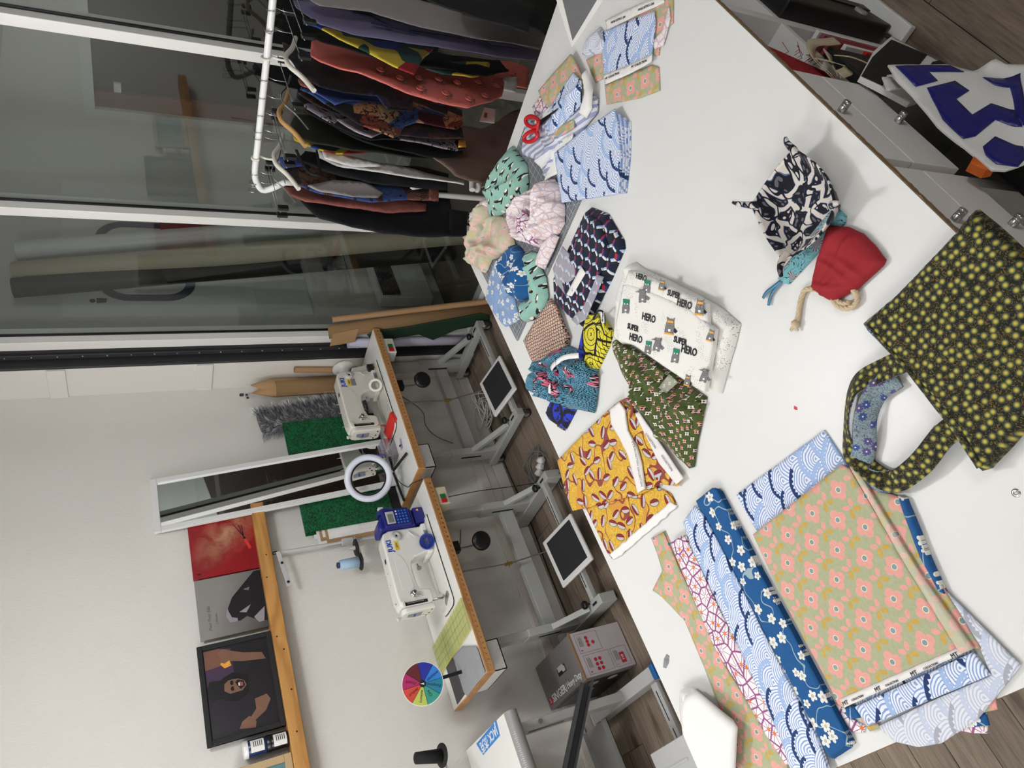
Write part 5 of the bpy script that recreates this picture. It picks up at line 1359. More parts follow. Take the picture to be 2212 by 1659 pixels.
poly('hat', [(0.44, 0.68), (0.60, 0.68), (0.62, 0.88), (0.52, 0.94), (0.42, 0.88)], 'print_hair', 0.0017, pn)
poly('face', [(0.455, 0.48), (0.50, 0.42), (0.55, 0.44), (0.585, 0.52), (0.59, 0.64), (0.56, 0.70), (0.49, 0.71), (0.45, 0.64)], 'skin_print', 0.002, pn)
poly('beard', [(0.47, 0.50), (0.50, 0.44), (0.55, 0.45), (0.575, 0.53), (0.55, 0.56), (0.51, 0.535)], 'print_hair', 0.0023, pn)
poly('mouth', [(0.50, 0.465), (0.535, 0.46), (0.55, 0.50), (0.53, 0.525), (0.505, 0.52)], 'print_pink', 0.0027, pn)
poly('teeth', [(0.508, 0.508), (0.543, 0.508), (0.54, 0.522), (0.51, 0.522)], 'paper_white', 0.003, pn)
for a in (0.475, 0.535): poly('glasses', [(a, 0.585), (a + 0.04, 0.585), (a + 0.043, 0.615), (a + 0.02, 0.63), (a - 0.003, 0.615)], 'print_hair', 0.0026, pn)
poly('blue_light', [(0.95, 0.36), (0.99, 0.36), (0.99, 0.5), (0.95, 0.48)], 'print_blue', 0.0012, pn)
# stacked jars
for i, (z, m1, lb) in enumerate(((SHZ, 'black_plastic', 'black paint jar standing on the shelf, under the blue jar'), (SHZ + 0.0925, 'jar_blue', 'blue paint jar with white lid stacked on the black jar'))):
    c = (0.862, WY - 0.055, z + 0.0005); t = thing('paint_jar', lb, 'jar', c, 'paint jars on the shelf')
    MB().lathe([(0.033, 0), (0.035, 0.004), (0.035, 0.07), (0.033, 0.073)], c, (0, 0, 1), 30).build('body', m1, t)
    MB().lathe([(0.0362, 0.073), (0.0362, 0.09), (0.034, 0.092)], c, (0, 0, 1), 30).build('lid', 'black_plastic' if i == 0 else 'white_plastic', t)
    vs, fs = [], []
    for k in range(9):
        a = -PI / 2 - 0.75 + 1.5 * k / 8; vs += [(c[0] + 0.0356 * math.cos(a), c[1] + 0.0356 * math.sin(a), z + zz) for zz in (0.01, 0.064)]
    fs = [(2 * k, 2 * k + 2, 2 * k + 3, 2 * k + 1) for k in range(8)]
    lb_ = MB().add(vs, fs, True).build('paper_label', 'paper_white', t)
    for k in range(5):
        vs = []
        for j in range(4):
            a = -PI / 2 - 0.15 + 0.7 * j / 3; vs += [(c[0] + 0.0359 * math.cos(a), c[1] + 0.0359 * math.sin(a), z + 0.018 + k * 0.008 + dz) for dz in (0, 0.003)]
        MB().add(vs, [(2 * j, 2 * j + 2, 2 * j + 3, 2 * j + 1) for j in range(3)], True).build('label_line', 'ink', t)
# wooden frame cut by the photo edge
picture('oak_picture', 'pale wooden picture frame with a teal photo at the shelf end', 0.36, 0.80, 0.235, 'teal_print', frame='frame_oak', fw=0.03, y=0.07)

# ================================================================== things leaning on the wall above the ring light table
b0, b1 = Vector((1.972, 3.345, ST + 0.002)), Vector((2.295, 3.37, ST + 0.002)); t0 = Vector((1.955, 3.492, 1.975)); t1 = t0 + (b1 - b0)
mr = thing('standing_mirror', 'tall narrow mirror in a white frame leaning on the wall', 'mirror', (b0 + b1) / 2)
ex = (b1 - b0); w_ = ex.length; ex.normalize(); ey = (t0 - b0); h_ = ey.length; ey.normalize(); nn = ex.cross(ey).normalized()
if nn.y > 0: nn = -nn
def mpos(a, b, d): return b0 + ex * a + ey * b + nn * d
fw = 0.03
for a0, a1, c0, c1 in ((0, w_, 0, fw), (0, w_, h_ - fw, h_), (0, fw, fw, h_ - fw), (w_ - fw, w_, fw, h_ - fw)):
    q = [(a0, c0), (a1, c0), (a1, c1), (a0, c1)]
    MB().add([mpos(a, b, 0.0) for a, b in q] + [mpos(a, b, 0.018) for a, b in q], [(3, 2, 1, 0), (4, 5, 6, 7), (0, 1, 5, 4), (1, 2, 6, 5), (2, 3, 7, 6), (3, 0, 4, 7)]).build('frame_rail', 'white_plastic', mr, bevel=0.002)
q = [(fw - 0.004, fw - 0.004), (w_ - fw + 0.004, fw - 0.004), (w_ - fw + 0.004, h_ - fw + 0.004), (fw - 0.004, h_ - fw + 0.004)]
MB().add([mpos(a, b, 0.003) for a, b in q] + [mpos(a, b, 0.008) for a, b in q], [(3, 2, 1, 0), (4, 5, 6, 7), (0, 1, 5, 4), (1, 2, 6, 5), (2, 3, 7, 6), (3, 0, 4, 7)]).build('mirror_glass', 'mirror_glass', mr)
# marbled green portfolio
pg = thing('marbled_portfolio', 'big green and black marbled portfolio leaning behind the mirror', 'portfolio', (2.17, 3.47, ST))
def lean_board(name, x0, x1, z0, z1, ya, yb, th, mat, parent, bev=0.001):
    return MB().add([(x0, ya, z0), (x1, ya, z0), (x1, yb, z1), (x0, yb, z1), (x0, ya + th, z0), (x1, ya + th, z0), (x1, yb + th, z1), (x0, yb + th, z1)], [(0, 1, 2, 3), (7, 6, 5, 4), (0, 4, 5, 1), (1, 5, 6, 2), (2, 6, 7, 3), (3, 7, 4, 0)]).build(name, mat, parent, bevel=bev)
lean_board('front_board', 1.808, 2.52, ST + 0.052, 1.288, 3.398, 3.425, 0.004, 'marbled_green', pg)
lean_board('spine', 1.80, 2.52, ST + 0.002, ST + 0.05, 3.396, 3.398, 0.03, 'black_matte', pg)
lean_board('back_board', 1.80, 2.52, ST + 0.052, 1.285, 3.425, 3.45, 0.004, 'marbled_green', pg)
for k in range(7):
    lean_board('paper', 1.775 - 0.02 * (k % 3), 2.48, ST + 0.06 + 0.01 * (k % 2), 1.16 + 0.014 * k, 3.404 + k * 0.003, 3.43 + k * 0.003, 0.0012, 'kraft' if k in (2, 4) else 'paper_white', pg, 0)
MB().tube([(1.80, 3.45, 1.04), (1.79, 3.452, 1.09), (1.82, 3.455, 1.13)], 0.0015, 6).build('tie_ribbon', 'cable_black', pg)
# faux fur roll
fr_ = thing('fur_roll', 'grey and white faux fur roll standing in the corner behind the machine', 'fur roll', (2.60, 3.42, ST))
fc0, fc1 = Vector((2.655, 3.484, ST + 0.004)), Vector((2.57, 3.484, 1.40)); FR = 0.085; SQ = Vector((1, 0.33, 1))
mbf = MB().tube([fc0 + (fc1 - fc0) * (k / 8) for k in range(9)], [FR] * 8 + [FR * 0.8], 24)
mbf.v = [(v[0], 3.484 + (v[1] - 3.484) * 0.33, v[2]) for v in mbf.v]; mbf.build('roll', 'fur_base', fr_)
rf = random.Random(5); vs, fs, uv = [], [], []
ax = (fc1 - fc0).normalized(); aa = ax.orthogonal().normalized(); bb_ = ax.cross(aa)
for k in range(7500):
    s = rf.random(); th = rf.uniform(0, 2 * PI)
    rd = aa * math.cos(th) + bb_ * math.sin(th)
    if rd.y > 0.6: continue
    p = fc0 + (fc1 - fc0) * s + Vector((rd.x, rd.y * 0.33, rd.z)) * FR * 0.98
    clump = nz(s * 26, th * 2.2); L = 0.038 + 0.03 * rf.random()
    d = (rd * 0.75 + ax * (0.55 + 0.5 * clump) + rd.cross(ax) * (0.5 * nz(s * 18, th * 3, 5) + rf.uniform(-0.18, 0.18)) + Vector((0, 0, 0))).normalized()
    sd = d.cross(rd).normalized() * 0.0016 if d.cross(rd).length > 1e-4 else aa * 0.0016
    p1 = p + d * L * 0.55; p2 = p + d * L + Vector((0, 0, -0.006)) - rd * 0.004
    if p2.y > WY - 0.006: continue
    n0 = len(vs); vs += [p - sd, p + sd, p1 + sd * 0.8, p1 - sd * 0.8, p2]; fs += [(n0, n0 + 1, n0 + 2, n0 + 3), (n0 + 3, n0 + 2, n0 + 4)]
    tint = 0.2 * rf.random() + 0.25 * (clump + 0.3)
    uv += [(0, max(0, 0.0 + tint * 0.5)), (0, max(0, tint * 0.5)), (0, 0.42 + tint), (0, 0.42 + tint), (0, min(1, 0.8 + tint))]
mb = MB(); mb.add(vs, fs, True); o = mb.build('fur_pile', 'fur', fr_, uvs=uv, recalc=False); o['kind'] = 'stuff'
# card and paper rolls
def corr_roll(label, p, q, r, flap=None, name='corrugated_roll', group='corrugated card rolls', sq=1.0):
    t = thing(name, label, 'card roll', p, group); p, q = Vector(p), Vector(q); d = (q - p).normalized(); a = d.orthogonal().normalized(); b = d.cross(a)
    n = 40; vs = []; uv = []
    for s in (0, 1):
        for k in range(n + 1):
            th = 2 * PI * k / n * 1.12; rr_ = r * (1 - 0.05 * k / n)
            e_ = (a * math.cos(th) + b * math.sin(th)) * rr_; e_.x *= sq; vs.append(p + (q - p) * s + e_); uv.append((k * 2.2, s * 3))
    fs = [(k, k + 1, n + 2 + k, n + 1 + k) for k in range(n)]
    o = MB().add(vs, fs, True).build('sheet', 'corrugated', t, uvs=uv, recalc=False)
    m_ = o.modifiers.new('s', 'SOLIDIFY'); m_.thickness = 0.004
    mbi = MB().tube([p + d * 0.002, q - d * 0.01], r * 0.86, 24); mbi.v = [(p.x + (v[0] - p.x) * sq, v[1], v[2]) for v in mbi.v]; mbi.build('inner_layers', 'kraft_dark', t)
    return t
ca = corr_roll('brown corrugated card roll leaning on the glazing by the table end', (2.897, 2.895, 0.01), (2.897, 3.085, 1.0), 0.052, sq=0.55)
MB().add([Vector((2.868, 3.03, 0.84)), Vector((2.872, 3.15, 0.84)), Vector((2.872, 3.18, 0.985)), Vector((2.868, 3.07, 0.985))], [(0, 1, 2, 3)]).build('kraft_flap', 'kraft', ca)
t = thing('kraft_tube', 'thin kraft paper tube leaning on the glazing beside the corrugated roll', 'paper tube', (2.88, 2.81, 0), 'kraft tubes')
MB().tube([(2.88, 2.812, 0.008), (2.902, 2.985, 0.995)], 0.0175, 20).build('tube', 'kraft', t)
MB().lathe([(0.012, 0), (0.012, 0.001)], (2.902, 2.985, 0.9955), (0.02, 0.17, 0.98), 16).build('bore', 'kraft_dark', t)
gh = thing('green_leather', 'dark green leather piece draped below the corrugated roll', 'leather', (2.80, 3.0, 0.4))
pts = [onx(x, y, 2.8645) for x, y in ((792, 722), (812, 714), (870, 707), (940, 694), (1000, 684), (1040, 676), (1056, 682), (1056, 694), (1035, 702), (985, 712), (935, 734), (905, 722), (862, 728), (825, 738), (800, 732))]
V, F, pl = sheet2d(resample([Vector((p.y, p.z)) for p in pts], 0.014), 0.014)
vs = [(2.8645 + 0.0012 * nz(a * 14, b * 6), a, max(0.004, b)) for a, b in V]
o = MB().add(vs, F, True).build('sheet', 'green_hide', gh, recalc=False); m_ = o.modifiers.new('s', 'SOLIDIFY'); m_.thickness = 0.003
t = thing('paper_roll', 'white paper roll standing between the far table end and the glazing', 'paper roll', (2.893, 3.18, 0))
N = 26; vs = []
for z in (0.002, 0.87):
    for k in range(N + 1):
        a = 2 * PI * k / N * 1.5; r = 0.028 - 0.006 * k / N; vs.append((2.892 + r * math.cos(a), 3.18 + r * math.sin(a) * 1.3, z))
o = MB().add(vs, [(k, k + 1, N + 2 + k, N + 1 + k) for k in range(N)], True).build('sheet', 'paper_lilac', t, recalc=False); m_ = o.modifiers.new('s', 'SOLIDIFY'); m_.thickness = 0.0015
corr_roll('brown corrugated card roll standing in the wall corner behind the fur roll', (2.795, 3.44, ST + 0.003), (2.785, 3.445, 1.285), 0.05)
t = thing('kraft_sheet_roll', 'rolled brown kraft paper sheet rising above the corner card roll', 'paper roll', (2.80, 3.47, ST))
vs = []
for z, s in ((ST + 0.003, 1), (1.30, 1), (1.40, 0.55)):
    for k in range(13):
        a = PI * 0.95 + PI * 1.1 * k / 12; vs.append((2.80 + 0.062 * math.cos(a) * s, 3.455 + 0.05 * math.sin(a) * (1 if z < 1.35 else 0.4), z + 0.02 * math.sin(k)))
o = MB().add(vs, [(r_ * 13 + k, r_ * 13 + k + 1, r_ * 13 + 14 + k, r_ * 13 + 13 + k) for r_ in (0, 1) for k in range(12)], True).build('sheet', 'kraft', t, recalc=False); m_ = o.modifiers.new('s', 'SOLIDIFY'); m_.thickness = 0.001
t = thing('kraft_tube', 'thin kraft tube standing between the handwheel and the dark strip', 'paper tube', (2.852, 3.40, ST), 'kraft tubes')
MB().tube([(2.85, 3.385, ST + 0.003), (2.855, 3.36, 1.17)], 0.018, 20).build('tube', 'kraft', t)
MB().lathe([(0.012, 0), (0.012, 0.001)], (2.855, 3.36, 1.171), (0, 0, 1), 16).build('bore', 'kraft_dark', t)

# ================================================================== small things on the ring light table
rl = thing('ring_light', 'switched off white ring light on a black mini tripod', 'lamp', (1.99, 3.22, ST))
rc = Vector((1.952, 3.2, 0.966)); n_ = (Vector((0, 0, CAM_H)) - rc).normalized(); a_ = n_.orthogonal().normalized(); b_ = n_.cross(a_)
MB().tube([rc + (a_ * math.cos(t) + b_ * math.sin(t)) * 0.108 for t in [2 * PI * k / 64 for k in range(64)]], 0.0175, 14, closed=True).build('ring', 'glow_ring', rl)
MB().tube([rc - n_ * 0.008 + (a_ * math.cos(t) + b_ * math.sin(t)) * 0.1 for t in [2 * PI * k / 64 for k in range(64)]], 0.0165, 10, closed=True).build('back_shell', 'black_plastic', rl)
hub = Vector((1.995, 3.23, ST + 0.055))
MB().tube([hub, hub + Vector((-0.008, -0.005, 0.045))], 0.009, 12).build('neck', 'white_plastic', rl)
for e in ((2.006, 3.085), (1.852, 3.318), (2.12, 3.335)):
    MB().beam(hub, (e[0], e[1], ST + 0.007), 0.014, 0.011).build('tripod_leg', 'black_plastic', rl, bevel=0.003)
MB().tube(smoothpts([hub, (1.94, 3.25, ST + 0.03), (1.88, 3.22, ST + 0.004), (1.862, 3.16, ST + 0.002), (1.858, 3.12, ST - 0.05)]), 0.002, 6).build('cable', 'cable_black', rl)
pb = thing('pen_box', 'clear pink printed box with pens beside the ring light', 'box', (2.14, 3.3, ST))
for (x0, x1, y0_, y1_) in ((2.08, 2.083, 3.21, 3.33), (2.197, 2.2, 3.21, 3.33), (2.08, 2.2, 3.21, 3.213), (2.08, 2.2, 3.327, 3.33)):
    MB().bb(x0, x1, y0_, y1_, ST + 0.002, ST + 0.075).build('wall', 'clear_plastic', pb)
MB().bb(2.08, 2.2, 3.21, 3.33, ST + 0.002, ST + 0.005).build('base', 'clear_plastic', pb)
for k in range(14):
    rx = random.Random(k); MB().bb(*(lambda x, y: (x - 0.012, x + 0.012, y - 0.008, y + 0.008))(2.1 + 0.08 * rx.random(), 3.23 + 0.08 * rx.random()), ST + 0.006 + 0.003 * k, ST + 0.012 + 0.003 * k).build('scrap', ['print_pink', 'print_purple', 'paper_lilac', 'print_dark'][k % 4], pb)
for k, (mt, a, b) in enumerate((('logo_blue', (2.16, 3.31, ST + 0.01), (2.19, 3.355, ST + 0.12)), ('green_plastic', (2.12, 3.30, ST + 0.01), (2.10, 3.345, ST + 0.10)), ('white_plastic', (2.14, 3.30, ST + 0.01), (2.13, 3.35, ST + 0.115)))):
    MB().tube([a, b], 0.004, 8).build('pen', mt, pb)
pc = thing('pin_cushion_tag', 'oval lilac printed tag with a black dot beside the needle', 'tag', (2.10, 3.13, ST))
MB().prism([(0.045 * math.cos(k * PI / 12) , 0.027 * math.sin(k * PI / 12)) for k in range(24)], (2.10, 3.135, ST + 0.0005), (0.75, -0.4, 0), (0.4, 0.75, 0), (0, 0, 0.002)).build('card', 'paper_lilac', pc)
for k in range(9):
    r_ = random.Random(k + 40); MB().lathe([(0.004 + 0.004 * r_.random(), 0), (0.003, 0.0006)], (2.10 + 0.05 * (r_.random() - 0.5), 3.135 + 0.03 * (r_.random() - 0.5), ST + 0.0026), (0, 0, 1), 10).build('print_blot', ['print_pink', 'print_purple'][k % 2], pc)
MB().lathe([(0.006, 0), (0.006, 0.005), (0.004, 0.006)], (2.10, 3.15, ST + 0.0026), (0, 0, 1), 14).build('black_knob', 'black_plastic', pc)
rs = thing('red_pocket', 'small bright red fabric pocket under the machine foot', 'fabric', (2.24, 3.17, ST + 0.012))
Rz = Euler((0.12, -0.1, 0.25)).to_matrix()
for k in range(3): MB().box((2.245 + 0.003 * k, 3.165, ST + 0.0155 + 0.004 * k), (0.07 - 0.004 * k, 0.16 - 0.01 * k, 0.003), Rz).build('layer', 'red_bright', rs, bevel=0.001)
tr = thing('tape_roll', 'white roll of adhesive tape against the machine column', 'tape', (2.53, 3.11, ST + 0.05))
MB().lathe([(0.024, -0.012), (0.038, -0.012), (0.038, 0.012), (0.024, 0.012), (0.024, -0.012)], (2.50, 3.11, ST + 0.051), (-0.45, -0.75, 0.35), 40, cap=False).build('tape', 'paper_white', tr)
MB().lathe([(0.022, -0.011), (0.0245, -0.011), (0.0245, 0.011), (0.022, 0.011), (0.022, -0.011)], (2.50, 3.11, ST + 0.051), (-0.45, -0.75, 0.35), 40, cap=False).build('core', 'kraft', tr)

# ================================================================== on the colour wheel table
pd = thing('pin_dish', 'blue magnetic dish of pins on the machine bed', 'dish', (1.505, 3.13, ST + 0.03))
MB().lathe([(0.0, 0), (0.03, 0.0), (0.036, 0.006), (0.04, 0.02), (0.037, 0.024), (0.034, 0.02), (0.03, 0.012), (0.0, 0.010)], (1.50, 3.118, ST + 0.028), (-0.35, -0.72, 0.6), 36).build('dish', 'dish_blue', pd)
nA = Vector((-0.35, -0.72, 0.6)).normalized(); cA = Vector((1.50, 3.118, ST + 0.028)) + nA * 0.013; u1 = nA.orthogonal().normalized(); u2 = nA.cross(u1)
for k in range(36):
    r_ = random.Random(k + 11); a = r_.random() * 6.28; rr_ = 0.024 * math.sqrt(r_.random()); a2 = r_.random() * 6.28
    c = cA + u1 * rr_ * math.cos(a) + u2 * rr_ * math.sin(a) + nA * 0.004 * r_.random(); d = u1 * math.cos(a2) + u2 * math.sin(a2) + nA * r_.uniform(-0.1, 0.3)
    MB().tube([c - d * 0.009, c + d * 0.009], 0.0006, 5).build('pin', 'dark_steel', pd)
def on_table(name, px, z, th, mat, label, cat, parent=None, bevel=0.0):
    p = [onz(x, y, z) for x, y in px]
    o = MB().prism([(q.x, min(q.y, WY - 0.004)) for q in p], (0, 0, z), (1, 0, 0), (0, 1, 0), (0, 0, th)).build(name, mat, parent, bevel=bevel)
    if parent is None: tag(o, label, cat)
    return o
on_table('dark_board', [(965, 1442), (979, 1420), (1004, 1500), (989, 1521)], ST + 0.0008, 0.004, 'board_grey', 'dark grey board lying under the grey tissue near the colour wheel', 'board')
cloth('tissue_paper', [(979, 1419), (1000, 1396), (1030, 1396), (1049, 1453), (1010, 1504), (1002, 1495)], ST + 0.0055, 'tissue_grey', 'crumpled grey tissue sheet at the near end of the sewing table', 'paper', thick=0.0008, wr=0.006, wf=22, step=0.008, seed=2)
qr = [onz(x, y, ST + 0.009) for x, y in ((997, 1291), (1016, 1359), (951, 1460), (926, 1412))]
ru = thing('quilting_ruler', 'long clear yellow gridded ruler lying across the sewing table', 'ruler', (qr[0] + qr[2]) / 2)
for q in qr: q.y = min(q.y, WY - 0.006)
m_, nt, b_ = new_mat('ruler_clear'); nt.nodes.remove(b_); c = Ctx(nt); out = nt.nodes['Material Output']
tr_ = c.node('ShaderNodeBsdfTransparent'); tr_.inputs[0].default_value = (0.93, 0.95, 0.72, 1); df = c.node('ShaderNodeBsdfDiffuse'); df.inputs[0].default_value = RGB(216, 218, 170)
mx = c.node('ShaderNodeMixShader'); mx.inputs[0].default_value = 0.3; nt.links.new(tr_.outputs[0], mx.inputs[1]); nt.links.new(df.outputs[0], mx.inputs[2]); nt.links.new(mx.outputs[0], out.inputs[0])
quad_slab('blade', qr, 0.003, 'ruler_clear', ru, 0)
def lerp4(a, b): return (qr[0] * (1 - a) + qr[3] * a) * (1 - b) + (qr[1] * (1 - a) + qr[2] * a) * b
up3 = Vector((0, 0, 0.0036))
for k in range(13):
    a = k / 12; MB().beam(lerp4(a, 0) + up3, lerp4(a, 1) + up3, 0.0012, 0.0004).build('grid_line', 'ink_grey' if k % 4 else 'ink', ru)
for k in range(5):
    b = k / 4; MB().beam(lerp4(0, b) + up3, lerp4(1, b) + up3, 0.0012 if 0 < k < 4 else 0.003, 0.0004).build('grid_line', 'ink_grey' if 0 < k < 4 else 'yellow_sticker', ru)
# colour wheel
wc = ony(913, 1477, 3.24); wn_ = (Vector((0, 0, CAM_H)) - wc); wn_.z *= 0.75; wn_.normalize()
we = Vector((0, 0, 1)).cross(wn_).normalized(); wu = wn_.cross(we).normalized()
cw = thing('colour_wheel', 'round colour wheel with handwritten names on a black stick', 'colour wheel', (wc.x, wc.y, ST))
WR = 0.09
MB().lathe([(WR + 0.003, -0.003), (WR + 0.003, 0.0)], wc, wn_, 64).build('disc', 'paper_white', cw)
wcol = [(RGB(26, 36, 150), ''), (RGB(40, 122, 205), 'elastique'), (RGB(20, 125, 152), 'Pompons'), (RGB(52, 150, 132), 'Cire'), (RGB(188, 198, 92), 'Lunette'), (RGB(200, 66, 50), 'criquet'), (RGB(172, 24, 96), 'Piment'), (RGB(92, 14, 26), '')]
# angles in the disc plane: image-up (towards the ceiling) = wu, so start at the deep blue wedge
for k, (cc, nm) in enumerate(wcol):
    plain('wheel_%d' % k, cc, 0.6, var=0.04)
    a0 = -PI * 0.02 - k * PI / 4 + 0.12; a1 = a0 - PI / 4
    pts = [(0, 0)] + [(WR * math.cos(a0 + (a1 - a0) * j / 8), WR * math.sin(a0 + (a1 - a0) * j / 8)) for j in range(9)]
    wd = MB().prism([(p[0], p[1]) for p in reversed(pts)], wc + wn_ * 0.0002, we, wu, wn_ * 0.0008).build('wedge', 'wheel_%d' % k, cw)
    am = (a0 + a1) / 2; d = we * math.cos(am) + wu * math.sin(am)
    MB().beam(wc + wn_ * 0.0014, wc + wn_ * 0.0014 + (we * math.cos(a0) + wu * math.sin(a0)) * WR, 0.0014, 0.0006, wn_).build('divider', 'ink', cw)
    if nm:
        s = 1 if math.cos(am) > 0 else -1
        text('name', nm, 0.019, wc + wn_ * 0.0016 + d * WR * 0.58, d * s, wn_.cross(d) * s, 'ink', wd, shear=0.25, sx=0.9)
MB().lathe([(0.0145, 0), (0.0145, 0.003)], wc + wn_ * 0.001, wn_, 24).build('hub', 'black_plastic', cw)
MB().prism([(-0.004, -0.008), (0.0, 0.012), (0.004, -0.008), (0, -0.004)], wc + wn_ * 0.0042, (we - wu * 0.25).normalized(), (wu + we * 0.25).normalized(), wn_ * 0.0006).build('pointer', 'ink_white', cw)
MB().beam(wc - wn_ * 0.006 - wu * 0.02, Vector((wc.x + 0.01, wc.y + 0.01, ST + 0.005)), 0.016, 0.006, wn_).build('stick', 'black_plastic', cw)

# ================================================================== under the tables: carton, cables
bxx = thing('machine_carton', 'large grey machine carton with battered corners under the tables', 'carton', (0.76, 3.26, 0))
x0, x1, y0_, y1_, hb = 0.652, 0.872, 3.035, 3.47, 0.292
MB().bb(x0, x1, y0_, y1_, 0.002, hb).build('box', 'carton_dark', bxx, bevel=0.006)
MB().bb(x0 + 0.004, x1 - 0.004, y0_ - 0.002, y0_, 0.006, hb - 0.004).build('long_side_print', 'carton_light', bxx)
MB().bb(x0 - 0.002, x1 + 0.002, y0_ - 0.004, y0_ + 0.006, hb - 0.004, hb + 0.003).build('torn_edge', 'kraft_dark', bxx)
sdn = Vector((0, -1, 0)); sy = y0_ - 0.0025
def cardp(a, b): return (x0 + (x1 - x0) * a, sy, hb * b)
for (a0, a1, b0_, b1_, ttl, rows) in ((0.52, 0.93, 0.50, 0.92, '4', ((0.66, 0.72), (0.74, 0.72), (0.82, 0.72), (0.70, 0.62))), (0.06, 0.47, 0.42, 0.90, '6', ((0.14, 0.70), (0.24, 0.70), (0.34, 0.70), (0.14, 0.62), (0.24, 0.62), (0.34, 0.62))), (0.06, 0.47, 0.08, 0.38, '1', ())):
    A_, B_ = cardp(a0, b0_), cardp(a1, b1_)
    for q in ((A_[0], B_[0], A_[2], A_[2] + 0.001), (A_[0], B_[0], B_[2] - 0.001, B_[2]), (A_[0], A_[0] + 0.001, A_[2], B_[2]), (B_[0] - 0.001, B_[0], A_[2], B_[2])):
        MB().bb(q[0], q[1], sy - 0.0006, sy, q[2], q[3]).build('print_border', 'ink_grey', bxx)
    text('print_number', ttl, 0.016, (A_[0] + 0.012, sy - 0.0006, B_[2] - 0.014), (1, 0, 0), (0, 0, 1), 'ink_red', bxx)
    for (a, b) in rows: MB().lathe([(0.0085, 0), (0.0085, 0.0006)], cardp(a, b), (0, -1, 0), 16).build('print_dot', 'ink_red', bxx)
    for k in range(4): MB().bb(A_[0] + 0.03, B_[0] - 0.012 - 0.006 * (k % 2), sy - 0.0006, sy, B_[2] - 0.014 - k * 0.006, B_[2] - 0.012 - k * 0.006).build('print_line', 'ink_grey', bxx)
MB().bb(*[cardp(0.12, 0)[0], cardp(0.34, 0)[0]], sy - 0.0006, sy, hb * 0.16, hb * 0.25).build('print_badge', 'ink_red', bxx)
text('print_badge_text', '110', 0.018, (cardp(0.23, 0)[0], sy - 0.0012, hb * 0.205), (1, 0, 0), (0, 0, 1), 'ink_white', bxx, bold=0.0004)
text('brand_print', 'SINGER', 0.05, ((x0 + 0.036), (y0_ + y1_) / 2 + 0.07, hb + 0.0006), (0, -1, 0), (1, 0, 0), 'ink_white', bxx, bold=0.0006)
text('brand_print', '| Heavy Duty', 0.042, ((x0 + 0.036), y0_ + 0.115, hb + 0.0006), (0, -1, 0), (1, 0, 0), 'ink_white', bxx, sx=0.8, shear=0.15)
MB().lathe([(0.02, 0), (0.02, 0.0008)], (x0 + 0.036, y1_ - 0.04, hb), (0, 0, 1), 20).build('red_emblem', 'ink_red', bxx)
text('emblem_letter', 'S', 0.03, (x0 + 0.036, y1_ - 0.04, hb + 0.0009), (0, -1, 0), (1, 0, 0), 'ink_white', bxx)
hd = MB().bb(x0 + 0.095, x0 + 0.13, 3.17, 3.26, hb - 0.001, hb + 0.0012).build('handle_hole', 'black_matte', bxx)
MB().prism([(0, 0), (0.02, 0.0), (0.035, 0.02), (0.035, 0.075), (0.012, 0.075), (0.012, 0.035), (0, 0.03)], (x0 + 0.10, 3.175, hb + 0.0014), (1, 0, 0), (0, 1, 0), (0, 0, 0.001)).build('handle_flap', 'carton_light', bxx)
pc_ = MB().bb(x0 - 0.002, x0, y0_ + 0.05, y1_ - 0.02, 0.02, hb - 0.03).build('end_print', 'print_dark', bxx)
for k, (yy, zz) in enumerate(((3.14, 0.2), (3.25, 0.17), (3.12, 0.1))): MB().lathe([(0.026, 0), (0.026, 0.0008)], (x0 - 0.002, yy, zz), (-1, 0, 0), 20).build('end_print_dot', 'carton_light', bxx)
def cable(label, pts, r, mat, name='cable', group=None):
    return tag(MB().tube(smoothpts(pts, 5), r, 7).build(name, mat), label, 'cable', group)
def tangle(label, c, rad, n, r, mat, seed, h=0.05):
    rr_ = random.Random(seed); pts = []
    for k in range(n):
        a = k * 2.1 + rr_.random(); q = rad * (0.35 + 0.65 * rr_.random()); pts.append((c[0] + q * math.cos(a), c[1] + 1.1 * q * math.sin(a), 0.006 + h * rr_.random()))
    return cable(label, pts, r, mat)
tangle('tangled white power cables on the floor under the ring light table', (2.47, 3.36, 0), 0.14, 26, 0.0035, 'cable_white', 1, 0.09)
tangle('looped grey cable on the floor between the two sewing tables', (1.86, 3.14, 0), 0.14, 16, 0.003, 'cable_grey', 2, 0.03)
tangle('thin black charger cable looped by the blue motor table foot', (1.64, 2.93, 0), 0.07, 12, 0.002, 'cable_black', 3, 0.02)
cable('grey cable hanging under the blue motor table', [(1.55, 3.40, 0.70), (1.56, 3.45, 0.55), (1.60, 3.46, 0.48), (1.70, 3.46, 0.44)], 0.004, 'cable_grey')
cable('thin black cable from the switch box down to the floor', [(1.70, 3.07, 0.67), (1.73, 3.10, 0.45), (1.74, 3.12, 0.2), (1.72, 3.08, 0.01), (1.66, 3.0, 0.006)], 0.0022, 'cable_black')
cable('brown cable sagging under the ring light table', [(2.50, 3.2, 0.66), (2.44, 3.3, 0.5), (2.40, 3.4, 0.46), (2.34, 3.44, 0.40), (2.28, 3.45, 0.3)], 0.0035, 'cable_grey')
cable('power cable lying along the wall skirting', [(0.95, 3.45, 0.006), (1.3, 3.46, 0.006), (1.7, 3.44, 0.006), (2.05, 3.46, 0.006), (2.4, 3.45, 0.006)], 0.004, 'cable_black')
pk = thing('power_plug', 'white round power plugs joined by the table foot', 'plug', (1.79, 3.08, 0))
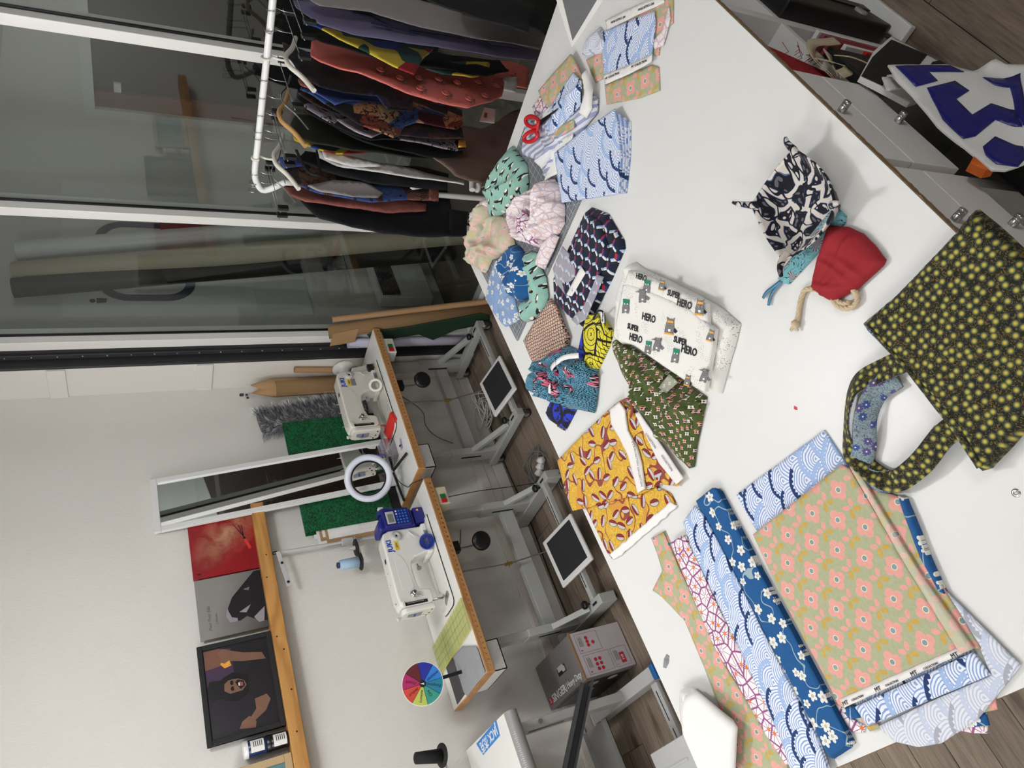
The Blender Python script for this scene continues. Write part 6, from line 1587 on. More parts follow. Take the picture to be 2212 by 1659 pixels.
for k in range(3): MB().lathe([(0.012, 0), (0.019, 0.004), (0.02, 0.03), (0.014, 0.04), (0.008, 0.055)], (1.79 + 0.02 * k, 3.10 - 0.035 * k, 0.022), (0.5, 0.8, 0.1), 20).build('plug', 'white_plastic', pk)
ad = thing('power_adapter', 'small black charger plug by the table foot near the yellow fabric', 'plug', (1.60, 2.90, 0))
MB().box((1.60, 2.885, 0.012), (0.045, 0.025, 0.02), Euler((0, 0, 0.4)).to_matrix()).build('body', 'black_plastic', ad, bevel=0.003)
for s in (-0.006, 0.006): MB().tube([(1.62, 2.895 + s, 0.012), (1.645, 2.905 + s, 0.012)], 0.002, 6).build('prong', 'steel', ad)

# ================================================================== third sewing table, cut by the photo edge
jt = thing('sewing_table', 'grey edged sewing table with a blue brand sticker at the photo edge', 'table', (0.2, 3.2, 0))
MB().bb(-0.42, 0.605, 2.972, 3.505, ST - 0.04, ST).build('tabletop', 'machine_top_white', jt, bevel=0.002)
MB().tube([(-0.42, 2.968, ST - 0.03), (0.605, 2.968, ST - 0.03)], 0.029, 20).build('rounded_edge', 'grey_plastic', jt)
ed = Vector((0, -0.72, 0.69))
its = []; mb = MB()
for k in range(60):
    x = 0.52 - k * 0.008; p = Vector((x, 2.968, ST - 0.03)) + ed * 0.0292
    mb.beam(p + Vector((0, -0.004, -0.004)), p + Vector((0, 0.006 if k % 2 else 0.002, 0.006 if k % 2 else 0.002)), 0.0012, 0.0006, ed)
mb.build('ruler_ticks', 'ink_white', jt)['kind'] = 'stuff'
sq_ = [onz(x, y, ST + 0.0006) for x, y in ((1029, 1607), (1072, 1555), (1080, 1589), (1044, 1631))]
stk = MB().prism([(q.x, q.y) for q in sq_], (0, 0, ST + 0.0003), (1, 0, 0), (0, 1, 0), (0, 0, 0.0008)).build('blue_sticker', 'sticker_blue', jt)
cS = (sq_[0] + sq_[1] + sq_[2] + sq_[3]) / 4; dS = ((sq_[0] - sq_[1]) + (sq_[3] - sq_[2])).normalized()
text('brand_print', 'JACK 杰克', 0.052, cS + Vector((0, 0, 0.0008)), dS, Vector((0, 0, 1)).cross(dS), 'ink_white', stk, bold=0.0008)
lg = MB().bb(0.535, 0.575, 3.10, 3.19, 0.1, ST - 0.04).build('leg', 'grey_light', jt, bevel=0.004)
MB().bb(0.5755, 0.577, 3.13, 3.15, 0.42, 0.60).bb(0.5335, 0.535, 3.13, 3.15, 0.42, 0.60).build('slot', 'dark_steel', lg)
MB().lathe([(0.012, 0), (0.011, 0.008)], (0.556, 3.099, 0.55), (0, -1, 0), 6).build('bolt', 'chrome', lg)
ft = MB().bb(0.525, 0.585, 2.80, 3.44, 0.012, 0.10).build('foot', 'grey_light', jt, bevel=0.004)
MB().bb(0.522, 0.588, 2.785, 2.815, 0.01, 0.104).build('end_cap', 'blue_cap', ft, bevel=0.004)
for y in (2.86, 3.38): MB().lathe([(0.02, 0), (0.02, 0.012)], (0.555, y, 0), (0, 0, 1), 16).build('glide', 'black_plastic', ft)
fb = MB().bb(-0.40, 0.525, 2.85, 2.90, 0.055, 0.075).build('front_bar', 'grey_light', jt, bevel=0.003)
for a, b in ((0.36, 0.49), (0.2, 0.33)): MB().bb(a, b, 2.872, 2.878, 0.0752, 0.0758).build('slot', 'black_matte', fb)
MB().bb(-0.40, 0.50, 3.20, 3.42, 0.17, 0.175).bb(-0.40, 0.50, 3.20, 3.205, 0.17, 0.20).bb(-0.40, 0.50, 3.415, 3.42, 0.17, 0.20).build('lower_pan', 'grey_plastic', jt, bevel=0.001)
mbk = thing('metal_channel', 'dark grey metal channel leaning under the third sewing table', 'bracket', (0.45, 3.0, 0.4))
pA, pB = Vector((0.625, 2.99, 0.33)), Vector((0.27, 3.0, 0.60))
MB().beam(pA, pB, 0.004, 0.05, (0, 0, 1)).build('web', 'board_grey', mbk)
for dz in (-0.025, 0.025): MB().beam(pA + Vector((0, -0.018, dz)), pB + Vector((0, -0.018, dz)), 0.036, 0.004, (0, 0, 1)).build('flange', 'board_grey', mbk)
tb = thing('plastic_tub', 'translucent white plastic tub on the floor at the lower photo edge', 'tub', (0.2, 2.72, 0))
for a in ((-0.05, 0.255, 2.60, 2.605), (-0.05, 0.255, 2.845, 2.85), (0.25, 0.255, 2.605, 2.845), (-0.05, -0.045, 2.605, 2.845)):
    MB().bb(*a, 0.003, 0.235).build('side', 'tub_plastic', tb, bevel=0.002)
MB().bb(-0.05, 0.255, 2.60, 2.85, 0.002, 0.006).build('bottom', 'tub_plastic', tb)
MB().bb(-0.06, 0.265, 2.59, 2.86, 0.236, 0.246).build('lid', 'tub_plastic', tb, bevel=0.004)
for k in range(5): MB().bb(0.02 + 0.04 * k, 0.03 + 0.04 * k, 2.62, 2.83, 0.2462, 0.249).build('lid_rib', 'tub_plastic', tb)
jp = ony(985, 1650, 3.38)
js = thing('thread_stand', 'white pole stand carrying black thread at the lower left photo edge', 'thread stand', (0.42, 3.38, ST), 'thread stands behind the machines')
MB().tube([(0.47, 3.38, ST + 0.002), (0.42, 3.38, 1.2)], 0.008, 12).build('pole', 'white_plastic', js)
MB().lathe([(0.02, 0), (0.02, 0.004)], (0.47, 3.38, ST), (0, 0, 1), 20).build('collar', 'dark_steel', js)
sc_ = ony(942, 1636, 3.36)
MB().lathe([(0.0, 0), (0.05, 0), (0.05, 0.006), (0.0, 0.007)], sc_ + Vector((0, 0, -0.03)), (0.15, -0.2, 1), 30).build('spool_disc', 'black_matte', js)
MB().beam(sc_ + Vector((0, 0, -0.034)), (0.44, 3.38, sc_.z - 0.04), 0.02, 0.004).build('carrier_arm', 'grey_plastic', js)
kn = thing('thread_spool', 'black thread cone at the lower left photo edge', 'thread spool', sc_)
MB().lathe([(0.0, 0), (0.03, 0.002), (0.024, 0.12), (0.0, 0.122)], sc_ + Vector((0, 0, -0.021)), (0.15, -0.2, 1), 24).build('thread', 'thread_black', kn)
# ================================================================== clothes rack in front of the glazing
RX = 2.55
ra, rb = onx(578, 0, RX), onx(560, 372, RX); rb2 = onx(575, 400, RX); rb3 = onx(603, 413, RX)
RZ = (ra.z + rb.z) / 2
rk = thing('clothes_rack', 'white tubular clothes rack in front of the glazing', 'clothes rack', (RX, 1.3, 0))
y_end = onx(1000, 427, RX).y
pts = [(RX, 0.25, RZ + 0.01)] + [(RX, ra.y + (rb.y - ra.y) * k / 6, RZ) for k in range(7)]
pts += [(RX, rb.y + 0.05, RZ - 0.012), (RX, rb.y + 0.085, RZ - 0.045), (RX, y_end - 0.01, RZ - 0.12)]
MB().tube(smoothpts(pts, 4), 0.0125, 14).build('rail', 'rack_white', rk)
MB().tube([(RX, y_end - 0.01, RZ - 0.12), (RX, y_end, 0.1)], 0.0125, 14).build('upright', 'rack_white', rk)
MB().tube([(RX, 0.25, RZ + 0.01), (RX, 0.25, 0.1)], 0.0125, 14).build('upright', 'rack_white', rk)
MB().tube([(RX - 0.25, y_end, 0.09), (RX + 0.25, y_end, 0.09)], 0.0125, 14).build('base_foot', 'rack_white', rk)
MB().tube([(RX - 0.25, 0.25, 0.09), (RX + 0.25, 0.25, 0.09)], 0.0125, 14).build('base_foot', 'rack_white', rk)
MB().tube([(RX, 0.25, 0.12), (RX, y_end, 0.12)], 0.0125, 14).build('base_bar', 'rack_white', rk)
for y in (0.25, y_end):
    for dx in (-0.24, 0.24):
        MB().lathe([(0.02, -0.01), (0.035, -0.01), (0.035, 0.01), (0.02, 0.01)], (RX + dx, y, 0.037), (0, 1, 0), 18).tube([(RX + dx, y, 0.04), (RX + dx, y, 0.085)], 0.006, 8).build('caster', 'black_plastic', rk)
def hanger(y, label, mat='chrome', width=0.36, drop=0.075, wood=False, clips=True, grp='hangers on the clothes rack'):
    t = thing('hanger', label, 'hanger', (RX, y, RZ), grp)
    R = 0.0165
    hook = [(RX + R * math.cos(a), y + 0.004 * math.sin(a), RZ + R * math.sin(a)) for a in [PI * 1.15 - PI * 1.25 * k / 8 for k in range(9)]]
    hook += [(RX + R * 0.6, y, RZ - 0.022), (RX, y, RZ - 0.04), (RX, y, RZ - drop)]
    MB().tube(smoothpts(hook, 3), 0.0016 if mat == 'chrome' else 0.0045, 8).build('hook', mat, t)
    if wood or not clips:
        pts = [(RX - width / 2, y, RZ - drop - 0.055), (RX - width * 0.28, y, RZ - drop - 0.03), (RX - 0.04, y, RZ - drop + 0.002), (RX, y, RZ - drop + 0.008), (RX + 0.04, y, RZ - drop + 0.002), (RX + width * 0.28, y, RZ - drop - 0.03), (RX + width / 2, y, RZ - drop - 0.055)]
        MB().tube(smoothpts(pts, 4), 0.009 if wood or mat != 'chrome' else 0.003, 10).build('shoulder_bar', 'wood_hanger' if wood else mat, t)
    else:
        MB().tube([(RX - width / 2, y, RZ - drop), (RX + width / 2, y, RZ - drop)], 0.002, 8).build('cross_bar', mat, t)
        for s in (-1, 1):
            cx = RX + s * width * 0.42
            MB().bb(cx - 0.012, cx + 0.012, y - 0.006, y + 0.006, RZ - drop - 0.035, RZ - drop + 0.006).build('clip', 'black_plastic' if mat == 'chrome' else mat, t, bevel=0.002)
    return t
def garment(name, label, px, Y, mat, cat='garment', amp=0.010, freq=26.0, th=0.006, seed=0, step=0.018, parent=None, group='clothes on the rack', bulge=0.0, dy=0.0):
    base = []
    for a, b in px:
        p = ony(a, b, Y); base.append(Vector((p.x, max(0.02, p.z))))
    V, F, pl = sheet2d(resample(base, step, True, 0.002, seed), step)
    D = edge_dist(np.array(V), pl)
    vs = []
    for (x, z), d in zip(V, D):
        y = Y + dy + amp * math.sin(x * freq + 2.2 * nz(x * 3, z * 2.2, seed) + seed) * (0.6 + 0.4 * nz(x * 2, z * 3, seed + 3)) + 0.6 * amp * nz(x * 12, z * 9, seed + 7)
        y -= bulge * min(1, d / 0.05)
        vs.append((x, y, z))
    uv = [(x + seed * 0.31, z + seed * 0.17) for x, z in V]
    mb = MB(); mb.add(vs, F, True); o = mb.build(name, mat, parent, uvs=uv, recalc=False)
    s = o.modifiers.new('s', 'SOLIDIFY'); s.thickness = th; s.offset = 0
    if parent is None: tag(o, label, cat, group)
    return o
def gpart(name, px, Y, mat, parent, dy=-0.014, **k): return garment(name, None, px, Y, mat, parent=parent, dy=dy, **k)
g = thing('black_trousers', 'black denim trousers, the end garment on the rack nearest the wall', 'garment', (RX, 1.87, RZ - 0.2), 'clothes on the rack')
gpart('trouser_leg', [(640, 422), (655, 440), (690, 470), (760, 492), (830, 505), (900, 512), (975, 513), (975, 456), (966, 405), (900, 395), (760, 405), (680, 412)], 1.87, 'jeans_black', g, dy=0.0, seed=1)
gpart('cuff', [(970, 514), (1008, 512), (1009, 462), (970, 457)], 1.87, 'jeans_black', g, dy=-0.008, seed=2)
g = garment('brick_trousers', 'brick pink trousers with a thin hem beside the black denim trousers', [(612, 398), (622, 420), (660, 437), (760, 451), (850, 458), (921, 455), (921, 440), (860, 430), (760, 420), (680, 410), (640, 398)], 1.835, 'brick_pink', seed=3)
g = thing('patchwork_jacket', 'brown patchwork jacket with painted white strokes on the rack', 'garment', (RX, 1.79, RZ - 0.2), 'clothes on the rack')
gpart('body', [(605, 352), (625, 385), (665, 410), (690, 420), (760, 432), (800, 438), (880, 432), (946, 437), (943, 383), (890, 376), (830, 372), (760, 368), (700, 360), (668, 345)], 1.79, 'patch_brown', g, dy=0.0, seed=4)
gpart('collar', [(600, 350), (635, 344), (662, 350), (655, 365), (612, 372)], 1.79, 'denim_blue', g, seed=5)
gpart('lining', [(664, 406), (720, 398), (790, 402), (828, 420), (815, 431), (760, 429), (690, 418)], 1.79, 'grey_paper', g, seed=6)
gpart('painted_stroke', [(884, 414), (890, 383), (897, 384), (893, 416)], 1.79, 'ink_white', g, dy=-0.02, amp=0.002)
gpart('painted_stroke', [(886, 410), (923, 407), (924, 413), (888, 417)], 1.79, 'ink_white', g, dy=-0.02, amp=0.002)
gpart('painted_stroke', [(890, 386), (908, 376), (912, 381), (893, 392)], 1.79, 'ink_white', g, dy=-0.02, amp=0.002)
gpart('hem', [(925, 436), (946, 437), (943, 383), (926, 381)], 1.79, 'brick_pink', g, dy=-0.012, seed=7)
g = thing('white_apron', 'cream apron ties hanging in a long knotted strip on the rack', 'garment', (RX, 1.72, RZ - 0.25), 'clothes on the rack')
gpart('tie', [(683, 324), (700, 333), (760, 345), (850, 356), (960, 378), (1000, 392), (1002, 402), (940, 388), (830, 370), (740, 356), (690, 340)], 1.72, 'white_cloth', g, dy=0, amp=0.012, freq=40)
gpart('tie', [(690, 330), (740, 346), (815, 362), (820, 368), (760, 366), (700, 352)], 1.72, 'white_cloth', g, dy=-0.02, amp=0.008)
kp = ony(1020, 400, 1.72); MB().tube(smoothpts([kp + Vector((-0.05, -0.01, 0.02)), kp + Vector((0.02, -0.03, 0.0)), kp + Vector((0.0, 0.02, -0.03)), kp + Vector((-0.03, -0.02, -0.01)), kp + Vector((0.04, -0.01, -0.05))], 5), 0.014, 10).build('knot', 'white_cloth', g)
gpart('tail', [(1020, 395), (1050, 388), (1072, 375), (1074, 384), (1048, 404), (1022, 410)], 1.72, 'white_cloth', g, dy=-0.01)
bs = thing('black_strap', 'black triangular strap hanging in front of the patchwork jacket', 'strap', (RX - 0.05, 1.735, RZ - 0.25))
sp_ = [ony(a, b, 1.735) for a, b in ((640, 325), (652, 350), (668, 373), (688, 378), (691, 370), (688, 345), (685, 325))]
MB().tube(smoothpts(sp_, 4), 0.006, 8).build('strap', 'black_matte', bs)
garment('checked_shirt', 'blue yellow and red checked shirt tail beside the cream apron on the rack', [(632, 284), (636, 300), (680, 320), (720, 332), (760, 332), (822, 322), (790, 310), (700, 298), (660, 286)], 1.675, 'patch_bright', seed=8)
garment('olive_trousers', 'dark olive trousers hanging behind the checked shirt tail', [(628, 268), (640, 298), (680, 312), (760, 325), (850, 335), (937, 345), (940, 326), (900, 308), (820, 288), (740, 268), (680, 252), (640, 248)], 1.63, 'olive_dark', seed=9)
garment('taupe_trousers', 'taupe trousers hanging low below the olive and black garments', [(938, 262), (965, 268), (1040, 280), (1095, 250), (1125, 235), (1105, 330), (1078, 368), (1040, 392), (985, 378), (940, 350), (925, 330)], 1.60, 'taupe', seed=10, amp=0.014)
g = thing('black_jacket', 'black jacket with a pale dotted sleeve print and yellow tip on the rack', 'garment', (RX, 1.53, RZ - 0.2), 'clothes on the rack')
gpart('body', [(640, 212), (660, 235), (720, 265), (770, 290), (800, 303), (830, 297), (870, 300), (930, 312), (985, 325), (1004, 320), (1003, 303), (960, 290), (900, 262), (820, 235), (740, 208), (680, 200)], 1.53, 'patch_black', g, dy=0, seed=11)
sl = gpart('print_panel', [(726, 264), (760, 259), (800, 270), (832, 290), (800, 305), (765, 289)], 1.53, 'print_lilac', g, seed=12)
for a, b in ((782, 281), (797, 279), (787, 295), (803, 290), (814, 288)):
    c = ony(a, b, 1.53) + Vector((0, -0.03, 0)); MB().lathe([(0.011, 0), (0.011, 0.003)], c, (0, -1, 0), 12).build('print_dot', 'black_matte', sl)
gpart('yellow_tip', [(988, 323), (1005, 321), (1003, 305), (990, 306)], 1.53, 'print_orange', g, seed=13)
g = thing('tan_patchwork_jacket', 'tan and blue painted patchwork jacket in the middle of the rack', 'garment', (RX, 1.46, RZ - 0.2), 'clothes on the rack')
gpart('body', [(648, 190), (668, 200), (700, 225), (722, 238), (760, 255), (800, 275), (850, 300), (862, 290), (875, 268), (900, 262), (985, 278), (1000, 270), (998, 238), (960, 222), (900, 218), (850, 215), (820, 200), (760, 192), (700, 186), (660, 178)], 1.46, 'patch_tan', g, dy=0, seed=14)
gpart('blue_panel', [(668, 197), (722, 236), (760, 226), (832, 226), (815, 199), (740, 192)], 1.46, 'denim_blue', g, seed=15)
gpart('collar', [(642, 182), (660, 176), (680, 188), (668, 199), (648, 192)], 1.46, 'brick_pink', g, seed=16)
g = garment('dark_coat', 'dark brown printed coat beside the coral lace dress on the rack', [(648, 160), (690, 184), (740, 196), (815, 206), (838, 236), (890, 240), (892, 216), (965, 250), (970, 232), (900, 205), (800, 165), (720, 138), (660, 108), (610, 92), (615, 115), (640, 150)], 1.39, 'patch_dark', seed=17)
g = thing('coral_dress', 'coral pink crochet lace dress on the rack', 'garment', (RX, 1.31, RZ - 0.2), 'clothes on the rack')
gpart('lace_body', [(672, 115), (690, 130), (740, 147), (790, 167), (850, 192), (930, 216), (1010, 233), (1060, 222), (1085, 205), (1092, 180), (1140, 190), (1142, 152), (1100, 135), (1000, 140), (920, 140), (830, 120), (740, 95), (700, 85), (672, 90)], 1.31, 'coral', g, dy=0, seed=18, amp=0.014, freq=20)
for k, (a, b) in enumerate(((862, 178), (903, 178), (945, 180), (985, 187), (1030, 185), (1070, 193), (905, 200), (960, 210), (1010, 222), (1045, 215), (820, 160), (1060, 150), (1100, 165))):
    c = ony(a, b, 1.31) + Vector((0, -0.019, 0))
    for r_ in (0.006, 0.011, 0.016):
        MB().tube([c + Vector((r_ * math.cos(t), 0, r_ * 0.9 * math.sin(t))) for t in [2 * PI * j / 14 for j in range(14)]], 0.0018, 5, closed=True).build('lace_rose', 'coral', g)
    for j in range(5):
        t = PI + PI * j / 4; q = c + Vector((0.024 * math.cos(t), 0.004, 0.024 * math.sin(t)))
        MB().lathe([(0.006, 0), (0.006, 0.001)], q, (0, -1, 0), 10).build('lace_hole', 'taupe', g)
gpart('white_bow', [(1083, 178), (1112, 180), (1110, 210), (1085, 208)], 1.31, 'white_cloth', g, dy=-0.03, amp=0.008, freq=60)
gpart('paper_band', [(1002, 155), (1025, 157), (1032, 172), (1008, 170)], 1.31, 'linen', g, dy=-0.022, amp=0.001)
g = thing('checked_skirt', 'yellow green and blue painted skirt hanging next to the lilac paper', 'garment', (RX, 1.21, RZ - 0.2), 'clothes on the rack')
gpart('skirt', [(655, 48), (680, 55), (730, 85), (780, 108), (850, 140), (895, 157), (917, 125), (938, 104), (920, 94), (860, 90), (800, 82), (740, 70), (690, 50)], 1.21, 'patch_bright', g, dy=0, seed=20)
gpart('lower_panel', [(925, 110), (985, 122), (1062, 128), (1058, 142), (1020, 160), (960, 152), (922, 140)], 1.24, 'patch_bright', g, dy=0.02, seed=21)
g = garment('lilac_pattern_paper', 'lilac sewing pattern paper with pencil lines hanging at the rack end', [(632, 0), (640, 15), (690, 55), (760, 75), (860, 92), (960, 105), (1080, 125), (1175, 134), (1182, 112), (1100, 92), (990, 70), (880, 50), (760, 25), (690, 8), (680, 0)], 1.14, 'purple_paper', 'pattern paper', amp=0.006, th=0.001, seed=22)
for px in ([(760, 34), (800, 42), (850, 68), (848, 70), (798, 45), (760, 37)], [(880, 72), (935, 80), (1000, 90), (1000, 92), (935, 83), (880, 75)], [(1020, 80), (1060, 105), (1120, 112), (1120, 114), (1058, 108), (1018, 82)], [(800, 55), (900, 80), (900, 82), (800, 58)]):
    gpart('pencil_line', px, 1.14, 'ink_navy', g, dy=-0.012, amp=0.004, th=0.001, step=0.03)
garment('grey_pattern_paper', 'long grey pattern paper hanging in front of the lilac one', [(655, -12), (690, 10), (800, 25), (880, 50), (1000, 76), (1165, 103), (1175, 78), (1160, 56), (1000, 28), (900, 0), (880, -12)], 1.09, 'grey_paper', 'pattern paper', amp=0.006, th=0.001, seed=23)
garment('black_coat', 'black coat hanging at the right photo edge beyond the papers', [(985, -12), (1000, 28), (1060, 45), (1150, 62), (1178, 78), (1215, -12)], 1.0, 'cloth_black', seed=24)
garment('black_dress', 'black dress hanging behind the lilac paper by the table corner', [(900, -12), (1010, 30), (1140, 75), (1160, -12)], 0.9, 'cloth_black', seed=25)
garment('black_skirt', 'plain black skirt squeezed between the black jacket and the olive trousers', [(645, 215), (665, 245), (740, 285), (830, 318), (930, 340), (1000, 330), (990, 300), (900, 270), (800, 240), (700, 215)], 1.575, 'cloth_black', seed=31)
garment('navy_trousers', 'dark navy trousers in the shadow behind the brown patchwork jacket', [(640, 345), (700, 372), (800, 395), (900, 405), (966, 408), (968, 380), (900, 360), (800, 350), (720, 335), (660, 325)], 1.755, 'jeans_black', seed=32)
garment('black_blouse', 'black blouse squeezed between the coral dress and the painted skirt', [(665, 70), (700, 90), (800, 125), (920, 150), (1050, 165), (1100, 150), (1080, 130), (960, 115), (860, 95), (760, 72)], 1.255, 'cloth_black', seed=33)
garment('brown_coat', 'very dark brown coat between the tan patchwork jacket and the black jacket', [(645, 200), (690, 228), (770, 262), (850, 290), (940, 300), (1000, 300), (995, 265), (900, 245), (800, 222), (700, 198)], 1.495, 'patch_dark', seed=34)
ht_ = thing('hang_tag', 'white hang tag with a small grey picture below the coral dress', 'tag', ony(1055, 250, 1.42))
tq = [ony(a, b, 1.42) for a, b in ((1046, 232), (1070, 236), (1068, 266), (1036, 262))]
quad_slab('card', tq, 0.001, 'paper_white', ht_, 0)
tq2 = [ony(a, b, 1.418) for a, b in ((1047, 243), (1053, 244), (1052, 254), (1045, 253))]
quad_slab('picture', tq2, 0.001, 'print_grey', ht_, 0)
for Y, lb, kw in ((1.87, 'chrome clip hanger at the curved rack end', {}), (1.835, 'chrome clip hanger second from the curved rack end', {}), (1.79, 'chrome hanger holding the brown patchwork jacket', dict(clips=False)), (1.72, 'thick white plastic hanger near the curved rack end', dict(mat='hanger_white', clips=False)), (1.63, 'chrome clip hanger holding the olive trousers', {}), (1.60, 'chrome clip hanger holding the taupe trousers', {}), (1.53, 'wooden hanger holding the black jacket', dict(wood=True)), (1.46, 'chrome hanger holding the tan patchwork jacket', dict(clips=False)), (1.39, 'chrome clip hanger holding the dark coat', {}), (1.31, 'ivory plastic hanger holding the coral lace dress', dict(mat='hanger_white', clips=False)), (1.21, 'chrome clip hanger holding the painted skirt', {}), (1.14, 'chrome clip hanger holding the lilac paper', {}), (1.09, 'chrome clip hanger holding the grey paper', {})):
    hanger(Y, lb, **kw)
# ================================================================== on the cutting table
Z0 = HT + 0.0003
def grid_mat():
    m, nt, b = new_mat('cutting_mat'); c, co = uvctx(nt, 'UV'); u, v, _ = c.sep(co)
    def ln(x, p, w): return ((x / p).fr() - 0.5).abs().gt(0.5 - w / p)
    g = ln(u, 0.0254, 0.0005).mx(ln(v, 0.0254, 0.0005))
    tick = ln(u, 0.00635, 0.0004) * v.lt(0.009) + ln(v, 0.00635, 0.0004) * u.lt(0.009)
    edge = (u - 0.012).abs().lt(0.0006).mx((v - 0.012).abs().lt(0.0006))
    dia = ln(u + v, 0.1524, 0.0004)
    k = (g * u.gt(0.012) * v.gt(0.012)).mx(tick).mx(edge).mx(dia * u.gt(0.012))
    nt.links.new(c.mix(k.mn(1.0), RGB(104, 107, 112), RGB(200, 202, 204)), b.inputs['Base Color']); b.inputs['Roughness'].default_value = 0.6
grid_mat()
cmx = [(1.562, 1.737), (1.592, 1.10), (2.055, 1.12), (2.028, 1.757)]
r_ = 0.012; pl_ = []
for i in range(4):
    a, b, c = Vector(cmx[i - 1]), Vector(cmx[i]), Vector(cmx[(i + 1) % 4]); d1, d2 = (a - b).normalized(), (c - b).normalized()
    for k in range(5):
        t = k / 4; pl_.append(b + d1 * r_ * (1 - t) ** 2 + d2 * r_ * t ** 2)
mb = MB().prism([(p.x, p.y) for p in pl_], (0, 0, Z0), (1, 0, 0), (0, 1, 0), (0, 0, 0.003))
b_ = Vector(cmx[0]); e1 = (Vector(cmx[1]) - b_).normalized(); e2 = (Vector(cmx[3]) - b_).normalized()
uvs = [((Vector((v[0], v[1])) - b_).dot(e1), (Vector((v[0], v[1])) - b_).dot(e2)) for v in mb.v]
tag(mb.build('cutting_mat', 'cutting_mat', uvs=uvs), 'grey gridded cutting mat half buried under fabrics', 'cutting mat')
ZM = Z0 + 0.0035
def ptext(name, body, at_px, dirpx, z, size, mat, parent, bold=0.0, sx=1.0, shear=0.0):
    p = onz(at_px[0], at_px[1], z); q = onz(at_px[0] + dirpx[0], at_px[1] + dirpx[1], z)
    e = (q - p).normalized(); return text(name, body, size, p, e, Vector((0, 0, 1)).cross(e), mat, parent, bold=bold, sx=sx, shear=shear)
def pflat(name, px, z, mat, parent, th=0.0006):
    p = [onz(a, b, z) for a, b in px]
    return MB().prism([(q.x, q.y) for q in p], (0, 0, z), (1, 0, 0), (0, 1, 0), (0, 0, th)).build(name, mat, parent)

# ---- near group: cut sheets
G = 'cut fabric sheets at the near table end'
o = cloth('wave_cloth', [(1593, 1068), (1783, 929), (1800, 955), (2140, 1456), (1876, 1569), (1860, 1540)], Z0, 'cotton_wave', 'blue wave print sheet lying under the big pink flower sheet', group=G, thick=0.004, wr=0.0015, rot=0.6, seed=1)
o = cloth('flower_cloth', [(1870, 1050), (1946, 1073), (1975, 1150), (2045, 1278), (2120, 1400), (2060, 1400)], Z0 + 0.0055, 'cotton_flower', 'pink flower sheet edge showing right of the faded strip', group=G, thick=0.003, wr=0.002, seed=0)
o = cloth('flower_cloth', [(1629, 1154), (1820, 1003), (1838, 1012), (1960, 1222), (2073, 1404), (2078, 1412), (1825, 1528), (1813, 1521), (1790, 1470), (1740, 1380), (1690, 1285)], Z0 + 0.010, 'cotton_flower', 'big sage sheet with pink flowers on top of the near stack', group=G, thick=0.004, wr=0.0018, seed=0)
sv = cloth('selvage_strip', [(1814, 1510), (2066, 1401), (2078, 1412), (1825, 1528)], Z0 + 0.0146, 'selvage', thick=0.0008, wr=0.0006, parent=o)
for (x, y) in ((1826, 1519), (1896, 1489), (1974, 1455), (2062, 1416)): ptext('selvage_print', 'MT', (x, y), (252, -109), Z0 + 0.0172, 0.0115, 'ink', sv)
for (x, y) in ((1852, 1508), (1926, 1476), (2010, 1439)): ptext('selvage_print', 'COLLECTION', (x, y), (252, -109), Z0 + 0.0172, 0.0056, 'ink', sv)
cloth('faded_flower_strip', [(1838, 1006), (1862, 1024), (1900, 1090), (1990, 1235), (2106, 1400), (2078, 1412), (1955, 1212)], Z0 + 0.0105, 'cotton_flower_back', 'pale reverse side flower strip folded along the big flower sheet', group=G, thick=0.005, wr=0.002, seed=0)
cloth('blossom_cloth', [(1948, 1068), (1962, 1074), (1985, 1130), (2012, 1200), (2048, 1280), (2036, 1274), (1995, 1200), (1965, 1120)], Z0 + 0.0012, 'cotton_blossom', 'dark blue blossom fabric edge peeking out beside the tote handle', group=G, thick=0.012, wr=0.002, seed=3)
cloth('wave_tissue', [(1900, 1568), (1930, 1600), (1985, 1613), (2035, 1605), (2115, 1552), (2207, 1437), (2100, 1330), (2030, 1262), (1972, 1212), (2000, 1262), (2060, 1345), (2118, 1398), (2142, 1457), (2000, 1520)], Z0 + 0.0045, 'cotton_wave_back', 'pale reverse side wave sheet curling over the near table edge', group=G, thick=0.0015, wr=0.006, wf=6, rot=0.6, seed=2)
cloth('wave_cloth', [(1848, 1527), (2104, 1408), (2141, 1457), (1876, 1568)], Z0 + 0.0085, 'cotton_wave', 'blue wave print strip in front of the selvage lettering', group=G, thick=0.002, wr=0.0015, rot=0.6, seed=4)
cloth('daisy_scrap', [(1805, 1520), (1830, 1530), (1842, 1552), (1872, 1568), (1868, 1581), (1842, 1582)], Z0 + 0.0005, 'cotton_daisy', 'purple daisy scrap below the near flower sheet corner', group='fabric scraps at the near table end', thick=0.003, wr=0.001, seed=5)
cloth('blossom_scrap', [(1818, 1529), (1846, 1522), (1860, 1550), (1836, 1554)], Z0 + 0.006, 'cotton_blossom', 'blue blossom scrap corner beside the near daisy scrap', group='fabric scraps at the near table end', thick=0.0015, wr=0.001, seed=6)
cloth('flower_scrap', [(1840, 1528), (1858, 1522), (1905, 1572), (1880, 1580)], Z0 + 0.0042, 'cotton_flower', 'narrow pink flower scrap under the wave strip corner', group='fabric scraps at the near table end', thick=0.0015, wr=0.001, seed=7)
cloth('flower_scrap', [(2100, 1530), (2148, 1492), (2157, 1532), (2104, 1542)], Z0 + 0.001, 'cotton_flower', 'pink flower scrap hanging over the near right table edge', group='fabric scraps at the near table end', thick=0.002, wr=0.001, seed=8)
cloth('blossom_scrap', [(2085, 1545), (2132, 1540), (2139, 1566), (2080, 1572)], Z0 + 0.0006, 'cotton_blossom', 'blue blossom scrap hanging over the near right table edge', group='fabric scraps at the near table end', thick=0.003, wr=0.001, seed=9)
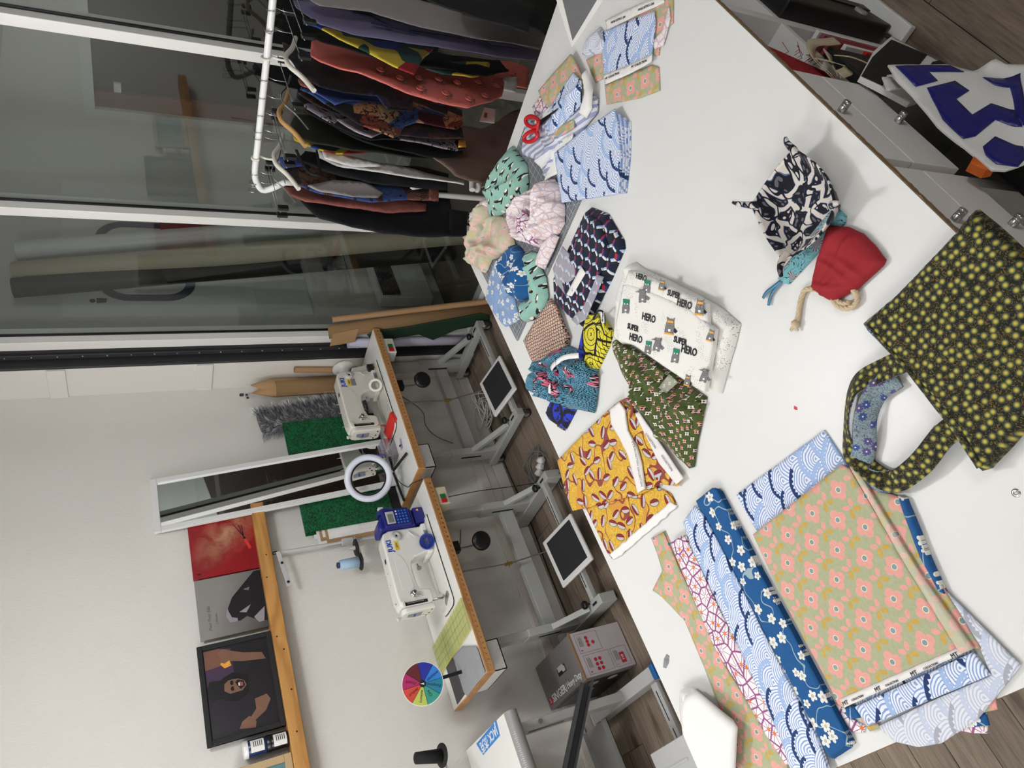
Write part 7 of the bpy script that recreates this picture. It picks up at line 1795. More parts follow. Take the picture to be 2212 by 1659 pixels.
cloth('daisy_scrap', [(2065, 1565), (2136, 1558), (2134, 1584), (2066, 1580)], Z0 - 0.004, 'cotton_daisy', 'purple daisy scrap lowest over the near right table edge', group='fabric scraps at the near table end', thick=0.003, wr=0.001, seed=10)
# ---- long strips
G = 'long fabric strips along the table'
def layers(name, label, px, mat, n, dz, shift, seed, rot=0.0, wr=0.002, group=None, z=Z0, thick=0.0022):
    t = thing(name, label, 'fabric', onz(px[0][0], px[0][1], z), group)
    for k in range(n):
        q = [(a + shift[0] * (n - 1 - k), b + shift[1] * (n - 1 - k)) for a, b in px]
        cloth('layer', q, z + k * dz, mat, thick=thick, wr=wr, rot=rot, seed=seed, parent=t, step=0.011)
    return t
layers('flower_strip', 'long pink flower strip with notched edge nearest the sewing tables', [(1408, 1162), (1434, 1148), (1450, 1185), (1470, 1232), (1540, 1370), (1570, 1440), (1640, 1555), (1703, 1650), (1700, 1675), (1592, 1675), (1562, 1545), (1522, 1440), (1480, 1340), (1432, 1290), (1411, 1275), (1432, 1232), (1422, 1200)], 'cotton_flower', 2, 0.004, (4, -2), 3, group=G)
layers('daisy_strip', 'long purple daisy strip between the flower strip and the wave strip', [(1450, 1172), (1478, 1155), (1500, 1195), (1560, 1325), (1610, 1420), (1650, 1505), (1712, 1632), (1700, 1652), (1655, 1585), (1592, 1472), (1548, 1405), (1490, 1270)], 'cotton_daisy', 2, 0.0035, (4, -1), 4, group=G, wr=0.004, z=Z0 + 0.009)
layers('wave_strip', 'long blue wave strip left of the dark blue blossom strip', [(1477, 1128), (1502, 1092), (1520, 1110), (1568, 1200), (1655, 1375), (1765, 1590), (1795, 1675), (1712, 1675), (1690, 1600), (1645, 1500), (1565, 1330), (1498, 1190)], 'cotton_wave', 2, 0.0035, (4, -1), 5, rot=0.9, group=G, wr=0.003, z=Z0 + 0.0145)
layers('blossom_strip', 'long dark blue strip with white blossoms, a thick pile of layers', [(1505, 1082), (1542, 1052), (1550, 1058), (1640, 1230), (1740, 1415), (1838, 1602), (1828, 1612), (1792, 1636), (1700, 1455), (1600, 1275), (1522, 1118)], 'cotton_blossom', 4, 0.005, (4, 1), 6, group=G, wr=0.003)
wf_ = thing('white_folded_sheet', 'folded white satin sheet at the lower photo edge', 'fabric', onz(1530, 1570, Z0))
for k in range(4):
    cloth('fold', [(1472 + 3 * k, 1490 + 4 * k), (1497 + 3 * k, 1484 + 3 * k), (1586, 1556 + 2 * k), (1592, 1572), (1586, 1680), (1520, 1680), (1478, 1585), (1471 + k, 1532)], Z0 + 0.02 + k * 0.006 if k else Z0 + 0.012, 'white_cloth', thick=0.005, wr=0.004, wf=14, dome=0.008 if k == 3 else 0.0, dwidth=0.02, parent=wf_, seed=k + 2)
# ---- yellow wax print, two folded halves with selvages
yw = thing('wax_print', 'yellow wax print with red and white leaves, folded with white selvage', 'fabric', onz(1340, 1040, Z0))
cloth('lower_fold', [(1268, 1098), (1330, 1050), (1400, 1040), (1452, 1066), (1462, 1088), (1345, 1196), (1326, 1208), (1315, 1195)], Z0, 'wax_yellow', thick=0.004, wr=0.003, parent=yw, rot=0.5, seed=3)
cloth('frayed_edge', [(1326, 1208), (1318, 1197), (1448, 1084), (1464, 1092), (1440, 1115), (1345, 1196)], Z0 + 0.0046, 'white_cloth', thick=0.001, wr=0.003, wob=0.004, parent=yw, step=0.006)
cloth('upper_fold', [(1207, 995), (1260, 940), (1330, 874), (1345, 864), (1370, 885), (1430, 965), (1476, 1032), (1465, 1050), (1430, 1045), (1390, 1066), (1280, 1094), (1240, 1103), (1224, 1060)], Z0 + 0.007, 'wax_yellow', thick=0.006, wr=0.005, parent=yw, rot=0.5, seed=3)
s1 = cloth('selvage_strip', [(1320, 885), (1340, 868), (1352, 885), (1358, 930), (1378, 965), (1388, 1000), (1396, 1055), (1380, 1064), (1372, 1030), (1360, 985), (1340, 945), (1322, 915)], Z0 + 0.018, 'selvage', thick=0.004, wr=0.006, parent=yw)
s2 = cloth('selvage_strip', [(1372, 892), (1382, 890), (1478, 1033), (1462, 1046), (1425, 1000)], Z0 + 0.0135, 'selvage', thick=0.002, wr=0.003, parent=yw)
for (x, y) in ((1374, 985), (1382, 1030)): ptext('selvage_print', 'COLLECTION', (x, y), (12, 60), Z0 + 0.0285, 0.009, 'ink_grey', s1)
ptext('selvage_print', 'MT', (1368, 960), (20, 50), Z0 + 0.0285, 0.014, 'ink_grey', s1)
for (x, y) in ((1405, 952), (1440, 1000)): ptext('selvage_print', 'COLLECTION', (x, y), (60, 90), Z0 + 0.0195, 0.009, 'ink_grey', s2)
MB().tube(smoothpts([onz(1345, 866, Z0 + 0.02), onz(1358, 862, Z0 + 0.03), onz(1366, 880, Z0 + 0.028), onz(1362, 900, Z0 + 0.022)], 4), 0.004, 8).build('fold_roll', 'wax_yellow', yw)
# ---- green floral
gf = thing('green_floral_cloth', 'dark green cloth with tiny pink flowers, rumpled between hero and yellow prints', 'fabric', onz(1430, 880, Z0))
cloth('cloth', [(1326, 762), (1324, 738), (1336, 730), (1396, 768), (1445, 800), (1526, 858), (1522, 885), (1506, 960), (1500, 1008), (1490, 1012), (1455, 978), (1430, 942), (1405, 902), (1372, 860), (1345, 805)], Z0, 'cotton_green', thick=0.003, dome=0.012, dwidth=0.04, ridge=0.022, wf=9, wr=0.004, parent=gf, seed=4, uvd=0.02, step=0.007, folds=(9, 0.028, 0.02))
cloth('fold_back', [(1424, 838), (1447, 808), (1466, 826), (1440, 850)], Z0 + 0.034, 'cotton_green_back', thick=0.002, wr=0.006, wf=20, parent=gf, seed=5)
cloth('fold', [(1330, 740), (1392, 768), (1440, 808), (1420, 850), (1395, 830), (1360, 790)], Z0 + 0.022, 'cotton_green', thick=0.003, ridge=0.02, wf=16, wr=0.006, parent=gf, seed=6, uvd=0.02, step=0.006, folds=(4, 0.018, 0.014))
cloth('fold', [(1440, 850), (1480, 850), (1515, 870), (1490, 930), (1455, 910)], Z0 + 0.02, 'cotton_green', thick=0.003, ridge=0.014, wf=14, wr=0.004, parent=gf, seed=7, uvd=0.02, step=0.006, folds=(4, 0.016, 0.014))
# ---- hero print
he = thing('hero_cloth', 'white cloth printed with bears and super hero lettering, folded thick', 'fabric', onz(1450, 700, Z0))
cloth('lower_fold', [(1330, 725), (1336, 640), (1356, 572), (1370, 566), (1388, 580), (1440, 604), (1535, 652), (1560, 668), (1596, 700), (1588, 735), (1572, 790), (1556, 850), (1520, 840), (1440, 790), (1375, 745), (1345, 745)], Z0, 'cotton_hero', thick=0.004, dome=0.02, dwidth=0.02, wr=0.005, wf=14, parent=he, seed=3, folds=(8, 0.012, 0.014))
cloth('middle_fold', [(1350, 618), (1362, 584), (1386, 590), (1440, 612), (1532, 656), (1536, 700), (1500, 700), (1400, 650)], Z0 + 0.028, 'cotton_hero', thick=0.008, dome=0.006, dwidth=0.012, wr=0.002, wf=10, parent=he, seed=4)
cloth('upper_fold', [(1336, 700), (1352, 616), (1362, 612), (1420, 632), (1500, 668), (1552, 712), (1546, 760), (1530, 846), (1510, 836), (1450, 797), (1376, 745), (1342, 735)], Z0 + 0.030, 'cotton_hero', thick=0.012, dome=0.003, dwidth=0.01, wr=0.001, wf=9, parent=he, seed=5)
ZH = Z0 + 0.0468; pr_ = he
for s, x, y, sz in (('HERO', 1401, 687, 0.027), ('SUPER', 1367, 708, 0.022), ('HERO', 1373, 731, 0.027), ('SUPER', 1469, 737, 0.022), ('HERO', 1488, 758, 0.027)):
    ptext('lettering', s, (x, y), (50, 16), ZH, sz, 'ink', pr_, bold=0.0006, sx=0.8)
for s, x, y, sz in (('HERO', 1385, 599, 0.022), ('SUPER', 1455, 636, 0.022), ('HERO', 1478, 657, 0.026)):
    ptext('lettering', s, (x, y), (50, 16), Z0 + 0.0455, sz, 'ink', pr_, bold=0.0005, sx=0.8)
def bear(x, y, a, k, col, z=ZH, up=True):
    def q(u, v): ca, sa = math.cos(a), math.sin(a); return (x + k * (u * ca - v * sa), y + k * (u * sa + v * ca))
    pflat('bear_print', [q(-6, -10), (q(-7, -16)), q(-3, -13), q(3, -13), q(7, -16), q(6, -9), q(8, 4), q(7, 14), q(3, 14), q(0, 11), q(-4, 14), q(-8, 14), q(-8, 2)], z, 'hatch', pr_)
    if col == 'orange':
        pflat('bear_mask', [q(-5, -10), q(5, -10), q(5, -6), q(-5, -6)], z + 0.0007, 'print_orange', pr_); pflat('bear_hem', [q(-8, 11), q(7, 12), q(7, 15), q(-8, 14)], z + 0.0007, 'print_orange', pr_)
        pflat('bear_cape', [q(8, 2), q(14, 7), q(11, 11), q(8, 9)], z, 'ink', pr_)
    elif col == 'green':
        pflat('bear_hood', [q(-7, -17), q(7, -16), q(7, -6), q(-6, -7)], z + 0.0007, 'green_hood', pr_)
        for s in (-3, 3): pflat('bear_eye', [q(s - 1, -8), q(s + 1, -8), q(s + 1, -5), q(s - 1, -5)], z + 0.0013, 'ink_white', pr_)
    else:
        pflat('bear_hat', [q(-16, -9), q(-6, -14), q(5, -16), (q(7, -10)), q(-5, -8)], z + 0.0007, 'hatch', pr_); pflat('bear_wing', [q(7, -2), q(16, 4), q(12, 9), q(7, 5)], z, 'ink_grey', pr_)
    pflat('bear_belly', [q(-2, 5), q(2, 5), q(2, 9), q(-2, 9)], z + 0.0007, 'ink_white', pr_)
plain('green_hood', RGB(20, 124, 92), 0.7)
m_, nt, b_ = new_mat('hatch'); c, co = uvctx(nt, 'Object'); nt.links.new(c.mix(c.noise(co, 900.0, 2.0).gt(0.52), RGB(40, 40, 42), RGB(170, 170, 168)), b_.inputs['Base Color']); b_.inputs['Roughness'].default_value = 0.8
for a in ((1447, 705, 0.12, 1.25, 'orange'), (1352, 663, 0.05, 1.0, 'green'), (1388, 640, 0.0, 1.0, 'hat'), (1420, 745, 0.2, 1.0, 'hat'), (1400, 752, 0.1, 0.9, 'green'), (1459, 770, 0.15, 1.0, 'green'), (1522, 812, 0.3, 1.0, 'hat'), (1535, 725, 0.3, 0.9, 'orange'), (1485, 822, 0.2, 0.8, 'orange')): bear(*a)
bear(1512, 664, 0.12, 1.2, 'orange', Z0 + 0.0455); bear(1397, 620, 0.1, 0.9, 'green', Z0 + 0.0455); bear(1430, 616, 0.15, 0.8, 'orange', Z0 + 0.0455)
# ---- navy Y print
yg = thing('navy_cloth', 'navy cloth with white blue and red branching strokes, folded', 'fabric', onz(1280, 580, Z0))
cloth('lower_fold', [(1215, 568), (1266, 458), (1276, 448), (1312, 462), (1346, 520), (1348, 536), (1320, 602), (1276, 690), (1256, 706), (1236, 690), (1200, 652), (1197, 602)], Z0, 'cotton_ygeo', thick=0.003, dome=0.018, dwidth=0.025, wr=0.004, parent=yg, seed=5, rot=0.7)
cloth('upper_fold', [(1226, 566), (1270, 462), (1300, 480), (1318, 540), (1296, 600), (1262, 680), (1232, 660), (1215, 610)], Z0 + 0.021, 'cotton_ygeo', thick=0.004, dome=0.006, dwidth=0.015, ridge=0.008, wf=8, wr=0.002, parent=yg, seed=6, rot=0.7)
cloth('reverse_flap', [(1196, 580), (1216, 532), (1256, 575), (1262, 588), (1232, 642), (1222, 636), (1202, 610)], Z0 + 0.034, 'cotton_ygeo_back', thick=0.002, wr=0.004, parent=yg, seed=7, rot=0.7)
cloth('reverse_flap', [(1285, 592), (1305, 598), (1268, 688), (1248, 702), (1236, 690), (1258, 664)], Z0 + 0.03, 'cotton_ygeo_back', thick=0.002, wr=0.004, parent=yg, seed=8, rot=0.7)
cloth('white_margin', [(1256, 575), (1266, 590), (1236, 640), (1224, 636)], Z0 + 0.0385, 'selvage', thick=0.001, wr=0.003, parent=yg, seed=8)
# ---- brown geometric
bw = thing('brown_cloth', 'cream cloth with a small brown geometric print beside the cutting mat', 'fabric', onz(1180, 730, Z0))
for k in range(3):
    cloth('fold', [(1133 + 3 * k, 736), (1160, 690), (1191, 644 + 4 * k), (1203, 656 + 2 * k), (1232 - 3 * k, 728), (1226 - 3 * k, 762), (1196, 786), (1182, 815), (1163, 802), (1146, 768)], Z0 + 0.004 + 0.007 * k if k else ZM, 'cotton_brown', thick=0.005, wr=0.003, ridge=0.004 if k == 2 else 0, wf=8, parent=bw, seed=4, rot=0.5)
# ---- blue wax roll with yellow wings
bz = thing('blue_wax_cloth', 'royal blue and yellow wax print rolled into a bundle', 'fabric', onz(1285, 740, Z0))
cloth('bundle', [(1250, 778), (1262, 715), (1272, 678), (1284, 676), (1302, 690), (1320, 716), (1312, 748), (1286, 802), (1268, 806), (1254, 800)], Z0, 'wax_blue_yellow', thick=0.004, dome=0.03, dwidth=0.03, wr=0.004, parent=bz, seed=2, rot=0.4)
cloth('fold', [(1272, 680), (1286, 678), (1304, 694), (1318, 716), (1308, 722), (1290, 706)], Z0 + 0.034, 'wax_blue_yellow', thick=0.003, ridge=0.008, wf=22, wr=0.002, parent=bz, seed=3)
tb_ = pflat('white_label', [(1297, 672), (1305, 674), (1306, 698), (1299, 697)], Z0 + 0.046, 'selvage', bz, 0.001)
ptext('label_print', 'VERITABLE', (1302, 686), (2, -24), Z0 + 0.0472, 0.010, 'ink', tb_, sx=0.55, bold=0.0003)
MB().tube(smoothpts([onz(1281, 690, Z0 + 0.04), onz(1292, 672, Z0 + 0.05), onz(1304, 676, Z0 + 0.045), onz(1306, 700, Z0 + 0.035)], 5), 0.003, 6).build('loop', 'wax_blue_black', bz)
# ---- teal scale heap
sc = thing('scale_print_cloth', 'crumpled teal and pink scale print heap with white selvage tape', 'fabric', onz(1225, 820, Z0))
cloth('heap', [(1153, 832), (1165, 796), (1190, 762), (1222, 746), (1260, 760), (1282, 778), (1291, 812), (1286, 868), (1281, 892), (1250, 886), (1215, 872), (1186, 862), (1160, 852)], Z0, 'wax_scale', thick=0.004, dome=0.03, dwidth=0.035, ridge=0.035, wf=13, wr=0.01, parent=sc, seed=9, uvd=0.06, step=0.005, folds=(12, 0.04, 0.02))
cloth('fold', [(1185, 790), (1225, 768), (1262, 780), (1276, 810), (1255, 830), (1215, 822)], Z0 + 0.038, 'wax_scale', thick=0.003, ridge=0.03, wf=20, dome=0.01, dwidth=0.02, parent=sc, seed=11, uvd=0.06, step=0.005)
for pts, tx in (([(1187, 850), (1188, 820), (1192, 795), (1200, 785)], 'BASSROOTS'), ([(1200, 785), (1220, 772), (1250, 768)], None)):
    sp3 = [onz(a, b, Z0 + 0.078) for a, b in pts]; rb_ = ribbon(smoothpts(sp3, 4), 0.016, (0, 0, 1)).build('selvage_tape', 'selvage', sc)
    if tx: ptext(tx and 'tape_print', tx, (1191, 826), (2, -40), Z0 + 0.0792, 0.011, 'ink', rb_, sx=0.75, bold=0.0004)
cloth('blue_black_cloth', [(1181, 890), (1191, 866), (1225, 868), (1246, 885), (1224, 926), (1214, 924), (1190, 908)], Z0, 'wax_blue_black', 'folded royal blue and black print below the teal heap', thick=0.006, dome=0.008, dwidth=0.012, wr=0.002, seed=4)
wv = bpy.data.objects['blue_black_cloth']
ws = cloth('selvage_strip', [(1184, 900), (1190, 903), (1224, 924), (1221, 930), (1206, 924), (1186, 908)], Z0 + 0.004, 'selvage', thick=0.001, wr=0.001, parent=wv, step=0.005)
ptext('selvage_print', 'WOODIN', (1212, 924), (22, 12), Z0 + 0.0062, 0.012, 'ink', ws, bold=0.0004)

# ---- far heap over the cutting mat
G = 'crumpled fabrics heaped on the cutting mat'
cloth('flower_heap', [(1010, 562), (1018, 510), (1028, 462), (1040, 432), (1058, 424), (1062, 462), (1092, 470), (1106, 500), (1113, 532), (1088, 552), (1062, 562), (1050, 590), (1034, 580)], ZM, 'cotton_flower_back', 'crumpled pink flower cloth hanging over the far table corner', group=G, dome=0.016, dwidth=0.03, ridge=0.014, wf=9, wr=0.01, seed=3, uvd=0.03, step=0.007, thick=0.003, folds=(9, 0.035, 0.022))
cloth('daisy_piece', [(1022, 492), (1030, 450), (1054, 424), (1062, 440), (1044, 470)], ZM + 0.002, 'cotton_daisy_back', 'small daisy print piece showing behind the far flower cloth', group=G, dome=0.03, dwidth=0.03, ridge=0.01, wf=14, seed=4, step=0.007, thick=0.003, folds=(3, 0.012, 0.014))
cloth('penguin_cloth', [(1057, 466), (1060, 412), (1085, 350), (1103, 315), (1112, 326), (1134, 356), (1138, 395), (1134, 416), (1118, 432), (1096, 455), (1064, 472)], ZM, 'cotton_penguin', 'mint cloth with penguins draped at the far table edge', group=G, dome=0.03, dwidth=0.05, ridge=0.018, wf=8, wr=0.006, seed=5, uvd=0.02, step=0.007, thick=0.003, folds=(5, 0.022, 0.025))
dz_ = thing('daisy_heap', 'white cloth with pale daisies bunched up on the mat beside the wave cloth', 'fabric', onz(1170, 480, ZM), G)
cloth('heap', [(1098, 476), (1120, 440), (1150, 414), (1180, 390), (1196, 386), (1210, 410), (1216, 442), (1216, 482), (1206, 502), (1190, 520), (1165, 535), (1140, 525), (1115, 502)], ZM, 'cotton_daisy_back', thick=0.003, dome=0.03, dwidth=0.04, ridge=0.014, wf=9, wr=0.008, parent=dz_, seed=6, uvd=0.04, step=0.006, folds=(9, 0.04, 0.025))
cloth('tail', [(1176, 520), (1195, 505), (1205, 512), (1192, 545), (1174, 582), (1158, 574), (1166, 545)], ZM + 0.012, 'cotton_daisy_back', thick=0.003, dome=0.016, dwidth=0.02, ridge=0.006, parent=dz_, seed=7)
cloth('print_side', [(1108, 478), (1130, 452), (1142, 470), (1150, 500), (1164, 528), (1144, 528), (1120, 505)], ZM + 0.05, 'cotton_daisy', thick=0.003, dome=0.008, dwidth=0.02, ridge=0.014, wf=16, parent=dz_, seed=8, folds=(3, 0.014, 0.012))
cloth('blossom_heap', [(1080, 556), (1096, 538), (1110, 528), (1122, 536), (1145, 570), (1150, 602), (1146, 640), (1126, 656), (1110, 642), (1090, 612), (1078, 586)], ZM, 'cotton_blossom', 'bright blue blossom cloth bunched on the mat next to the penguins', group=G, dome=0.03, dwidth=0.04, ridge=0.014, wf=11, wr=0.006, seed=7, uvd=0.02, step=0.007, thick=0.003, folds=(5, 0.022, 0.02))
cloth('blossom_flat', [(1050, 648), (1058, 600), (1072, 560), (1082, 570), (1088, 605), (1112, 642), (1122, 690), (1108, 700), (1092, 706), (1084, 698), (1064, 668)], ZM, 'cotton_blossom_light', 'pale denim blue blossom cloth with frayed edge at the table rim', group=G, dome=0.008, dwidth=0.015, wr=0.004, seed=8, step=0.008, wob=0.002, thick=0.003, folds=(3, 0.008, 0.014))
cloth('penguin_cloth', [(1124, 692), (1130, 660), (1148, 640), (1151, 600), (1132, 565), (1140, 543), (1164, 546), (1168, 578), (1178, 600), (1183, 640), (1178, 662), (1152, 692), (1138, 696)], ZM + 0.001, 'cotton_penguin', 'mint cloth with penguins crumpled between blue blossoms and brown print', group=G, dome=0.016, dwidth=0.03, ridge=0.016, wf=12, wr=0.005, seed=9, uvd=0.02, step=0.007, thick=0.003, folds=(6, 0.018, 0.016))
# ---- folded wave cloth
wv_ = thing('wave_folded', 'neatly folded white cloth with blue waves beside the red scissors', 'fabric', onz(1280, 340, Z0))
for k in range(4):
    cloth('fold', [(1197 + 1.0 * k, 331), (1268, 278), (1330 + 11 * (3 - k), 236 + 9 * (3 - k)), (1337 + 9 * (3 - k), 262), (1345 + 6 * (3 - k), 340), (1340 + 5 * (3 - k), 418), (1216, 438)], Z0 + 0.0065 * k, 'cotton_wave', thick=0.005, wr=0.003, wf=6, parent=wv_, rot=0.5, seed=5)
# ---- scrap pile with scissors
G = 'fabric scraps piled under the scissors'
cloth('striped_towel', [(1130, 334), (1140, 262), (1180, 238), (1236, 182), (1262, 190), (1292, 212), (1290, 244), (1250, 292), (1212, 332), (1196, 378), (1182, 388), (1160, 346)], ZM, 'stripe_blue', 'blue and white striped towel lowest in the scissor pile', group=G, dome=0.008, dwidth=0.02, ridge=0.01, wf=9, wr=0.004, rot=0.6, thick=0.003, seed=2, folds=(7, 0.014, 0.014))
cloth('daisy_scrap', [(1152, 232), (1168, 208), (1200, 250), (1205, 290), (1168, 280)], ZM + 0.014, 'cotton_daisy', 'daisy scrap with orange centres under the scissor blades', group=G, wr=0.004, seed=3, thick=0.003)
cloth('flower_scrap', [(1165, 196), (1200, 155), (1235, 117), (1245, 134), (1268, 186), (1262, 215), (1215, 230), (1180, 235)], ZM + 0.012, 'cotton_flower', 'pink flower scrap at the far end of the scissor pile', group=G, wr=0.006, ridge=0.006, seed=4, thick=0.003)
cloth('white_scrap', [(1196, 322), (1215, 300), (1240, 288), (1236, 330), (1204, 376), (1178, 390), (1188, 350)], ZM + 0.014, 'white_cloth', 'plain white scrap at the near end of the scissor pile', group=G, wr=0.008, wf=16, seed=5, thick=0.003)
cloth('flower_scrap', [(1185, 294), (1210, 272), (1242, 256), (1242, 276), (1220, 290), (1196, 302)], ZM + 0.021, 'cotton_flower', 'narrow pink flower scrap across the scissor pile', group=G, wr=0.004, seed=6, thick=0.003)
cloth('white_scrap', [(1258, 160), (1268, 150), (1280, 195), (1278, 235), (1266, 255), (1252, 245), (1266, 205)], ZM + 0.018, 'white_cloth', 'crumpled white scrap on the right flank of the scissor pile', group=G, wr=0.008, dome=0.008, dwidth=0.01, wf=18, seed=7, thick=0.003)
cloth('wave_scrap', [(1180, 252), (1206, 208), (1240, 157), (1258, 176), (1258, 226), (1228, 258), (1200, 286), (1186, 292)], ZM + 0.022, 'cotton_wave', 'blue wave scrap on top of the scissor pile', group=G, wr=0.007, ridge=0.008, wf=12, rot=1.0, seed=8, thick=0.003, folds=(4, 0.012, 0.014))
scs = thing('scissors', 'red handled scissors lying open on the scrap pile', 'scissors', onz(1165, 275, ZM + 0.04))
ZS = ZM + 0.040
pv = onz(1166, 266, ZS)
for name, pts in (('blade', [(1162, 262), (1170, 258), (1207, 233), (1180, 262), (1168, 272)]), ('blade', [(1160, 266), (1168, 262), (1206, 236), (1176, 264), (1166, 274)])):
    pflat(name, pts, ZS + (0.002 if name == 'blade' and pts[0][0] == 1160 else 0), 'dark_steel', scs, 0.002)
for cx, cy, rx, ry, an in ((1150, 263, 15, 11, 0.35), (1147, 295, 16, 10, -0.5)):
    lp = []
    for k in range(20):
        t = 2 * PI * k / 20; a, b = rx * math.cos(t), ry * math.sin(t); lp.append(onz(cx + a * math.cos(an) - b * math.sin(an), cy + a * math.sin(an) + b * math.cos(an), ZS + 0.004))
    MB().tube(lp, 0.007, 8, closed=True).build('handle', 'red_plastic', scs)
    MB().tube([onz(cx + 12, cy - (4 if cy > 280 else 0), ZS + 0.004), pv + Vector((0, 0, 0.004))], 0.006, 8).build('shank', 'red_plastic', scs)
MB().lathe([(0.004, 0), (0.004, 0.006)], pv, (0, 0, 1), 12).build('pivot', 'steel', scs)
# ---- right far corner: cards and offcuts
cd = thing('grey_card', 'grey card triangle with white border at the far right table corner', 'card', onz(1250, 20, Z0))
pflat('border', [(1198, -14), (1236, 102), (1312, -14)], Z0, 'paper_white', cd, 0.002)
pflat('face', [(1212, -14), (1237, 88), (1298, -14)], Z0 + 0.002, 'charcoal_paper', cd, 0.0006)
G = 'offcuts stacked at the far right of the table'
cloth('flower_offcut', [(1308, 182), (1410, 140), (1425, 146), (1427, 196), (1385, 212), (1312, 226)], Z0, 'cotton_flower', 'pink flower offcut in front of the small wave swatch', group=G, thick=0.003, wr=0.002, seed=2)
cloth('flower_offcut', [(1268, 130), (1312, 105), (1318, 165), (1288, 178)], Z0, 'cotton_flower', 'square pink flower offcut left of the small wave swatch', group=G, thick=0.003, wr=0.004, seed=3)
cloth('flower_offcut', [(1310, 66), (1380, 30), (1440, -6), (1456, -10), (1456, 50), (1430, 70), (1425, 120), (1330, 120)], Z0, 'cotton_flower', 'pink flower offcut behind the small wave swatch', group=G, thick=0.003, wr=0.003, seed=4)
cloth('wave_offcut', [(1258, 116), (1268, 86), (1296, 58), (1312, 78), (1308, 112), (1270, 124)], Z0 + 0.0005, 'cotton_wave_back', 'crumpled pale wave offcut touching the small wave swatch', group=G, thick=0.003, dome=0.008, dwidth=0.015, ridge=0.008, wf=20, seed=5)
sl_ = cloth('selvage_offcut', [(1308, 44), (1370, 14), (1432, -12), (1436, 6), (1375, 34), (1312, 66)], Z0 + 0.005, 'selvage', 'white printed selvage offcut behind the small wave swatch', group=G, thick=0.001, wr=0.001, seed=6)
for (x, y) in ((1335, 42), (1395, 14)): ptext('selvage_print', 'MT COLLECTION', (x, y), (-60, 26), Z0 + 0.0076, 0.0085, 'ink', sl_)
cloth('daisy_offcut', [(1408, 92), (1432, 66), (1446, 12), (1450, 40), (1434, 98), (1416, 106)], Z0 + 0.0045, 'cotton_daisy_back', 'narrow daisy offcut at the side of the small wave swatch', group=G, thick=0.002, wr=0.004, seed=7)
ww = cloth('wave_swatch', [(1302, 70), (1360, 46), (1414, 24), (1418, 46), (1408, 132), (1360, 158), (1308, 182), (1303, 120)], Z0 + 0.0075, 'cotton_wave', 'small wave swatch with white printed selvage at the far right', group=G, thick=0.003, wr=0.002, rot=1.2, seed=8)
s3 = cloth('selvage_strip', [(1303, 162), (1356, 142), (1410, 116), (1408, 134), (1360, 160), (1309, 182)], Z0 + 0.0122, 'selvage', thick=0.0008, wr=0.001, parent=ww)
for (x, y) in ((1322, 164), (1380, 138)): ptext('selvage_print', 'MT COLLECTION', (x, y), (60, -26), Z0 + 0.0142, 0.0085, 'ink', s3)

# ---- fabric bowl with pinched corners
ZB = Z0 + 0.06
bo = thing('fabric_bowl', 'square fabric bowl with black and white leaf print and pinched corners', 'bowl', onz(1720, 440, Z0))
tips = [onz(*p, ZB) for p in ((1712, 322), (1622, 443), (1690, 562), (1800, 442))]
mid = sum(tips, Vector()) / 4
N = 12; ringv = []
for i in range(4):
    a, b = tips[i], tips[(i + 1) % 4]
    for k in range(N):
        t = k / N; p = a * (1 - t) + b * t; out = (p - mid); out.z = 0
        s = math.sin(PI * t); p = p + out.normalized() * 0.014 * s + Vector((0, 0, -0.012 * s))
        ringv.append(p)
ctr = Vector((mid.x, mid.y, Z0 + 0.004)); prof = [(0.0, 0.0), (0.2, 0.0), (0.42, 0.0), (0.58, 0.02), (0.68, 0.10), (0.78, 0.32), (0.88, 0.62), (0.95, 0.84), (1.0, 1.0), (1.03, 0.97), (1.0, 0.78), (0.92, 0.5), (0.84, 0.2), (0.74, -0.02), (0.5, -0.06), (0.0, -0.06)]
vs, fs, uv = [], [], []
M_ = len(ringv)
for s, h in prof:
    for i, p in enumerate(ringv):
        q = Vector((ctr.x + (p.x - ctr.x) * s, ctr.y + (p.y - ctr.y) * s, ctr.z + (p.z - ctr.z) * h)) + Vector((0, 0, 0.0015 * nz(p.x * 60 * s, p.y * 60 * s)))
        vs.append(q); uv.append(((q.x) + 0.3, q.y + 0.3 * 0 + (0.5 * h * 0.05)))
for r_ in range(len(prof) - 1):
    for i in range(M_):
        j = (i + 1) % M_; fs.append((r_ * M_ + i, r_ * M_ + j, (r_ + 1) * M_ + j, (r_ + 1) * M_ + i))
MB().add(vs, fs, True).build('shell', 'bowl_print', bo, uvs=uv)
for i, (dirp, L) in enumerate((((1697, 297), 0.045), ((1588, 439), 0.04), ((1688, 598), 0.04), ((1812, 438), 0.03))):
    tp_ = onz(*dirp, ZB + 0.012); b = tips[i]
    MB().tube(smoothpts([b + (mid - b) * 0.1 + Vector((0, 0, -0.012)), b + Vector((0, 0, 0.0)), (b + tp_) / 2 + Vector((0, 0, 0.006)), tp_], 4), [0.010, 0.0095, 0.009, 0.0085, 0.008, 0.0075, 0.007, 0.0065, 0.006, 0.0055, 0.005, 0.0045, 0.0035], 8).build('corner_tip', 'bowl_print_tip', bo)
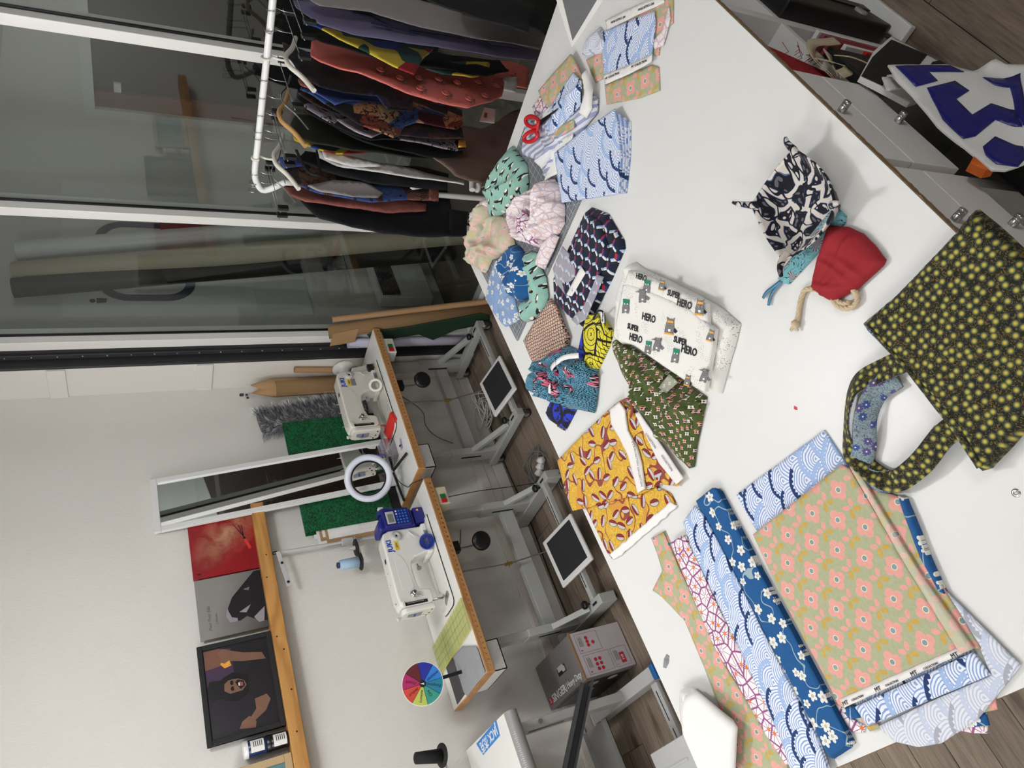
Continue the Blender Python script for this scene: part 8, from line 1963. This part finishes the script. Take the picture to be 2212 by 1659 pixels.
# ---- turquoise pouch
tqp = thing('turquoise_pouch', 'flat turquoise pouch with grey line flowers under the bowl', 'pouch', onz(1760, 540, Z0))
cloth('pouch', [(1684, 602), (1690, 585), (1800, 452), (1812, 450), (1830, 466), (1828, 480), (1770, 545), (1706, 614), (1696, 612)], Z0, 'turquoise_print', thick=0.006, dome=0.002, dwidth=0.012, wr=0.002, parent=tqp, seed=2)
for pts in ([(1688, 606), (1670, 620), (1655, 632), (1648, 644)], [(1690, 606), (1676, 622), (1664, 640), (1660, 660)]):
    ribbon(smoothpts([onz(a, b, Z0 + 0.006) for a, b in pts], 4), 0.008, (0.2, 0.1, 1)).build('ribbon_tie', 'ribbon_blue', tqp)
# ---- red drawstring pouch
rp = thing('drawstring_pouch', 'red drawstring pouch with thick cream cord', 'pouch', onz(1830, 570, Z0))
gth = onz(1778, 636, Z0).xy
def gather(x, y):
    d = Vector((x, y)) - gth; r = d.length; a = math.atan2(d.y, d.x)
    return 0.006 * math.exp(-r / 0.045) * (0.5 + 0.5 * math.sin(a * 16 + 3 * nz(x * 20, y * 20)))
cloth('pouch', [(1790, 486), (1830, 490), (1862, 504), (1888, 530), (1912, 561), (1906, 574), (1852, 624), (1802, 650), (1790, 648), (1776, 640), (1757, 626), (1756, 612), (1764, 575), (1776, 530)], Z0 + 0.004, 'red_cloth', thick=0.004, dome=0.016, dwidth=0.03, wr=0.006, wf=14, ridge=0.003, parent=rp, seed=3, step=0.005, lift=gather, folds=(5, 0.006, 0.012))
def rope(pts, r=0.0055):
    P_ = smoothpts(pts, 8); n = len(P_)
    for ph in (0, 2 * PI / 3, 4 * PI / 3):
        q = []
        for i, p in enumerate(P_):
            d = (P_[min(i + 1, n - 1)] - P_[max(i - 1, 0)]).normalized(); a = d.cross(Vector((0, 0, 1))).normalized(); b = d.cross(a)
            q.append(p + (a * math.cos(i * 0.55 + ph) + b * math.sin(i * 0.55 + ph)) * r * 0.5)
        MB().tube(q, r * 0.62, 7).build('cord_strand', 'rope', rp)
zr = Z0 + 0.0075
rope([onz(a, b, zr) for a, b in ((1758, 624), (1740, 626), (1730, 648), (1726, 672), (1722, 695))])
rope([onz(a, b, zr + 0.002) for a, b in ((1798, 646), (1812, 662), (1832, 666), (1850, 654), (1851, 636), (1842, 626))])
rope([onz(a, b, zr) for a, b in ((1806, 648), (1820, 656), (1836, 654))])
kc = onz(1720, 700, zr)
MB().lathe([(0.0, -0.009), (0.008, -0.006), (0.010, 0.0), (0.008, 0.006), (0.0, 0.009)], kc + Vector((0, 0, 0.003)), (0.3, 0.6, 0.3), 12).build('cord_knot', 'rope', rp)
for k in range(14):
    a = k / 13; e = onz(1706 + 20 * a, 712 + 4 * math.sin(a * 9), zr); MB().tube([kc, (kc + e) / 2 + Vector((0, 0, 0.004)), e], 0.0012, 5).build('cord_tassel', 'rope', rp)
# ---- safety pin
sfp = thing('safety_pin', 'small black safety pin lying on the bare table', 'pin', onz(1592, 440, Z0))
# ---- tote bag with lined handles
tt = thing('tote_bag', 'dark olive tote bag with yellow dots folded at the near right table edge', 'bag', onz(2050, 730, Z0))
cloth('body', [(1867, 698), (1940, 634), (2050, 520), (2106, 454), (2114, 452), (2170, 500), (2250, 575), (2275, 760), (2245, 900), (2140, 1012), (2120, 1018), (2111, 1010), (2060, 930), (1960, 800), (1876, 712)], Z0 + 0.012, 'tote_print', thick=0.004, dome=0.02, dwidth=0.018, wr=0.006, wf=6, parent=tt, seed=2)
cloth('lower_layer', [(1872, 699), (1945, 638), (2054, 524), (2112, 462), (2240, 580), (2265, 760), (2235, 900), (2136, 1008), (2114, 1006), (2062, 925), (1965, 800), (1882, 714)], Z0, 'tote_lining', thick=0.01, dome=0.0, wr=0.002, parent=tt, seed=3)
cloth('stitched_hem', [(1868, 700), (1878, 702), (2070, 912), (2124, 1006), (2112, 1012), (2055, 925), (1958, 800)], Z0 + 0.0365, 'tote_print', thick=0.003, wr=0.002, parent=tt, seed=4)
def uvribbon(name, pts, w, ups, mat, off=0.0, th=0.0016):
    P_ = smoothpts(pts, 7); U = smoothpts(ups, 7); vs, fs, uv = [], [], []; n = len(P_); L = 0
    for i, p in enumerate(P_):
        d = (P_[min(i + 1, n - 1)] - P_[max(i - 1, 0)]).normalized(); u = U[i].normalized(); s = d.cross(u).normalized(); nn_ = s.cross(d).normalized()
        if i: L += (p - P_[i - 1]).length
        for k in range(5):
            a = (k / 4 - 0.5) * w; vs.append(p + s * a + nn_ * off); uv.append((L + 0.1, a + 0.2))
    for i in range(n - 1):
        for k in range(4): fs.append((5 * i + k, 5 * i + k + 1, 5 * i + 6 + k, 5 * i + 5 + k))
    o = MB().add(vs, fs, True).build(name, mat, tt, uvs=uv, recalc=False); m_ = o.modifiers.new('s', 'SOLIDIFY'); m_.thickness = th; m_.offset = 0
    return o
def tp(a, b, h): return onz(a, b, Z0 + h)
H1 = [tp(1962, 776, 0.03), tp(1905, 800, 0.02), tp(1852, 830, 0.025), tp(1832, 880, 0.03), tp(1832, 950, 0.024), tp(1862, 1000, 0.018), tp(1925, 1040, 0.022), tp(1985, 1005, 0.03), tp(2030, 950, 0.03), tp(2058, 925, 0.03)]
U1 = [Vector(v) for v in ((0, 0, 1), (0.1, 0.1, 1), (0.4, 0.3, 0.9), (0.6, 0.3, 0.7), (0.7, 0.0, 0.7), (0.5, -0.5, 0.7), (-0.2, -0.5, 0.8), (-0.3, 0.2, 0.9), (-0.1, 0.3, 1), (0, 0.1, 1))]
uvribbon('handle', H1, 0.042, U1, 'tote_print', 0.0012); uvribbon('handle_lining', H1, 0.042, U1, 'tote_lining', -0.0012)
H2 = [tp(1940, 815, 0.008), tp(1895, 845, 0.02), tp(1870, 900, 0.03), tp(1868, 960, 0.022), tp(1862, 1012, 0.014), tp(1900, 1040, 0.012), tp(1952, 1030, 0.012), tp(2000, 985, 0.012), tp(2040, 935, 0.008)]
U2 = [Vector(v) for v in ((0.2, 0.2, 1), (-0.5, -0.3, 0.8), (-0.8, -0.1, 0.6), (-0.7, 0.2, 0.6), (-0.3, 0.3, 0.9), (0.1, 0.3, 1), (0.1, 0.2, 1), (0.1, 0.1, 1), (0, 0, 1))]
uvribbon('handle', H2, 0.042, U2, 'tote_print', -0.0012); uvribbon('handle_lining', H2, 0.042, U2, 'tote_lining', 0.0012)
pp = [onz(a, b, Z0 + 0.0012) for a, b in ((1585, 436), (1590, 437), (1602, 441), (1604, 444), (1600, 446), (1588, 442), (1584, 440), (1585, 436))]
MB().tube(smoothpts(pp, 3), 0.0009, 6).build('wire', 'pin_metal', sfp)
MB().tube([onz(1583, 437, Z0 + 0.002), onz(1588, 440, Z0 + 0.002)], 0.0032, 8).build('cap', 'black_plastic', sfp)
